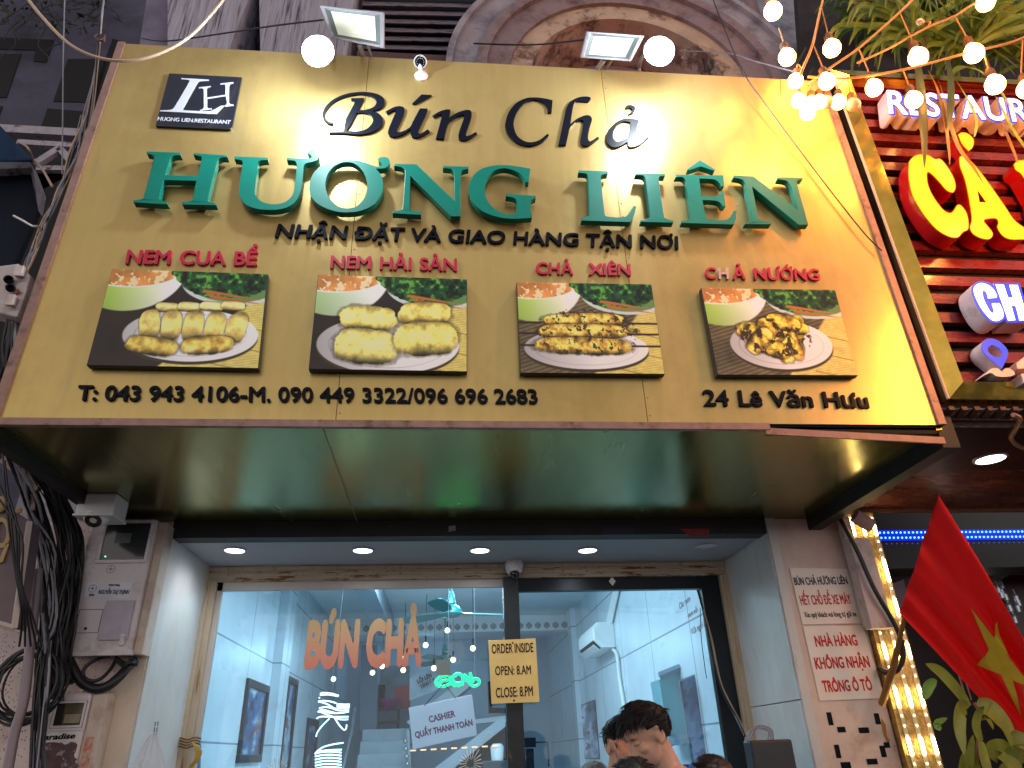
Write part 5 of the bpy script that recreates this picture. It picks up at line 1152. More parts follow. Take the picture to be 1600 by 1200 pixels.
# dark house further left
NBL = thing('dark_house', 'dark grey house with black window openings behind the cables at the upper left', 'building', P(0, 700, 2.6))
MB().slab([P(-300, 1300, 2.7), P(290, 1300, 2.7), P(330, -80, 2.7), P(-300, -80, 2.7)], (0, .3, 0)).build('wall', M('dusk_grey_wall', s(84, 82, 102), .9, 0, .25, 1.5, stain=[(2, s(52, 50, 66), .5, .75)]), NBL)
for q in ([(-20, 84), (33, 84), (10, 152), (-40, 152)], [(106, 92), (168, 92), (150, 160), (83, 158)], [(74, 169), (132, 174), (122, 202), (64, 198)], [(-10, 58), (84, 62), (72, 97), (52, 95), (56, 78), (-20, 76)], [(-5, 164), (4, 166), (-5, 190)], [(176, 60), (196, 66), (150, 250), (60, 300), (-20, 300), (-20, 215), (120, 215)], [(-40, 262), (160, 262), (60, 720), (-120, 720)]):
    MB().slab([P(x, y, 2.69) for x, y in q], (0, .02, 0)).build('dark_opening_sheet', black_m, NBL)  # black sheets put the dark of openings and unlit wall into colour
# vines / leafless twigs over the top left
rt = random.Random(11)
m = MB()
for i in range(60):
    a = P(rt.uniform(-30, 175), rt.uniform(-60, 30), 2.45); pts = [a]
    for j in range(5): pts.append(pts[-1] + V((rt.uniform(-.12, .12), rt.uniform(-.05, .05), rt.uniform(-.16, .03))))
    m.tube(curve3(pts, 3), .006, 4)
tw = thing('climbing_vine', 'tangled dry vine hanging on the dark wall in the top left corner', 'vine', P(90, 60, 2.45))
m.build('stems', M('dry_vine', s(70, 66, 64), .9, 0, .3, 9), tw)
m = MB()
for i in range(240):
    c = P(rt.uniform(-40, 160), rt.uniform(-60, 48), 2.42 + rt.uniform(-.1, .2)); u = V((rt.uniform(-1, 1), rt.uniform(-1, 1), rt.uniform(-1, .4))).normalized(); v_ = u.cross(V((rt.uniform(-1, 1), 1, rt.uniform(-1, 1)))).normalized()
    L = rt.uniform(.05, .1); m.add([c, c + u * L * .5 + v_ * L * .3, c + u * L, c + u * L * .5 - v_ * L * .3], [(0, 1, 2, 3)])
m.build('leaves', M('dark_vine_leaf', (.025, .045, .02), .6, 0, .3, 9), tw)
# awning
t = thing('blue_awning', 'dark blue fabric awning at the left edge above the junction box', 'awning', P(0, 262, .4))
aw = M('navy_awning_cloth', (.006, .045, .12), .7, 0, .2, 4, bump=.2, bscale=50)
m = MB(); ed = [(-90, 130, .0), (-40, 165, .15), (0, 196, .3), (24, 222, .4), (50, 248, .5)]
top = [P(a, b_, c) for a, b_, c in ed]; bot = [P(a, 249 + i * .2, c - .05) for i, (a, b_, c) in enumerate(ed)]
for i in range(4): m.slab([top[i], top[i + 1], bot[i + 1], bot[i]], (0, .02, 0))
m.build('cloth', aw, t)
MB().slab([P(-90, 255, .35), P(44, 252, .5), P(47, 262, .5), P(-90, 268, .35)], (0, .06, 0)).build('front_bar', palebar, t)
MB().slab([P(44, 252, .49), P(52, 262, .5), P(66, 300, .6), P(60, 330, .62), P(54, 300, .6)], (0, .05, 0)).build('bracket_end', palebar, t)
MB().slab([P(-90, 268, .42), P(50, 264, .56), P(58, 330, .62), P(20, 420, .62), P(-90, 420, .5)], (0, .04, 0)).build('side_curtain', M('deep_navy_curtain', (.004, .010, .028), .8, 0, .2, 4), t)
# junction box
t = thing('junction_box', 'grimy white junction box hanging on cables left of the gold sign', 'junction box', P(15, 495, .1))
q = [P(-40, 420, .08), P(29, 411, .02), P(47, 430, .02), P(40, 458, .02), P(26, 495, .02), P(-40, 480, .08)]
MB().slab(q, (0, .10, 0)).build('case', dirty_pl, t, bev=.008)
for (cx, cy) in ((31, 424), (17, 469)):
    c = P(cx, cy, .0); MB().box(c.x - .02, c.x + .02, -.015, .02, c.z - .025, c.z + .025).box(c.x - .012, c.x + .03, -.02, -.015, c.z - .04, c.z - .02).build('clip', dirty_pl, t, bev=.003)
for (cx, cy) in ((10, 434), (13, 447)):
    c = P(cx, cy, .0); MB().lathe([(.012, 0), (.02, .012), (.022, .03), (.014, .034), (.012, .01)], (c.x, .025, c.z), (.4, -.8, -.3), 12).build('cable_gland', black_lt, t, smooth=True)
m = MB(); c = P(26, 456, .012); m.box(c.x - .014, c.x + .014, .012, .019, c.z - .004, c.z + .004).box(c.x - .004, c.x + .004, .0115, .019, c.z - .014, c.z + .014); m.build('red_mark', M('rust_red_mark', s(150, 60, 50), .6), t)
# pipe
wire('thick grey upright pipe beside the coiled cables at the lower left', [(60, 890, 1.15), (55, 940, 1.15), (48, 1000, 1.15), (38, 1090, 1.15), (22, 1150, 1.15), (8, 1230, 1.15)], .024, M('grey_lilac_pipe', s(140, 126, 136), .45, .1, .15, 6), 'pipe', name='pipe', n=12)
# coil
m = MB(); cc = P(46, 1068, 1.22)
for i in range(9):
    rx = .155 + rt.uniform(-.03, .03); rz = .17 + rt.uniform(-.035, .03); ph = rt.uniform(0, 6); ox, oz = rt.uniform(-.02, .02), rt.uniform(-.02, .02)
    pts = [V((cc.x + ox + rx * math.cos(6.283 * j / 28 + ph), 1.22 + rt.uniform(-.004, .004) + .012 * i - .05, cc.z + oz + rz * math.sin(6.283 * j / 28 + ph))) for j in range(30)]
    m.tube(pts, .0065, 6)
tag(m.build('cable_coil', cable_k, None, smooth=True), 'loose coil of black cable hanging behind the grey pipe', 'cable coil')
# black cables in a curtain beside the meters: separate runs
GB = 'black cables hanging beside the meters'; GU = 'thin cables running up the left edge of the sign'
def jit(pts, k, a): return [(p[0] + rt.uniform(-a, a) * (1 if 0 < i < len(pts) - 1 else 1), p[1] + rt.uniform(-a, a) * .4, p[2] + rt.uniform(-.06, .06)) for i, p in enumerate(pts)]
base1 = [(-6, 640, .6), (20, 705, .9), (52, 790, 1.1), (74, 870, 1.2), (78, 960, 1.2), (70, 1050, 1.2), (58, 1230, 1.2)]
base2 = [(18, 660, .4), (60, 730, .8), (92, 800, 1.15), (104, 870, 1.25), (98, 940, 1.25), (88, 1020, 1.25), (84, 1090, 1.3)]
base3 = [(40, 690, .6), (84, 760, 1.0), (112, 830, 1.25), (116, 890, 1.3), (106, 960, 1.3), (96, 1030, 1.3), (100, 1068, 1.35)]
for i in range(78):
    b_ = (base1, base2, base3)[i % 3]
    wire('black cable in the drooping bunch left of the large meter box', jit(b_, i, 15), rt.uniform(.003, .0095), cable_k if i % 9 else cable_g, 'cable', GB, sub=5, n=6)
for i in range(5):
    wire('thin dark cable crossing in front of the brown lightbox sign', [(rt.uniform(-10, 10), 700 + i * 20, .8), (10 + i * 6, 790 + i * 12, .8), (22 + i * 3, 880 + i * 8, .85), (34 + i * 4, 960, .9), (30 + i * 9, 1010, 1.0)], .0055, cable_k, 'cable', 'thin cables crossing the brown lightbox sign', sub=5)
baseu = [(164, -30, .05), (160, 30, .05), (152, 95, .08), (136, 180, .1), (116, 238, .1), (96, 292, .12), (74, 338, .12), (60, 372, .1), (44, 412, .06), (34, 440, .05)]
for i in range(20):
    pts = [(p[0] + rt.uniform(-1, 1) * (3 if j < 3 else 10 if j < 5 else 6), p[1], p[2] + rt.uniform(-.03, .03)) for j, p in enumerate(baseu)]
    if i > 5: pts = pts[3 if i % 2 else 5:]
    wire('thin pale cable climbing the left edge of the gold sign' if i % 3 else 'thin black cable climbing the left edge of the gold sign', pts, rt.uniform(.003, .006), [cable_k, cable_g, cable_b][i % 3] if i % 6 else cable_g, 'cable', GU if i % 3 else 'thin black cables running up the left edge of the sign', sub=5)
for i in range(14):
    wire('dark cable below the junction box along the lower left edge of the sign', [(30 + rt.uniform(-18, 6), 470, .08), (18 + rt.uniform(-14, 12), 540, .12), (8 + rt.uniform(-12, 12), 610, .2), (-6 + rt.uniform(-12, 10), 690, .4)], rt.uniform(.004, .009), cable_k if i % 4 else cable_g, 'cable', 'dark cables below the junction box', sub=5)
wire('white cable tie sticking out of the cable bundle above the junction box', [(21, 337, .0), (36, 345, .0), (50, 353, .02), (60, 354, .06), (65, 363, .1)], .0055, M('white_tie', s(220, 214, 206), .5), 'cable tie', name='cable_tie')
wire('pale cable curving out from under the blue awning', [(28, 223, .35), (40, 228, .3), (47, 237, .3), (52, 249, .45), (66, 264, .3), (82, 292, .2)], .007, cable_b)
m = MB(); c = P(158, 62, .0)
for i in range(5): m.tube([c + V((.03 * math.cos(6.283 * j / 14 + i), .004 * i - .02, .025 * math.sin(6.283 * j / 14 + i * .4) + rt.uniform(-.004, .004))) for j in range(16)], .004, 5)
tag(m.build('wire_tie', M('rusty_wire', s(110, 86, 84), .7, .2, .2, 9), None), 'rusty wire twisted round the cables beside the top left corner of the sign', 'wire')
# looped cable between the meters and the broken bracket
wire('thick black cable looping under the large meter box', [(100, 1010, 1.40), (112, 1040, 1.36), (128, 1066, 1.36), (148, 1076, 1.36), (168, 1072, 1.36), (186, 1058, 1.38), (200, 1042, 1.42), (210, 1032, 1.46)], .026, cable_k, n=10)
wire('black cable bent in a narrow loop under the large meter box', [(172, 1024, 1.42), (152, 1030, 1.38), (134, 1042, 1.36), (130, 1056, 1.36), (142, 1064, 1.36), (158, 1060, 1.37), (174, 1044, 1.4), (182, 1028, 1.44)], .010, cable_k, n=8)
m = MB()
for i in range(5): m.tube(curve3([P(182 + rt.uniform(-3, 3), 1026 + i * 2, 1.42), P(195, 1036 + rt.uniform(-6, 6), 1.38), P(206, 1030 + rt.uniform(-5, 6), 1.38), P(213, 1034 + i * 1.5, 1.44)], 5), .007, 6)
tag(m.build('cable_knot', cable_k, None, smooth=True), 'knot of black cables at the lower right corner of the large meter box', 'cable knot')
m = MB()
m.slab([P(113, 1054, 1.36), P(118, 1052, 1.36), P(128, 1070, 1.36), P(124, 1074, 1.36)], (0, .015, 0)).slab([P(112, 1050, 1.355), P(117, 1049, 1.355), P(115, 1058, 1.355), P(112, 1056, 1.355)], (0, .02, 0)).slab([P(124, 1078, 1.35), P(131, 1075, 1.35), P(130, 1079, 1.35), P(126, 1081, 1.35)], (0, .02, 0))
tag(m.build('broken_clip', M('cream_clip', s(226, 206, 170), .5, 0, .1, 20), None), 'broken cream plastic clip above the small meter box', 'clip')
# plastic bag and wire loops at the door jamb
m = MB(); c = P(246, 1146, 1.46); n = 40; prof = []
for j in range(14):
    h = j / 13; rr4 = .008 + .105 * min(1, h * 1.25) ** .8
    for i in range(n):
        a = 6.283 * i / n; w_ = 1 + .22 * math.sin(a * 7 + h * 3) * (1 - .5 * h) + .10 * math.sin(a * 13 + 9 * h)
        prof.append((c.x + rr4 * w_ * math.cos(a) * 1.05, 1.43 + rr4 * w_ * math.sin(a) * .55 - .02, c.z - h * .36))
m.add(prof, [(j * n + i, j * n + (i + 1) % n, (j + 1) * n + (i + 1) % n, (j + 1) * n + i) for j in range(13) for i in range(n)])
m.add([(c.x + .105 * math.cos(6.283 * i / n), 1.41 + .058 * math.sin(6.283 * i / n), c.z - .37) for i in range(n)], [tuple(range(n))])
bagm = M('translucent_bag', (.78, .78, .84), .25, 0, .05, 8, alpha=.32, coat=.3)
tag(m.build('plastic_bag', bagm, None, smooth=True), 'crumpled translucent plastic bag hanging on the white panel left of the glass', 'plastic bag')
t = thing('wire_loops', 'twisted yellow and brown wire tied around the cream door jamb', 'wire', P(295, 1190, 2.26))
m = MB(); c = P(293, 1162, 2.25)
for i in range(4): m.tube([V((c.x - .075 + .15 * j / 10, 2.265 - .02 * math.sin(3.14 * j / 10), c.z + .016 * i - .02 + .006 * math.sin(j))) for j in range(11)], .005, 5)
m.build('binding', M('brown_wire', s(116, 82, 44), .6, .1, .2, 20), t)
m = MB()
for i in range(5): m.tube(curve3([P(300, 1160, 2.24), P(306 + i * 2, 1172, 2.22), P(305 + i * 1.5, 1186, 2.22), P(297, 1197 + i, 2.23)], 5), .005, 5)
m.build('loops', M('yellow_wire', s(190, 150, 60), .5, 0, .2, 20), t)
m = MB(); 
for i in range(6):
    c = P(240 + (i % 2) * 4 - .8 * (i // 2), 1131 + 9 * (i // 2), 1.7); c = X(243 + (i % 2) * 4 - 1.2 * (i // 2), 1131 + 9 * (i // 2), -1.689)
    m.box(-1.6898, -1.6885, c.y - .012, c.y + .004, c.z - .012, c.z + .012)
m.build('ink_mark', M('grey_ink', s(90, 90, 100), .6), B)
# ================================================================ things on and behind the glass
gold = M('gold_board', (.66, .46, .16), .32, .55, .1, 5, stain=[(3, (.70, .52, .26), .5, .8)])
t = board('opening_hours_sign', 'yellow metal sign with black opening hours screwed to the black door post', 'sign', [(763, 1001), (837, 997), (843, 1097), (768, 1100)], 2.235, .008, gold)
PL('ORDER INSIDE', (768.5, 1021), (833.5, 1018.5), (768, 1006), 2.234, black_lt, t, depth=.0015, bold=.012)
PL('OPEN: 8.AM', (774, 1055), (830, 1053), (773.5, 1040.5), 2.234, black_lt, t, depth=.0015, bold=.012)
PL('CLOSE: 8.PM', (775, 1090), (833, 1087), (774.5, 1074), 2.234, black_lt, t, depth=.0015, bold=.012)
m = MB()
for q_ in ((803, 1094.5), (801, 1004.5)):
    c = P(*q_, 2.234); m.lathe([(.007, 0), (.005, .004), (0, .005)], c, (0, -1, 0), 10)
m.build('screws', darkm, t)
def gradprint(name, c0, c1, z0, z1, rough=.3):
    m_ = M(name, c0, rough, .3, .06, 9); n = m_.node_tree.nodes; l = m_.node_tree.links; b = n['Principled BSDF']
    tcn = n.new('ShaderNodeTexCoord'); sx = n.new('ShaderNodeSeparateXYZ'); mr = n.new('ShaderNodeMapRange'); mx = n.new('ShaderNodeMix'); mx.data_type = 'RGBA'
    l.new(tcn.outputs['Object'], sx.inputs[0]); l.new(sx.outputs['Z'], mr.inputs['Value']); mr.inputs['From Min'].default_value = z0; mr.inputs['From Max'].default_value = z1
    l.new(mr.outputs[0], mx.inputs[0]); mx.inputs[6].default_value = (*c0, 1); mx.inputs[7].default_value = (*c1, 1); l.new(mx.outputs[2], b.inputs['Base Color']); return m_
# BUN CHA in gold-to-red foil stuck on the pane (a printed gradient)
foilg = gradprint('gold_red_foil', s(200, 122, 104), s(196, 166, 124), P(560, 1040, 2.338).z - ORG[win].z, P(560, 970, 2.338).z - ORG[win].z)
o = PL('BÚN CHẢ', (475, 1040), (659, 1036), (482, 970), 2.338, foilg, win, depth=.001, bold=.06, name='foil_lettering')
def tubes(name, segs, Y, r_, mat, par, ox, oy, k_, sub=6):
    m = MB()
    for sg in segs:
        m.tube(curve3([P(ox + a / k_, oy + b_ / k_, Y) for a, b_ in sg], sub), r_, 6)
    return m.build(name, mat, par, smooth=True)
tube_glow = emitmat('reflected_tube_glow', (.80, .95, 1), 2.2)
t = thing('reflected_sign_tubes', 'white glowing tubes behind the window glass standing in for a reflected neon sign', 'neon sign', P(525, 1210, 2.62))  # glowing tubes modelled in place of a sideways neon reflection
k_ = 7.5
tubes('light_tubes', [[(300,330),(340,318),(420,325),(520,352)], [(300,345),(400,340),(515,360)], [(285,378),(300,374)], [(280,420),(340,412),(420,420),(490,440)], [(280,420),(380,450),(480,505),(560,480),(640,470)], [(495,450),(570,455),(648,455)],
    [(495,470),(570,475),(645,472)], [(500,490),(570,495),(645,492)], [(290,500),(360,485),(440,500),(520,525),(640,520)], [(275,545),(340,530),(430,555),(540,555),(640,540)], [(275,540),(330,518),(420,540),(500,560)], [(260,620),(310,598),(420,600),(540,600),(635,598)], [(630,630),(540,630),(450,600),(300,540)],
    [(410,620),(330,700),(270,780),(255,835)], [(470,610),(520,690),(575,750),(605,740),(612,690)], [(575,905),(470,920),(350,950),(270,1000),(240,1040)], [(555,985),(420,990),(300,1005),(245,1035)]] +
    [[(240, 1030 + i * 36), (330, 1012 + i * 36), (440, 1008 + i * 36), (552, 1020 + i * 36)] for i in range(6)], 2.62, .0048, tube_glow, t, 460, 1040, k_)
MB().tube([P(520, 1087, 2.63), P(520, 1052, 2.63), P(520, 1052, 2.63) + V((0, .3, .9))], .003, 5).build('hanger', cable_g, t)
c = P(521, 1061, 2.6)
MB().ball(c, .018, 12, 8).build('glow_ball', emitmat('ball_glow', (.85, .95, 1), 3), t)  # small glowing ball above the tubes
# cashier sign
acrylic = M('white_acrylic_board', (.86, .83, .87), .35, 0, .02, 5)
n_ = acrylic.node_tree.nodes; tl_ = n_.new('ShaderNodeBsdfTranslucent'); mx_ = n_.new('ShaderNodeMixShader'); mx_.inputs[0].default_value = .55
tl_.inputs[0].default_value = (.86, .82, .88, 1); acrylic.node_tree.links.new(n_['Principled BSDF'].outputs[0], mx_.inputs[1]); acrylic.node_tree.links.new(tl_.outputs[0], mx_.inputs[2]); acrylic.node_tree.links.new(mx_.outputs[0], n_['Material Output'].inputs['Surface'])
t = board('cashier_sign', 'tilted white rounded sign with purple lettering hung behind the glass', 'sign', [(638.5, 1106), (737.5, 1085), (745.5, 1149), (645, 1171)], 2.75, .006, acrylic, bev=.004)
pur = M('purple_print', (.42, .03, .26), .4)
PL('CASHIER', (671, 1129), (712, 1119.5), (669, 1119), 2.749, pur, t, depth=.001, bold=.035)
PL('QUẦY THANH TOÁN', (649, 1153), (739, 1133), (647.5, 1143.5), 2.749, pur, t, depth=.001, bold=.045)
MB().tube([P(663, 1103, 2.75), P(694, 1068, 2.75), P(704, 1052, 2.75)], .003, 5).tube([P(712, 1091, 2.75), P(694, 1068, 2.75)], .003, 5).build('string', black_lt, t)
# small papers, wall words
t = board('paper_note', 'blank peach paper note stuck on the inside of the glass', 'paper', [(681, 1031), (703, 1030), (703.5, 1055), (682, 1056)], 2.46, .001, M('peach_paper', s(226, 190, 168), .6, 0, .04, 6), bev=0)
# green neon
neon = emitmat('green_neon', (.0, 1.0, .34), 1.1)
t = thing('green_neon_sign', 'green neon script sign glowing behind the glass above the cashier sign', 'neon sign', P(715, 1076, 3.4))
tubes('neon_tube', [[(980,930),(900,940),(850,980),(855,1022),(915,1036),(980,1005),(1010,940),(1060,915),(1100,950),(1085,1000),(1025,1000),(1000,955),(1040,930)], [(880,1010),(900,985),(950,975),(990,950)],
    [(1105,925),(1140,950),(1160,1000),(1200,1035),(1250,1010),(1245,970),(1205,965),(1180,1000),(1175,940),(1165,905)], [(985,1018),(1010,1005),(1020,1030),(1045,1012),(1060,1030),(1080,1008),(1105,1020)], [(1120, 985), (1135, 950), (1150, 985)]], 3.4, .012, neon, t, 540, 900, 6.0)
MB().tube([P(700, 1048, 3.42), P(700, 1048, 3.42) + V((0, 0, .9))], .003, 5).tube([P(742, 1060, 3.42), P(742, 1060, 3.42) + V((0, 0, .9))], .003, 5).build('hanger', cable_g, t)
dk = M('dark_print', (.03, .02, .04), .5)
MB().slab([P(640, 1060, 9.05), P(678, 1040, 9.05), P(690, 1075, 9.05), P(640, 1095, 9.05)], (0, .02, 0)).build('interior_wall_panel', M('bluegrey_panel', (.42, .5, .58), .5), B)
lettering('LỐI LÊN', P(653, 1068, 9.0), P(675, 1057, 9.0), P(651, 1062, 9.0), dk, B, depth=.01, bold=.04, name='wall_lettering')
lettering('TẦNG 2 →', P(658, 1077, 9.0), P(679, 1063, 9.0), P(656.5, 1071.5, 9.0), dk, B, depth=.01, bold=.04, name='wall_lettering')
lettering('Các món', P(1062, 952, 2.40), P(1079, 938, 2.40), P(1060, 943, 2.40), M('pink_marker', (.5, .12, .2), .5), door, depth=.001, bold=.01, shear=.3, name='marker_lettering')
lettering('nem nổi', P(1075, 966, 2.40), P(1091, 955, 2.40), P(1073, 958, 2.40), M('pink_marker', (.5, .12, .2), .5), door, depth=.001, bold=.01, shear=.3, name='marker_lettering')
lettering('Vừa ngồi ăn', P(1081, 992, 2.40), P(1105, 976, 2.40), P(1079, 982, 2.40), M('pink_marker', (.5, .12, .2), .5), door, depth=.001, bold=.01, shear=.3, name='marker_lettering')
# firework stickers on the pane
def burst(cx, cy, r_, n_, mat, Y=2.338):
    c = P(cx, cy, Y); m = MB(); rb = random.Random(int(cx))
    for i in range(n_):
        a = 6.283 * i / n_; L = r_ * rb.uniform(.75, 1.05); u = V((math.cos(a), 0, math.sin(a))); w_ = V((-math.sin(a), 0, math.cos(a))) * r_ * .028
        m.slab([c + u * L * .3 - w_ * .4, c + u * L * .3 + w_ * .4, c + u * L * .9 + w_, c + u * L, c + u * L * .9 - w_], (0, .0008, 0))
    return m.build('firework_sticker', mat, win)
whs = M('white_sticker', (.82, .82, .78), .4); yel = M('pale_yellow_sticker', (.74, .70, .45), .4)
burst(735, 1193, .10, 20, whs); burst(763.5, 1148, .036, 9, yel); burst(433, 1208, .10, 20, whs)
bq = burst(713, 1018, .085, 16, M('gold_sticker', (.42, .44, .36), .4))
# framed pictures on the left wall
fr_m = M('black_picture_frame', (.015, .015, .018), .35, 0, .2, 9)
def scene_print(seed, W=90, H=120, cols=((60, 90, 140), (170, 190, 210), (110, 60, 50), (30, 40, 60))):
    n1 = fbm(H, W, (4, 3), seed, 5); n2 = fbm(H, W, (9, 4), seed + 50, 5); img = np.zeros((H, W, 3))
    img[:] = np.array(cols[0]) / 255; 
    mixc(img, np.clip((n1 - .48) * 8, 0, 1), cols[1]); mixc(img, np.clip((n2 - .58) * 10, 0, 1), cols[2]); mixc(img, np.clip((.40 - n1) * 9, 0, 1), cols[3])
    return img * (.8 + .4 * n2)[..., None]
def wallpic(lab, pts, xw, seed, sgn, grp, frame=.05, prof=.03, cols=None):
    q = [X(px, py, xw) for px, py in pts]
    y0 = (q[0].y + q[3].y) / 2; y1 = (q[1].y + q[2].y) / 2; z1 = (q[0].z + q[1].z) / 2; z0 = (q[2].z + q[3].z) / 2
    if y0 > y1: y0, y1 = y1, y0
    t = thing('framed_picture', lab, 'picture', (xw, (y0 + y1) / 2, z0), grp); a, b_ = xw, xw + sgn * prof
    xa, xb = min(a, b_), max(a, b_)
    MB().box(xa, xb, y0, y1, z0, z0 + frame).box(xa, xb, y0, y1, z1 - frame, z1).box(xa, xb, y0, y0 + frame, z0 + frame, z1 - frame).box(xa, xb, y1 - frame, y1, z0 + frame, z1 - frame).build('frame', fr_m, t, bev=.006)
    xp = xw + sgn * .008; kw = dict(cols=cols) if cols else {}
    print_mesh(scene_print(seed, **kw), [(xp, y0 + frame, z1 - frame), (xp, y1 - frame, z1 - frame), (xp, y1 - frame, z0 + frame), (xp, y0 + frame, z0 + frame)], (0, 0, 0), 'picture_print', t, print_m)
    return t
GP = 'framed pictures on the interior walls'
wallpic('black framed picture on the left interior wall nearest the door jamb', [(386, 1056), (419, 1076), (403, 1194), (367, 1190)], XL, 3, 1, GP, .07)
wallpic('tall black framed picture on the left interior wall behind the B of the window lettering', [(448, 1056), (462, 1062), (450, 1215), (432, 1215)], XL, 9, 1, GP, .07)
wallpic('small black framed picture farthest along the left interior wall', [(480, 1119), (495, 1128), (489, 1215), (471, 1215)], XL, 14, 1, GP, .08)
wallpic('unframed looking tall poster on the right interior wall below the air conditioner', [(931, 1091), (904, 1104), (907, 1187), (937, 1184)], XR, 21, -1, GP, .015, .012, ((120, 130, 160), (200, 205, 225), (90, 40, 60), (24, 30, 54)))
# air conditioner
xa = P(912, 985, 5.9).x
y0 = 5.95; y1 = 7.0; zt_, zb_ = P(928, 972, y0).z, P(930, 1012, y0).z
t = thing('air_conditioner', 'white wall air conditioner with an open louvre high on the right interior wall', 'air conditioner', (XR - .12, (y0 + y1) / 2, zb_))
acm = M('ac_white', (.74, .78, .80), .35, 0, .03, 6)
m = MB(); m.loops([[(XR, y0, zt_), (XR - .22, y0, zt_), (XR - .27, y0, zt_ - .07), (XR - .27, y0, zb_ + .09), (XR - .18, y0, zb_), (XR, y0, zb_)]], (0, y1 - y0, 0)); m.build('case', acm, t, bev=.012, fix=True)
MB().slab([(XR - .275, y0 + .05, zb_ + .085), (XR - .275, y1 - .05, zb_ + .085), (XR - .185, y1 - .05, zb_ - .004), (XR - .185, y0 + .05, zb_ - .004)], (.004, 0, .004)).build('louvre_slot', black_m, t)
MB().slab([(XR - .27, y0 + .06, zb_ + .04), (XR - .27, y1 - .06, zb_ + .04), (XR - .20, y1 - .06, zb_ - .02), (XR - .20, y0 + .06, zb_ - .02)], (.006, 0, .006)).build('louvre_blade', acm, t)
# pipe trunking
p0, p1 = X(968, 905, XR - .03), X(946, 1008, XR - .03)
tag(MB().tube([p0, p1], .055, 4).build('pipe_trunking', M('trunking_white', (.66, .70, .70), .4, 0, .05, 5), None), 'slanting white pipe trunking from the air conditioner to the shop front', 'trunking')
tag(MB().tube(curve3([X(946, 1012, XR - .03), X(956, 1014, XR - .03), X(964, 1024, XR - .03), X(968, 1060, XR - .03), X(976, 1110, XR - .03), X(984, 1190, XR - .03)], 6), .022, 8).build('drain_pipe', M('drain_white', (.66, .70, .70), .4, 0, .05, 5), None, smooth=True), 'thin white drain pipe running down the right interior wall', 'pipe')
# fans
fan_m = M('teal_fan_enamel', (.015, .20, .20), .3, 0, .08, 6, coat=.3)
def fan(lab, c, blade, ang0):
    t = thing('ceiling_fan', lab, 'fan', c, 'teal ceiling fans')
    MB().lathe([(.02, -.075), (.09, -.06), (.12, -.03), (.12, .01), (.09, .05), (.05, .07), (.03, .09)], c, (0, 0, 1), 28).build('motor', fan_m, t, smooth=True)
    MB().lathe([(.014, .08), (.014, ZC - c[2] - .12), (.06, ZC - c[2] - .10), (.05, ZC - c[2])], c, (0, 0, 1), 12).lathe([(.055, .08), (.03, .20), (.014, .22)], c, (0, 0, 1), 14).build('downrod', fan_m, t, smooth=True)
    for i in range(3):
        a = ang0 + i * 2.0944; u = V((math.cos(a), math.sin(a), 0)); w_ = V((-math.sin(a), math.cos(a), 0)); cc = V(c); m = MB()
        pts = [(.13, .045), (.30, .075), (.5, .085), (.68, .075), (.72, .05)]; up = [cc + u * r_ * blade / .72 + w_ * h_ + V((0, 0, -.02 + h_ * .25)) for r_, h_ in pts]; dn = [cc + u * r_ * blade / .72 - w_ * h_ + V((0, 0, -.02 - h_ * .25)) for r_, h_ in pts]
        m.loops([up + dn[::-1]], (0, 0, .006)); m.build('blade', fan_m, t)
    return t
cf = P(705, 955, 5.2); fan('teal ceiling fan nearest the glass, above the green neon sign', cf, .78, R(22) - YAW)
cf2 = P(695, 1030, 8.4); fan('teal ceiling fan farther back, half hidden by the peach note', cf2, .70, R(5))
# globe lamps
globe = emitmat('warm_globe', (1, .80, .45), 3)
GG = 'small warm globe lamps hanging inside'
for i, (px, py, yy) in enumerate(((699, 985, 7.4), (665, 1008, 7.4), (739, 1013, 7.0), (708, 1031, 7.6), (678, 1044, 7.6), (630, 1047, 8.0), (597, 1041, 8.0), (582, 1051, 8.2), (631, 1029, 8.6))):
    c = P(px, py, yy)
    t = thing('globe_lamp', 'warm round globe lamp hanging on a thin wire inside the restaurant', 'lamp', c, GG)
    MB().ball(c, .038, 14, 8).build('globe', globe, t, smooth=True)
    MB().tube([c + V((0, 0, .03)), c + V((0, 0, .12))], .012, 8).tube([c + V((0, 0, .11)), V((c.x, c.y, ZC))], .003, 5).build('hanger', black_lt, t)
# shop things at the back: red posters, basin, crates, counter
redbox = M('red_advert', (.36, .02, .02), .4, 0, .3, 6, stain=[(5, (.75, .2, .1), .62, .7)])
tag(MB().slab([P(616, 1074, 10.8), P(641, 1069, 10.8), P(641, 1108, 10.8), P(628, 1108, 10.8), P(616, 1090, 10.8)], (0, .03, 0)).build('poster', redbox, None), 'red advertising poster at the head of the stairs', 'poster')
lettering('QUẢNG CÁO', P(618, 1098, 10.78), P(640, 1090, 10.78), P(618, 1094, 10.78), whs, B, depth=.004, bold=.03, name='poster_lettering') if False else None
mg = M('magenta_plastic', (.32, .03, .14), .35, 0, .1, 9)
c = P(605, 1096, 10.4)
tag(MB().lathe([(.14, -.12), (.22, -.02), (.24, .03), (.25, .03), (.23, -.02), (.14, -.11)], c, (0, 0, 1), 20).build('basin', mg, None, smooth=True), 'magenta plastic basin on a stand above the stairs', 'basin')
t = thing('metal_rack', 'dark metal rack holding the magenta basin above the stairs', 'rack', c - V((0, 0, .9)))
m = MB()
for dx, dy in ((-.2, -.15), (.2, -.15), (-.2, .15), (.2, .15)): m.box(c.x + dx - .015, c.x + dx + .015, c.y + dy - .015, c.y + dy + .015, c.z - .85, c.z - .12)
m.build('legs', darkm, t)
MB().box(c.x - .22, c.x + .22, c.y - .17, c.y + .17, c.z - .34, c.z - .31).box(c.x - .22, c.x + .22, c.y - .17, c.y + .17, c.z - .14, c.z - .121).build('shelves', darkm, t)
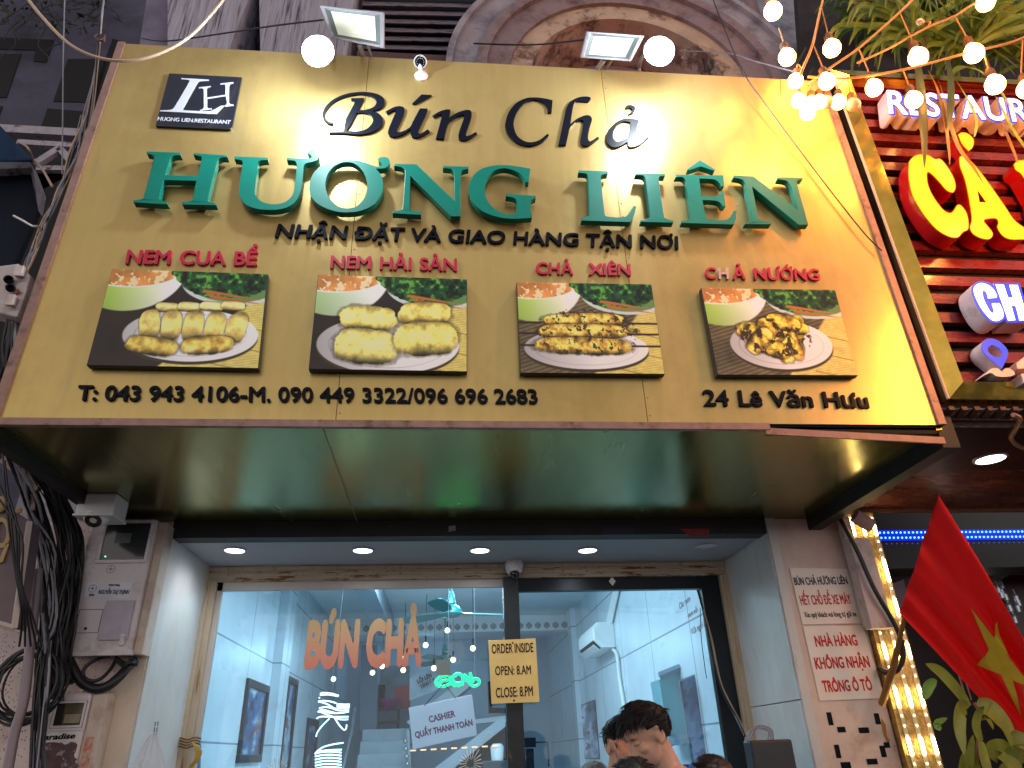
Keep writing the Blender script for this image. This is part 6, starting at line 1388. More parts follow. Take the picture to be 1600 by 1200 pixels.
for i, (dx, col_) in enumerate(((-.10, (.05, .12, .2)), (.12, (.04, .09, .22)))):
    tag(MB().box(c.x + dx - .09, c.x + dx + .09, c.y - .15, c.y + .1, c.z - .80, c.z - .60).box(c.x + dx - .1, c.x + dx + .1, c.y - .16, c.y + .11, c.z - .60, c.z - .575).build('crate', M('blue_crate_%d' % i, col_, .5, 0, .2, 9), None, bev=.006), ('slate blue crate on the left under the dark metal rack', 'deep blue crate on the right under the dark metal rack')[i], 'crate')
c = P(590, 1084, 10.2); tag(MB().box(c.x - .12, c.x + .12, 10.2, 10.3, c.z - .2, c.z + .14).box(c.x - .1, c.x + .1, 10.19, 10.2, c.z - .18, c.z + .12).build('monitor', black_lt, None, bev=.006), 'small black screen beside the grey column at the head of the stairs', 'screen')
t = thing('stair_post_lamps', 'row of round knobs on the post at the right side of the stairs', 'post', P(637, 1215, 8.4))
m = MB()
for i in range(5): m.ball(P(633 + i * 1.2, 1158 + i * 12, 8.3), .035, 10, 6)
m.build('knobs', M('steel_knob', (.5, .54, .56), .25, .8, 0), t, smooth=True)
MB().tube([P(637, 1140, 8.4), P(640, 1230, 8.4)], .03, 8).build('post', M('grey_post', (.35, .4, .44), .4, 0, .1, 9), t)
# back-right window, dark counter, ledges
t = thing('wall_window', 'dark framed window on the back wall right of the green neon sign', 'window', P(782, 1110, 9.6))
q = [P(762, 1065, 9.6), P(800, 1060, 9.6), P(800, 1114, 9.6), P(764, 1114, 9.6)]
MB().loops([q, [P(768, 1071, 9.6), P(795, 1068, 9.6), P(795, 1106, 9.6), P(769, 1106, 9.6)]], (0, .08, 0)).build('frame', black_lt, t)
MB().slab([P(768, 1071, 9.63), P(795, 1068, 9.63), P(795, 1106, 9.63), P(769, 1106, 9.63)], (0, .02, 0)).build('pane', M('blue_dusk_pane', (.18, .26, .36), .2, 0, .2, 5), t)
MB().slab([P(742, 1124, 9.5), P(800, 1117, 9.5), P(800, 1125, 9.5), P(742, 1131, 9.5)], (0, .3, 0)).build('interior_ledge', int_white, B)
t = thing('fridge_unit', 'dark kitchen unit with white containers under the stairs', 'kitchen unit', P(785, 1215, 7.6))
c = P(783, 1188, 7.6)
MB().box(c.x - .25, c.x + .28, 7.5, 8.0, .3, c.z).build('cabinet', M('dark_cabinet', (.05, .06, .07), .4, 0, .2, 6), t, bev=.01)
MB().lathe([(.08, 0), (.09, .16), (.06, .2)], (c.x - .05, 7.6, c.z), (0, 0, 1), 14).build('white_jar', int_white, t, smooth=True)
t = thing('wall_shelf_unit', 'dark appliance with a bracket fixed to the wall right of the door post', 'appliance', P(828, 1215, 6.0))
c = P(828, 1160, 6.0); MB().box(c.x - .06, c.x + .07, 6.0, 6.2, c.z - .05, c.z + .05).box(c.x - .05, c.x + .04, 6.0, 6.2, c.z - .5, c.z - .06).build('case', black_lt, t, bev=.006)
MB().tube([c + V((.07, .1, 0)), c + V((.22, .1, .0)), c + V((.22, .1, -.25))], .01, 6).build('bracket', darkm, t)
# orange light strip under the stair flight
m = MB()
for i in range(9): 
    a = P(641 + i * 16, 1173 - i * .9, 7.5); b_ = P(650 + i * 16, 1172.6 - i * .9, 7.5); m.tube([a, b_], .010, 5)
tag(m.build('orange_light_strip', emitmat('orange_strip', (1, .42, .2), 1.6), None), 'row of short orange light bars below the cashier sign', 'light strip')
# bluish board and teal panel at the right, behind the door glass
q = [P(1061, 1063, 3.2), P(1116, 1041, 3.2), P(1142, 1215, 3.2), P(1085, 1215, 3.2)]
t = thing('bluish_board', 'bluish board leaning inside behind the glass door', 'menu board', (q[3] + q[2]) / 2)
MB().slab(q, (0, .03, 0)).build('board_edge', M('steel_edge', (.3, .36, .42), .3, .6, .1, 5), t)
print_mesh(scene_print(33, 70, 130, ((84, 118, 160), (120, 154, 196), (64, 92, 136), (50, 76, 116))), [p * .0 + (p - (q[0] + q[2]) / 2) * .97 + (q[0] + q[2]) / 2 for p in q], (0, -.004, 0), 'board_print', t, print_m)
q = [P(1030, 1062, 3.6), P(1080, 1041, 3.6), P(1096, 1150, 3.6), P(1046, 1158, 3.6)]
t = thing('teal_panel', 'teal glass panel with a steel top rail behind the glass door', 'cupboard', (q[3] + q[2]) / 2)
MB().slab(q, (0, .3, 0)).build('teal_glass', M('teal_glass_panel', (.16, .42, .48), .12, 0, .12, 2, coat=.4), t)
MB().tube([q[0] + V((0, -.02, .03)), q[1] + V((0, -.02, .03))], .03, 4).tube([q[3], q[2]], .04, 4).build('steel_rail', M('blue_steel', (.25, .36, .44), .3, .5, .1, 5), t)
# black device with cables at the lower right
t = thing('black_speaker', 'black box with cables on top at the lower right of the glass door', 'speaker', P(1204, 1230, 1.46))
q = [P(1170, 1157, 1.40), P(1235, 1155, 1.40)]
MB().box(q[0].x, q[1].x, 1.38, 1.50, q[0].z - .42, q[0].z).build('case', M('black_speaker_case', (.022, .024, .03), .4, 0, .2, 9), t, bev=.012)
m = MB()
rd = random.Random(6)
for i in range(3):
    a = P(1163 + i * 3, 1152, 1.44); m.tube(curve3([a + V((0, 0, -.02)), P(1172 + i * 5, 1142 - i * 2, 1.42), P(1188 + i * 3, 1134 + i * 3, 1.42), P(1205 - i * 2, 1140 + i * 2, 1.42), P(1208 - i * 4, 1156, 1.43)], 6), .0048, 6)
m.build('leads', cable_g, t, smooth=True)
wire('grey cables running down the black door frame at the right', [(1092, 922, 2.31), (1098, 950, 2.30), (1112, 1000, 2.30), (1124, 1060, 2.29), (1136, 1090, 2.28), (1156, 1128, 2.2), (1166, 1150, 1.9)], .008, cable_b)
wire('black cable tangled beside the grey cable on the black door frame', [(1090, 922, 2.31), (1095, 940, 2.30), (1104, 975, 2.30), (1112, 1020, 2.29), (1128, 1078, 2.28), (1150, 1120, 2.2), (1164, 1150, 1.9)], .008, cable_k)
wire('thin pull cord dangling behind the upper right of the glass door', [(1094, 950, 2.45), (1096, 1000, 2.45), (1104, 1060, 2.45)], .003, cable_k)
# added light panels that brighten the dining room, set out of view
for i, yy in enumerate((3.2, 4.5, 5.8)):
    t = thing('added_panel_light', 'added cool white light panel on the dining room ceiling, out of view', 'ceiling light', (.1, yy, ZC - .03), 'added ceiling light panels inside')
    MB().box(-.5, .7, yy - .3, yy + .3, ZC - .03, ZC - .002).build('panel', emitmat('panel_glow', (.8, .92, 1), 3), t)
    ld = bpy.data.lights.new('panel_light', 'AREA'); ld.shape = 'RECTANGLE'; ld.size = 1.2; ld.size_y = .6; ld.energy = 42; ld.color = (.76, .92, 1.0)
    lo = bpy.data.objects.new('panel_light', ld); COL.objects.link(lo); lo.parent = t; lo.location = (0, 0, -.005)
    ld = bpy.data.lights.new('ceiling_fill', 'POINT'); ld.energy = 13; ld.color = (.76, .92, 1.0); ld.shadow_soft_size = .15  # added fill point that brightens the ceiling, without a fixture of its own
    lo = bpy.data.objects.new('ceiling_fill', ld); COL.objects.link(lo); lo.parent = t; lo.location = (.1, 0, -.45)
ld = bpy.data.lights.new('stair_light', 'POINT'); ld.energy = 16; ld.color = (.55, .8, 1); ld.shadow_soft_size = .2
lo = bpy.data.objects.new('stair_light', ld); COL.objects.link(lo); lo.location = (-.3, 10.6, 3.3); 
# ================================================================ plants
def ribbon(m, pts, w, fold=.25, sub=6, shape=(0.25, .8, 1, .9, .62, .0)):
    """a strap leaf along a 3d spine: two halves folded at the midrib, tapering to a tip"""
    c = curve3(pts, sub); n = len(c); vs = []; fs = []
    for i, p in enumerate(c):
        t = (c[min(i + 1, n - 1)] - c[max(i - 1, 0)]).normalized()
        view = V((.15, -1, -.35)); side = t.cross(view); side = side.normalized() if side.length > 1e-4 else V((1, 0, 0)); nn = side.cross(t)
        s_ = i / (n - 1) * (len(shape) - 1); k0 = int(min(s_, len(shape) - 2)); ww = w * (shape[k0] * (1 - s_ + k0) + shape[k0 + 1] * (s_ - k0)) / 2 + .0006
        vs += [p - side * ww + nn * ww * fold, p, p + side * ww + nn * ww * fold]
    for i in range(n - 1):
        a = 3 * i; fs += [(a, a + 1, a + 4, a + 3), (a + 1, a + 2, a + 5, a + 4)]
    m.add(vs, fs)
def leafmat(name, c, stripe=None, var=.3):
    m_ = M(name, c, .42, 0, var, 7, (1, 1, 1), stain=stripe, coat=.1)
    n = m_.node_tree.nodes; b = n['Principled BSDF']; b.inputs['Subsurface Weight'].default_value = 0
    l = m_.node_tree.links; src = b.inputs['Base Color'].links[0].from_socket
    tl_ = n.new('ShaderNodeBsdfTranslucent'); mx = n.new('ShaderNodeMixShader'); mx.inputs[0].default_value = .25
    l.new(src, tl_.inputs['Color']); l.new(b.outputs[0], mx.inputs[1]); l.new(tl_.outputs[0], mx.inputs[2]); l.new(mx.outputs[0], n['Material Output'].inputs['Surface']); return m_
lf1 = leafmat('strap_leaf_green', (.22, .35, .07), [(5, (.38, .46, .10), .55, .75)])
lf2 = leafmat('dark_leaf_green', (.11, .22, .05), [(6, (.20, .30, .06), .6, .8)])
lf6 = leafmat('hanging_leaf_green', (.03, .055, .014), [(6, (.06, .08, .015), .6, .8)])
lf3 = leafmat('dry_leaf', (.34, .19, .05), [(6, (.22, .11, .04), .5, .7)])
lf4 = leafmat('yellow_green_ivy', (.22, .22, .05), [(8, (.10, .13, .03), .5, .7)])
lf5 = leafmat('broad_leaf', (.22, .26, .045), [(7, (.26, .26, .05), .56, .70, (1, 1, 1))])
rl = random.Random(21)
GPl = 'plants spilling over the top of the red slatted sign'
def clump(lab, px, py, Y, n, Lr, mat, spread, seed):
    r_ = random.Random(seed); c = P(px, py, Y)
    t = thing('strap_leaf_plant', lab, 'plant', c, GPl); m = MB()
    for i in range(n):
        a = r_.uniform(-math.pi, math.pi); L = r_.uniform(*Lr); up = r_.uniform(.1, .9)
        d = V((math.cos(a), math.sin(a) * .55 - .25, 0)) * spread
        p0 = c + V((r_.uniform(-.12, .12), r_.uniform(-.05, .1), r_.uniform(-.05, .05)))
        p1 = p0 + d * L * .35 + V((0, 0, up * L * .35)); p2 = p0 + d * L * .75 + V((0, 0, up * L * .35 - .08 * L)); p3 = p0 + d * L + V((0, 0, up * L * .2 - .38 * L))
        ribbon(m, [p0, p1, p2, p3], r_.uniform(.03, .055), .3, 5, (.6, .9, 1, .85, .55, 0))
    m.build('leaves', mat, t, smooth=True)
    MB().tube([c + V((0, .02, -.25)), c], .02, 8).build('stem', M('plant_stem', (.10, .08, .04), .7, 0, .3, 9), t)
clump('green strap leaved plant over the R of the white lettering', 1440, 62, .35, 60, (.5, .95), lf1, 1.0, 1)
clump('light green strap leaved plant arching over the middle of the slatted sign', 1530, 70, .30, 64, (.5, 1.0), lf1, 1.0, 2)
clump('strap leaved plant at the right edge of the photo over the slatted sign', 1610, 80, .35, 56, (.5, .95), lf1, 1.0, 3)
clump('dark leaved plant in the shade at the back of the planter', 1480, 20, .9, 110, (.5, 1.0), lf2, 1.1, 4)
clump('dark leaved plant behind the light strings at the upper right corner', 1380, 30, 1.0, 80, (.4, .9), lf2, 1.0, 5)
# planter box
tag(MB().box(P(1300, 90, .4).x, NX1, .42, .75, NZ1 + .02, NZ1 + .20).build('planter_box', M('mossy_planter', s(90, 74, 50), .8, 0, .3, 8), None, bev=.01), 'long brown planter box standing on top of the red slatted sign', 'planter')
tag(MB().slab([P(1255, 120, 1.25), P(1700, 140, 1.25), P(1700, -80, 1.25), P(1240, -80, 1.25)], (0, .08, 0)).build('lattice_screen', M('dim_screen', s(52, 46, 50), .9, 0, .4, 5), None), 'dark screen behind the planter plants at the upper right', 'screen')
# long leaves hanging in front of the slatted sign
GH = 'long leaves hanging in front of the slatted sign'
for lab, pts, w_, mat in (
    ('broad green leaf hanging straight down in front of the yellow letter C', [(1428, 62, .1), (1432, 100, -.15), (1438, 160, -.27), (1442, 215, -.28), (1444, 264, -.28)], .075, lf6),
    ('shorter green leaf hanging beside the letter T', [(1476, 70, .1), (1482, 110, -.15), (1484, 150, -.24), (1482, 185, -.25), (1480, 210, -.25)], .062, lf6),
    ('brown dried leaf curling down between the yellow letters', [(1450, 110, .0), (1464, 140, -.2), (1476, 190, -.25), (1482, 235, -.25), (1484, 258, -.25)], .028, lf3),
    ('long yellow dry leaf lying along the yellow letter A', [(1468, 130, .0), (1478, 170, -.2), (1494, 225, -.25), (1520, 262, -.25), (1538, 290, -.24)], .038, lf3),
    ('thin green leaf hooking down beside the yellow accent', [(1490, 120, .0), (1508, 150, -.2), (1524, 185, -.25), (1523, 208, -.25), (1521, 214, -.25)], .025, lf1),
    ('grey green leaf sloping down at the right edge of the photo', [(1545, 132, .1), (1562, 165, -.2), (1580, 200, -.25), (1602, 232, -.25), (1620, 250, -.25)], .032, lf1),
    ('dry twisted leaf hanging near the right edge of the photo', [(1556, 170, .0), (1568, 200, -.2), (1584, 240, -.24), (1590, 256, -.24)], .03, lf3),
    ('yellow green leaf arching over the letters at the top right', [(1478, 122, .1), (1500, 106, -.1), (1530, 112, -.2), (1560, 140, -.25), (1585, 178, -.25)], .04, lf1)):
    m = MB(); ribbon(m, [P(*p) for p in pts], w_, .3, 8)
    tag(m.build('hanging_leaf', mat, None, smooth=True), lab, 'leaf', GH)
# ivy
t = thing('ivy', 'yellow green ivy cluster trailing behind the warm bulbs at the top right', 'plant', P(1360, 110, .4))
m = MB(); st = MB()
for i in range(16):
    a = P(rl.uniform(1330, 1400), rl.uniform(-30, 20), .5); pts = [a]
    for j in range(4): pts.append(pts[-1] + V((rl.uniform(-.10, .10), rl.uniform(-.09, .02), -rl.uniform(.04, .13))))
    cv = curve3(pts, 4); st.tube(cv, .0035, 4)
    for p in cv:
        for k in range(3):
            c = p + V((rl.uniform(-.06, .06), rl.uniform(-.05, .03), rl.uniform(-.05, .05))); u = V((rl.uniform(-1, 1), rl.uniform(-.6, .1), rl.uniform(-1, .6))).normalized(); n_v = V((rl.uniform(-.5, .5), -1, rl.uniform(-.2, .7))).normalized(); w2 = u.cross(n_v).normalized(); L = rl.uniform(.035, .062)
            m.add([c, c + u * L * .35 + w2 * L * .42, c + u * L * .7 + w2 * L * .3, c + u * L, c + u * L * .7 - w2 * L * .3, c + u * L * .35 - w2 * L * .42, c + u * L * .5 - n_v * L * -.1], [(0, 1, 6), (1, 2, 6), (2, 3, 6), (3, 4, 6), (4, 5, 6), (5, 0, 6)])
m.build('leaves', lf4, t); st.build('stems', M('ivy_stem', (.12, .09, .04), .7, 0, .3, 9), t)
# broad leaved plant at the lower right
t = thing('broad_leaved_plant', 'potted plant with long broad green and yellow leaves below the red flag', 'plant', P(1528, 1300, .9))
Yp = .9
pxm = (P(1530, 1120, Yp) - P(1500, 1120, Yp)).length / 30
m = MB(); m2 = MB()
for k, (pts, w_) in enumerate([([(1510, 1108), (1499, 1108), (1496, 1138), (1506, 1180)], 26), ([(1514, 1104), (1490, 1073), (1466, 1048), (1446, 1037)], 17), ([(1526, 1098), (1548, 1110), (1570, 1138), (1581, 1170)], 28),
    ([(1532, 1158), (1523, 1132), (1529, 1110), (1537, 1103)], 15), ([(1530, 1124), (1540, 1122), (1552, 1140)], 12), ([(1504, 1222), (1511, 1194), (1515, 1168), (1520, 1148)], 15), ([(1531, 1156), (1535, 1185), (1546, 1222)], 22),
    ([(1542, 1172), (1566, 1176), (1594, 1215)], 34), ([(1572, 1178), (1600, 1178), (1630, 1200)], 26), ([(1520, 1178), (1506, 1188), (1498, 1225)], 26), ([(1578, 1150), (1600, 1160), (1640, 1190)], 22),
    ([(1528, 1190), (1520, 1205), (1516, 1240)], 22), ([(1560, 1200), (1590, 1225), (1600, 1260)], 30), ([(1516, 1210), (1490, 1228), (1470, 1260)], 26), ([(1540, 1210), (1560, 1240), (1570, 1280)], 28)]):
    ribbon(m, [P(a, b_, Yp - .05 + .08 * ((k * 37) % 5) / 5 - .12 * i / len(pts)) for i, (a, b_) in enumerate(pts)], w_ * pxm, .3, 7, (.5, .9, 1, .95, .7, 0))
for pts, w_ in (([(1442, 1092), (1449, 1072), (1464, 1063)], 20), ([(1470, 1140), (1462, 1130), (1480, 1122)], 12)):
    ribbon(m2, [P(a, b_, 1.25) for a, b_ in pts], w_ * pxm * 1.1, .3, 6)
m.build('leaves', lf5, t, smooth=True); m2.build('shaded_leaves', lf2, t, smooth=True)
MB().tube(curve3([P(1528, 1300, Yp), P(1526, 1200, Yp), P(1530, 1120, Yp), P(1522, 1098, Yp)], 6), .009, 6).tube([P(1512, 1098, Yp), P(1498, 1055, Yp)], .005, 5).tube([P(1518, 1094, Yp), P(1510, 1068, Yp)], .004, 5).build('stem', M('pinkish_stem', s(140, 92, 84), .6, 0, .2, 9), t)
c = P(1528, 1300, Yp)
MB().lathe([(.13, 0), (.19, .35), (.205, .36), (.205, .40), (.18, .40), (.17, .36)], (c.x, c.y, .15), (0, 0, 1), 24).build('pot', M('clay_pot', s(150, 88, 60), .7, 0, .2, 9), t, smooth=True)
MB().tube([(c.x, c.y, .5), c], .02, 8).build('trunk', M('plant_trunk', s(110, 92, 70), .8, 0, .3, 9), t)
# ================================================================ people
skin_m = M('skin', (.60, .345, .25), .5, 0, .08, 14, sss=.12, stain=[(9, (.46, .17, .11), .55, .8)])
hair_m = M('black_hair', (.007, .007, .009), .48, 0, .3, 40, spec=.3)
hair_b = M('dark_brown_hair', (.030, .014, .010), .4, 0, .3, 40, spec=.5)
hair_g = M('grey_hair', (.16, .16, .17), .5, 0, .3, 40)
def remeshed(m, name, mat, parent, vox, smooth_it=8, fac=.5):
    o = m.build(name, mat, parent)
    md = o.modifiers.new('r', 'REMESH'); md.mode = 'VOXEL'; md.voxel_size = vox; md.use_smooth_shade = True
    sm = o.modifiers.new('s', 'SMOOTH'); sm.factor = fac; sm.iterations = smooth_it
    bpy.context.view_layer.update()
    me = bpy.data.meshes.new_from_object(o.evaluated_get(bpy.context.evaluated_depsgraph_get()))
    old = o.data; o.modifiers.clear(); o.data = me; me.name = name
    bpy.data.meshes.remove(old)
    if not me.materials: me.materials.append(mat)
    return o
def capsule(m, a, b_, ra, rb, n=14):
    a, b_ = V(a), V(b_); m.tube([a, a * .5 + b_ * .5, b_], [ra, (ra + rb) / 2, rb], n); m.ball(a, ra * 1.0, n, 8); m.ball(b_, rb * 1.0, n, 8)
class Frame:
    def __init__(self, mat, sc): self.m = mat; self.s = sc
    def __call__(self, x, y, z): return self.m @ V((x * self.s, y * self.s, z * self.s))
def eball(m, fr, c, r):
    """ellipsoid with its axes in the frame fr"""
    q = MB().ball((0, 0, 0), 1, 20, 12)
    m.add([fr(c[0] + p[0] * r[0], c[1] + p[1] * r[1], c[2] + p[2] * r[2]) for p in q.v], q.f)
def person(lab, target, face, pitch=0, yaw=0, tilt=0, lean=0, hair=hair_m, shirt=(.05, .1, .4), pants=(.03, .03, .04), seed=0, fringe=False, hand=None, closed=False, ground=.15, group=None, hairlen=.028, vox=.008):
    """target: where the middle of the head is; face: heading (x, y) of the body"""
    f = V((face[0], face[1], 0)).normalized(); r_ = V((f.y, -f.x, 0))
    # local joints for a 1.70 m figure; lean bends the upper body forward at the hips
    cl, sl = math.cos(lean), math.sin(lean)
    def bend(p):
        x, y, z = p
        if z > .95: dz = z - .95; return (x, y * cl + dz * sl, .95 + dz * cl - y * sl)
        return p
    neck = bend((0, .015, 1.50)); pv = V(neck)
    hm = Matrix.Rotation(-lean - pitch, 4, 'X'); hm = Matrix.Rotation(yaw, 4, 'Z') @ hm @ Matrix.Rotation(tilt, 4, 'Y')
    hc = pv + (hm @ V((0, .025, .115)))
    k = (target.z - ground) / hc.z
    rot = Matrix(((r_.x, f.x, 0, 0), (r_.y, f.y, 0, 0), (0, 0, 1, 0), (0, 0, 0, 1)))
    root = V((target.x, target.y, ground)) - rot @ V((hc.x * k, hc.y * k, 0)); root.z = ground
    body = Frame(Matrix.Translation(root) @ rot, k)
    headf = Frame(Matrix.Translation(body(*hc)) @ rot @ hm.to_3x3().to_4x4(), k * 1.02)
    t = thing('person', lab, 'person', root, group)
    J = lambda *p: body(*bend(p))
    fl = MB()
    # trunk, neck, limbs
    for c, r3 in (((0, 0, .96), (.155, .105, .12)), ((0, .0, 1.10), (.135, .095, .13)), ((0, .005, 1.28), (.165, .105, .15)), ((0, -.005, 1.38), (.15, .075, .07))):
        q = MB().ball((0, 0, 0), 1, 20, 12); fl.add([J(c[0] + p[0] * r3[0], c[1] + p[1] * r3[1], c[2] + p[2] * r3[2]) for p in q.v], q.f)
    capsule(fl, J(0, -.005, 1.40), headf(0, -.02, -.06), .058 * k, .052 * k)
    for sx in (-1, 1):
        capsule(fl, J(.05 * sx, -.01, 1.425), J(.165 * sx, -.005, 1.385), .045 * k, .058 * k)
        if hand and sx == hand[0]:
            wr = V(hand[1]); sh = J(.175 * sx, 0, 1.37); el = (sh + wr) / 2 + V((0, -.05, -.17)) * k
        else:
            sh = J(.175 * sx, 0, 1.37); el = J(.215 * sx, -.03, 1.10); wr = J(.20 * sx, .08, .88)
        capsule(fl, sh, el, .050 * k, .040 * k); capsule(fl, el, wr, .040 * k, .027 * k)
        d = (wr - el).normalized(); side = d.cross(f if abs(d.dot(f)) < .9 else V((0, 0, 1))).normalized(); up = side.cross(d)
        curl = 1.15 if hand and sx == hand[0] else .35
        palm = wr + d * .05 * k; capsule(fl, wr, palm + d * .01, .026 * k, .034 * k); 
        for q_, (off, L) in enumerate(((-.027, .072), (-.009, .082), (.009, .077), (.026, .060))):
            p = palm + side * off * k + d * .035 * k; dd = d.copy(); rr5 = .0098 * k; ax = side
            for seg in range(3):
                dd = Matrix.Rotation(-curl * (.75 if seg == 0 else 1) * sx, 3, ax) @ dd; p2 = p + dd * L * k * (.44, .32, .24)[seg]
                capsule(fl, p, p2, rr5, rr5 * .92, 8); p = p2; rr5 *= .92
        p = palm - d * .01 * k - side * .030 * k; dd = (d * .7 - side * .7).normalized()
        for seg in range(2): p2 = p + dd * .036 * k; capsule(fl, p, p2, .0115 * k, .0105 * k, 8); p = p2; dd = (dd + up * .35 * -sx + d * .2).normalized()
        capsule(fl, J(.085 * sx, 0, .92), body(.098 * sx, .015, .50), .088 * k, .056 * k); capsule(fl, body(.098 * sx, .015, .50), body(.10 * sx, -.02, .09), .056 * k, .038 * k)
        capsule(fl, body(.10 * sx, -.03, .045), body(.112 * sx, .14, .035), .036 * k, .03 * k)
    # head: skull, jaw, brow, nose, lips, cheeks, ears
    for c, r3 in (((0, -.012, .022), (.076, .096, .088)), ((0, .030, -.045), (.062, .066, .076)), ((0, .064, -.098), (.028, .024, .022)), ((0, .078, .026), (.052, .018, .014)), ((0, .084, .050), (.045, .014, .03)),
                  ((-.042, .060, -.030), (.024, .024, .022)), ((.042, .060, -.030), (.024, .024, .022)), ((0, .103, -.036), (.015, .017, .012)), ((0, .097, -.016), (.0095, .015, .030)), ((-.012, .090, -.042), (.010, .011, .009)), ((.012, .090, -.042), (.010, .011, .009)),
                  ((0, .086, -.066), (.024, .013, .0075)), ((0, .083, -.078), (.021, .014, .008))):
        eball(fl, headf, c, r3)
    for sx in (-1, 1):
        for a_ in range(9):
            a = -1.9 + a_ * .48; eball(fl, headf, (.077 * sx, -.020 - .018 * math.cos(a) * .9, -.012 + .030 * math.sin(a)), (.0075, .0075, .0075))
        eball(fl, headf, (.072 * sx, -.016, -.016), (.008, .018, .026)); eball(fl, headf, (.074 * sx, -.012, -.045), (.007, .010, .010))
    remeshed(fl, 'body', skin_m, t, vox * k, 4, .45)
    for sx in (-1, 1):
      if not closed:
        m = MB(); eball(m, headf, (.031 * sx, .076, -.002), (.0145, .0135, .0105)); m.build('eye', M('eye_white', (.6, .56, .53), .2, coat=.4), t, smooth=True)
        m = MB(); eball(m, headf, (.031 * sx, .0865, -.004), (.0062, .0042, .0062)); m.build('iris', M('dark_iris', (.015, .009, .006), .15, coat=.5), t, smooth=True)
    for sx in (-1, 1):
        m = MB(); eball(m, headf, *(((.030 * sx, .0715, -.002), (.0175, .0150, .0118)) if closed else ((.031 * sx, .078, .005), (.0165, .0135, .007))));
        if closed: ml = MB(); eball(ml, headf, (.030 * sx, .0862, -.0065), (.0125, .0026, .0018)); ml.build('eyelashes', hair, t, smooth=True)
        m.build('eyelid', skin_m, t, smooth=True)
        m = MB(); eball(m, headf, (.031 * sx, .0870, .020), (.018, .0045, .0026)); m.build('eyebrow', hair, t, smooth=True)
    m = MB(); eball(m, headf, (0, .0945, -.0715), (.019, .0035, .0016)); m.build('mouth_line', M('lip_line', (.16, .05, .04), .5), t, smooth=True)
    # hair: close cap plus many tapering locks
    rg = random.Random(seed); hm_ = MB()
    q = MB().ball((0, 0, 0), 1, 90, 60)
    def scalp(ux, uy, uz, o=0.0):
        return (ux * (.083 + o), -.014 + uy * (.103 + o), .027 + uz * (.096 + o))
    vs = []
    for p in q.v:
        n0 = V(p); o = .004 + .008 * mnoise.noise(n0 * 3.5 + V((seed, 0, 0)))
        keep = n0.z > (-.30 if n0.y > -.1 else -.72) + (.62 if n0.y > .35 else 0) + (.25 if (abs(n0.x) > .6 and n0.y > -.15) else 0)
        if n0.z < -.05 and n0.y < .1: o -= .002
        if not keep: o = -.016
        vs.append(headf(*scalp(n0.x, n0.y, n0.z, o)))
    hm_.add(vs, q.f)
    for i in range(3200):
        a = rg.uniform(-math.pi, math.pi); z = rg.uniform(-.6, 1); rr6 = math.sqrt(max(0, 1 - z * z)); n0 = V((rr6 * math.cos(a), rr6 * math.sin(a), z))
        if n0.y > .35 and n0.z < .36: continue
        if n0.z < -.25 and n0.y > -.2: continue
        if abs(n0.x) > .6 and n0.y > -.15 and n0.z < .1: continue
        L = hairlen * rg.uniform(.6, 1.3) * (.35 if n0.z < .25 else 1)
        if n0.z < .25 or n0.y < -.45: L *= .5
        flow = V((rg.uniform(-.5, .5), .75 if n0.z > .3 else -.1, -.25 if n0.z < .6 else .1))
        b0 = V(scalp(*n0)); d1 = (n0 * .38 + flow * .6).normalized(); d2 = (d1 * .5 + flow + V((0, 0, -.45))).normalized()
        if fringe and n0.y > .25: d2 = (d2 + V((0, .3, -1.0))).normalized(); L *= 1.05
        pts = [b0 - n0 * .004, b0 + d1 * L * .35, b0 + d1 * L * .6 + d2 * L * .25, b0 + d1 * L * .62 + d2 * L * .75]
        hm_.tube([headf(*p) for p in pts], [.0024 * k, .0022 * k, .0013 * k, .0004 * k], 4, cap=False)
    hm_.build('hair', hair, t, smooth=True, angle=180)
    # clothes
    sm_ = MB(); e = .013
    for c, r3 in (((0, 0, .93), (.165 + e, .115 + e, .12)), ((0, .0, 1.08), (.145 + e, .105 + e, .14)), ((0, .005, 1.27), (.168 + e, .108 + e, .15)), ((0, -.008, 1.375), (.155 + e, .080 + e, .065))):
        q2 = MB().ball((0, 0, 0), 1, 20, 12); sm_.add([J(c[0] + p[0] * r3[0], c[1] + p[1] * r3[1], c[2] + p[2] * r3[2]) for p in q2.v], q2.f)
    for sx in (-1, 1):
        capsule(sm_, J(.075 * sx, -.012, 1.412), J(.168 * sx, -.005, 1.385), .050 * k, .068 * k)
        sh = J(.175 * sx, 0, 1.37)
        el = (sh + V(hand[1])) / 2 + V((0, -.05, -.17)) * k if hand and sx == hand[0] else J(.212 * sx, -.03, 1.12)
        sm_.tube([sh, sh + (el - sh) * .8], [.068 * k, .062 * k], 16); sm_.ball(sh, .068 * k, 16, 10)
    remeshed(sm_, 'shirt', M('shirt_cloth_%d' % seed, shirt, .8, 0, .12, 20, bump=.15, bscale=120), t, .010 * k, 5, .5)
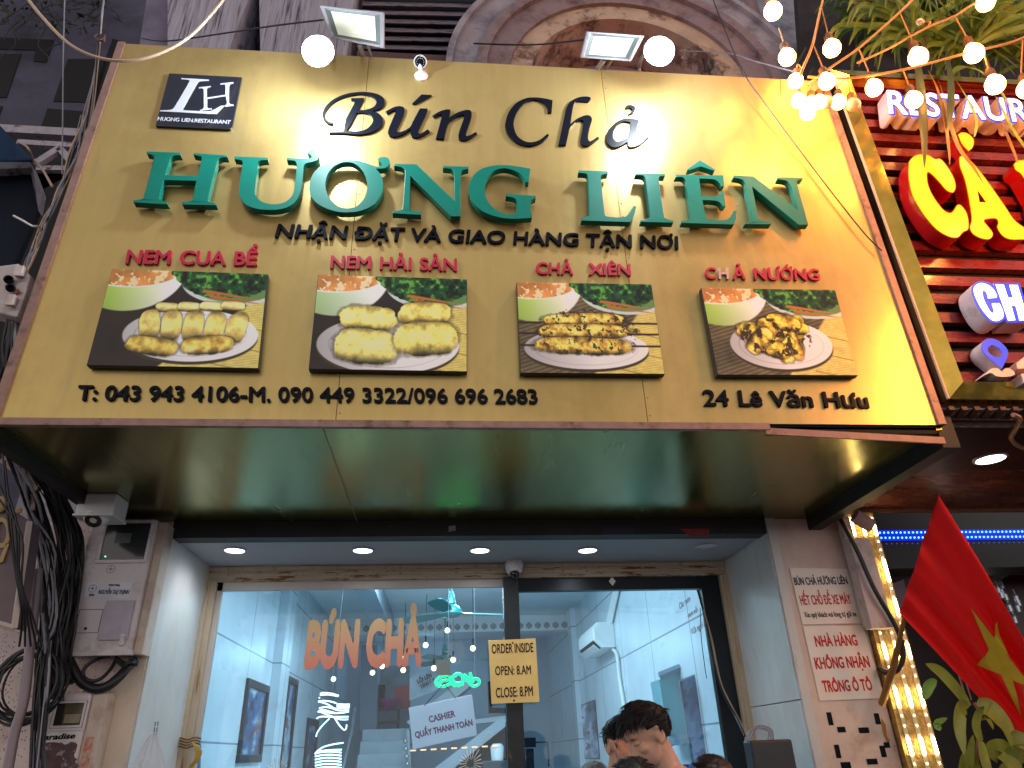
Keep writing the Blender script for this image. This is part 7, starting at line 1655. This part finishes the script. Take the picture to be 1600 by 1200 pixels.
    cpts = [J(.086 * math.cos(a), -.012 + .072 * math.sin(a), 1.437 - .012 * math.sin(a)) for a in [6.283 * i / 20 for i in range(21)]]
    MB().tube(cpts, .011 * k, 6).build('collar', M('shirt_cloth_%d' % seed), t, smooth=True)
    pm = MB()
    q2 = MB().ball((0, 0, 0), 1, 20, 12); pm.add([body(p[0] * .178, p[1] * .128, .90 + p[2] * .12) for p in q2.v], q2.f)
    for sx in (-1, 1):
        capsule(pm, body(.088 * sx, 0, .88), body(.10 * sx, .015, .50), .105 * k, .075 * k); pm.tube([body(.10 * sx, .015, .50), body(.102 * sx, -.02, .09)], [.075 * k, .064 * k], 16)
    remeshed(pm, 'trousers', M('trousers_%d' % seed, pants, .85, 0, .15, 20), t, .012 * k, 5, .5)
    for sx in (-1, 1):
        m = MB(); capsule(m, body(.10 * sx, -.035, .042), body(.113 * sx, .15, .036), .047 * k, .042 * k); m.build('shoe', M('dark_shoe', (.04, .04, .045), .5, 0, .2, 9), t, smooth=True)
    return t
person('person in a blue shirt bowing his head, black hair faded short at the sides', P(1012, 1147, .22), (-1, -.12), pitch=R(20), lean=R(6), shirt=(.015, .07, .34), seed=2, closed=True, fringe=True, hairlen=.040, vox=.0052)
bt = P(974, 1163, .62)
person('person standing behind the bowed head with a fist held to the mouth, black hair', bt, (.50, -.86), pitch=R(14), lean=R(4), yaw=R(-4), shirt=(.30, .30, .32), seed=5, closed=True, fringe=True, hairlen=.034, hand=(1, P(970, 1198, .50)), vox=.0052)
person('person showing only thick black hair at the bottom edge below the bowed head', P(993, 1240, -.20), (.2, 1), pitch=R(4), shirt=(.05, .05, .06), seed=7, hairlen=.036)
person('person with grey hair just showing at the bottom edge left of the others', P(930, 1229, .85), (.3, 1), pitch=R(4), hair=hair_g, shirt=(.2, .18, .2), seed=9, hairlen=.022)
person('person with wavy dark brown hair just showing at the bottom edge by the door frame', P(1120, 1228, .25), (-.3, 1), pitch=R(4), hair=hair_b, shirt=(.16, .05, .06), seed=12, hairlen=.042)
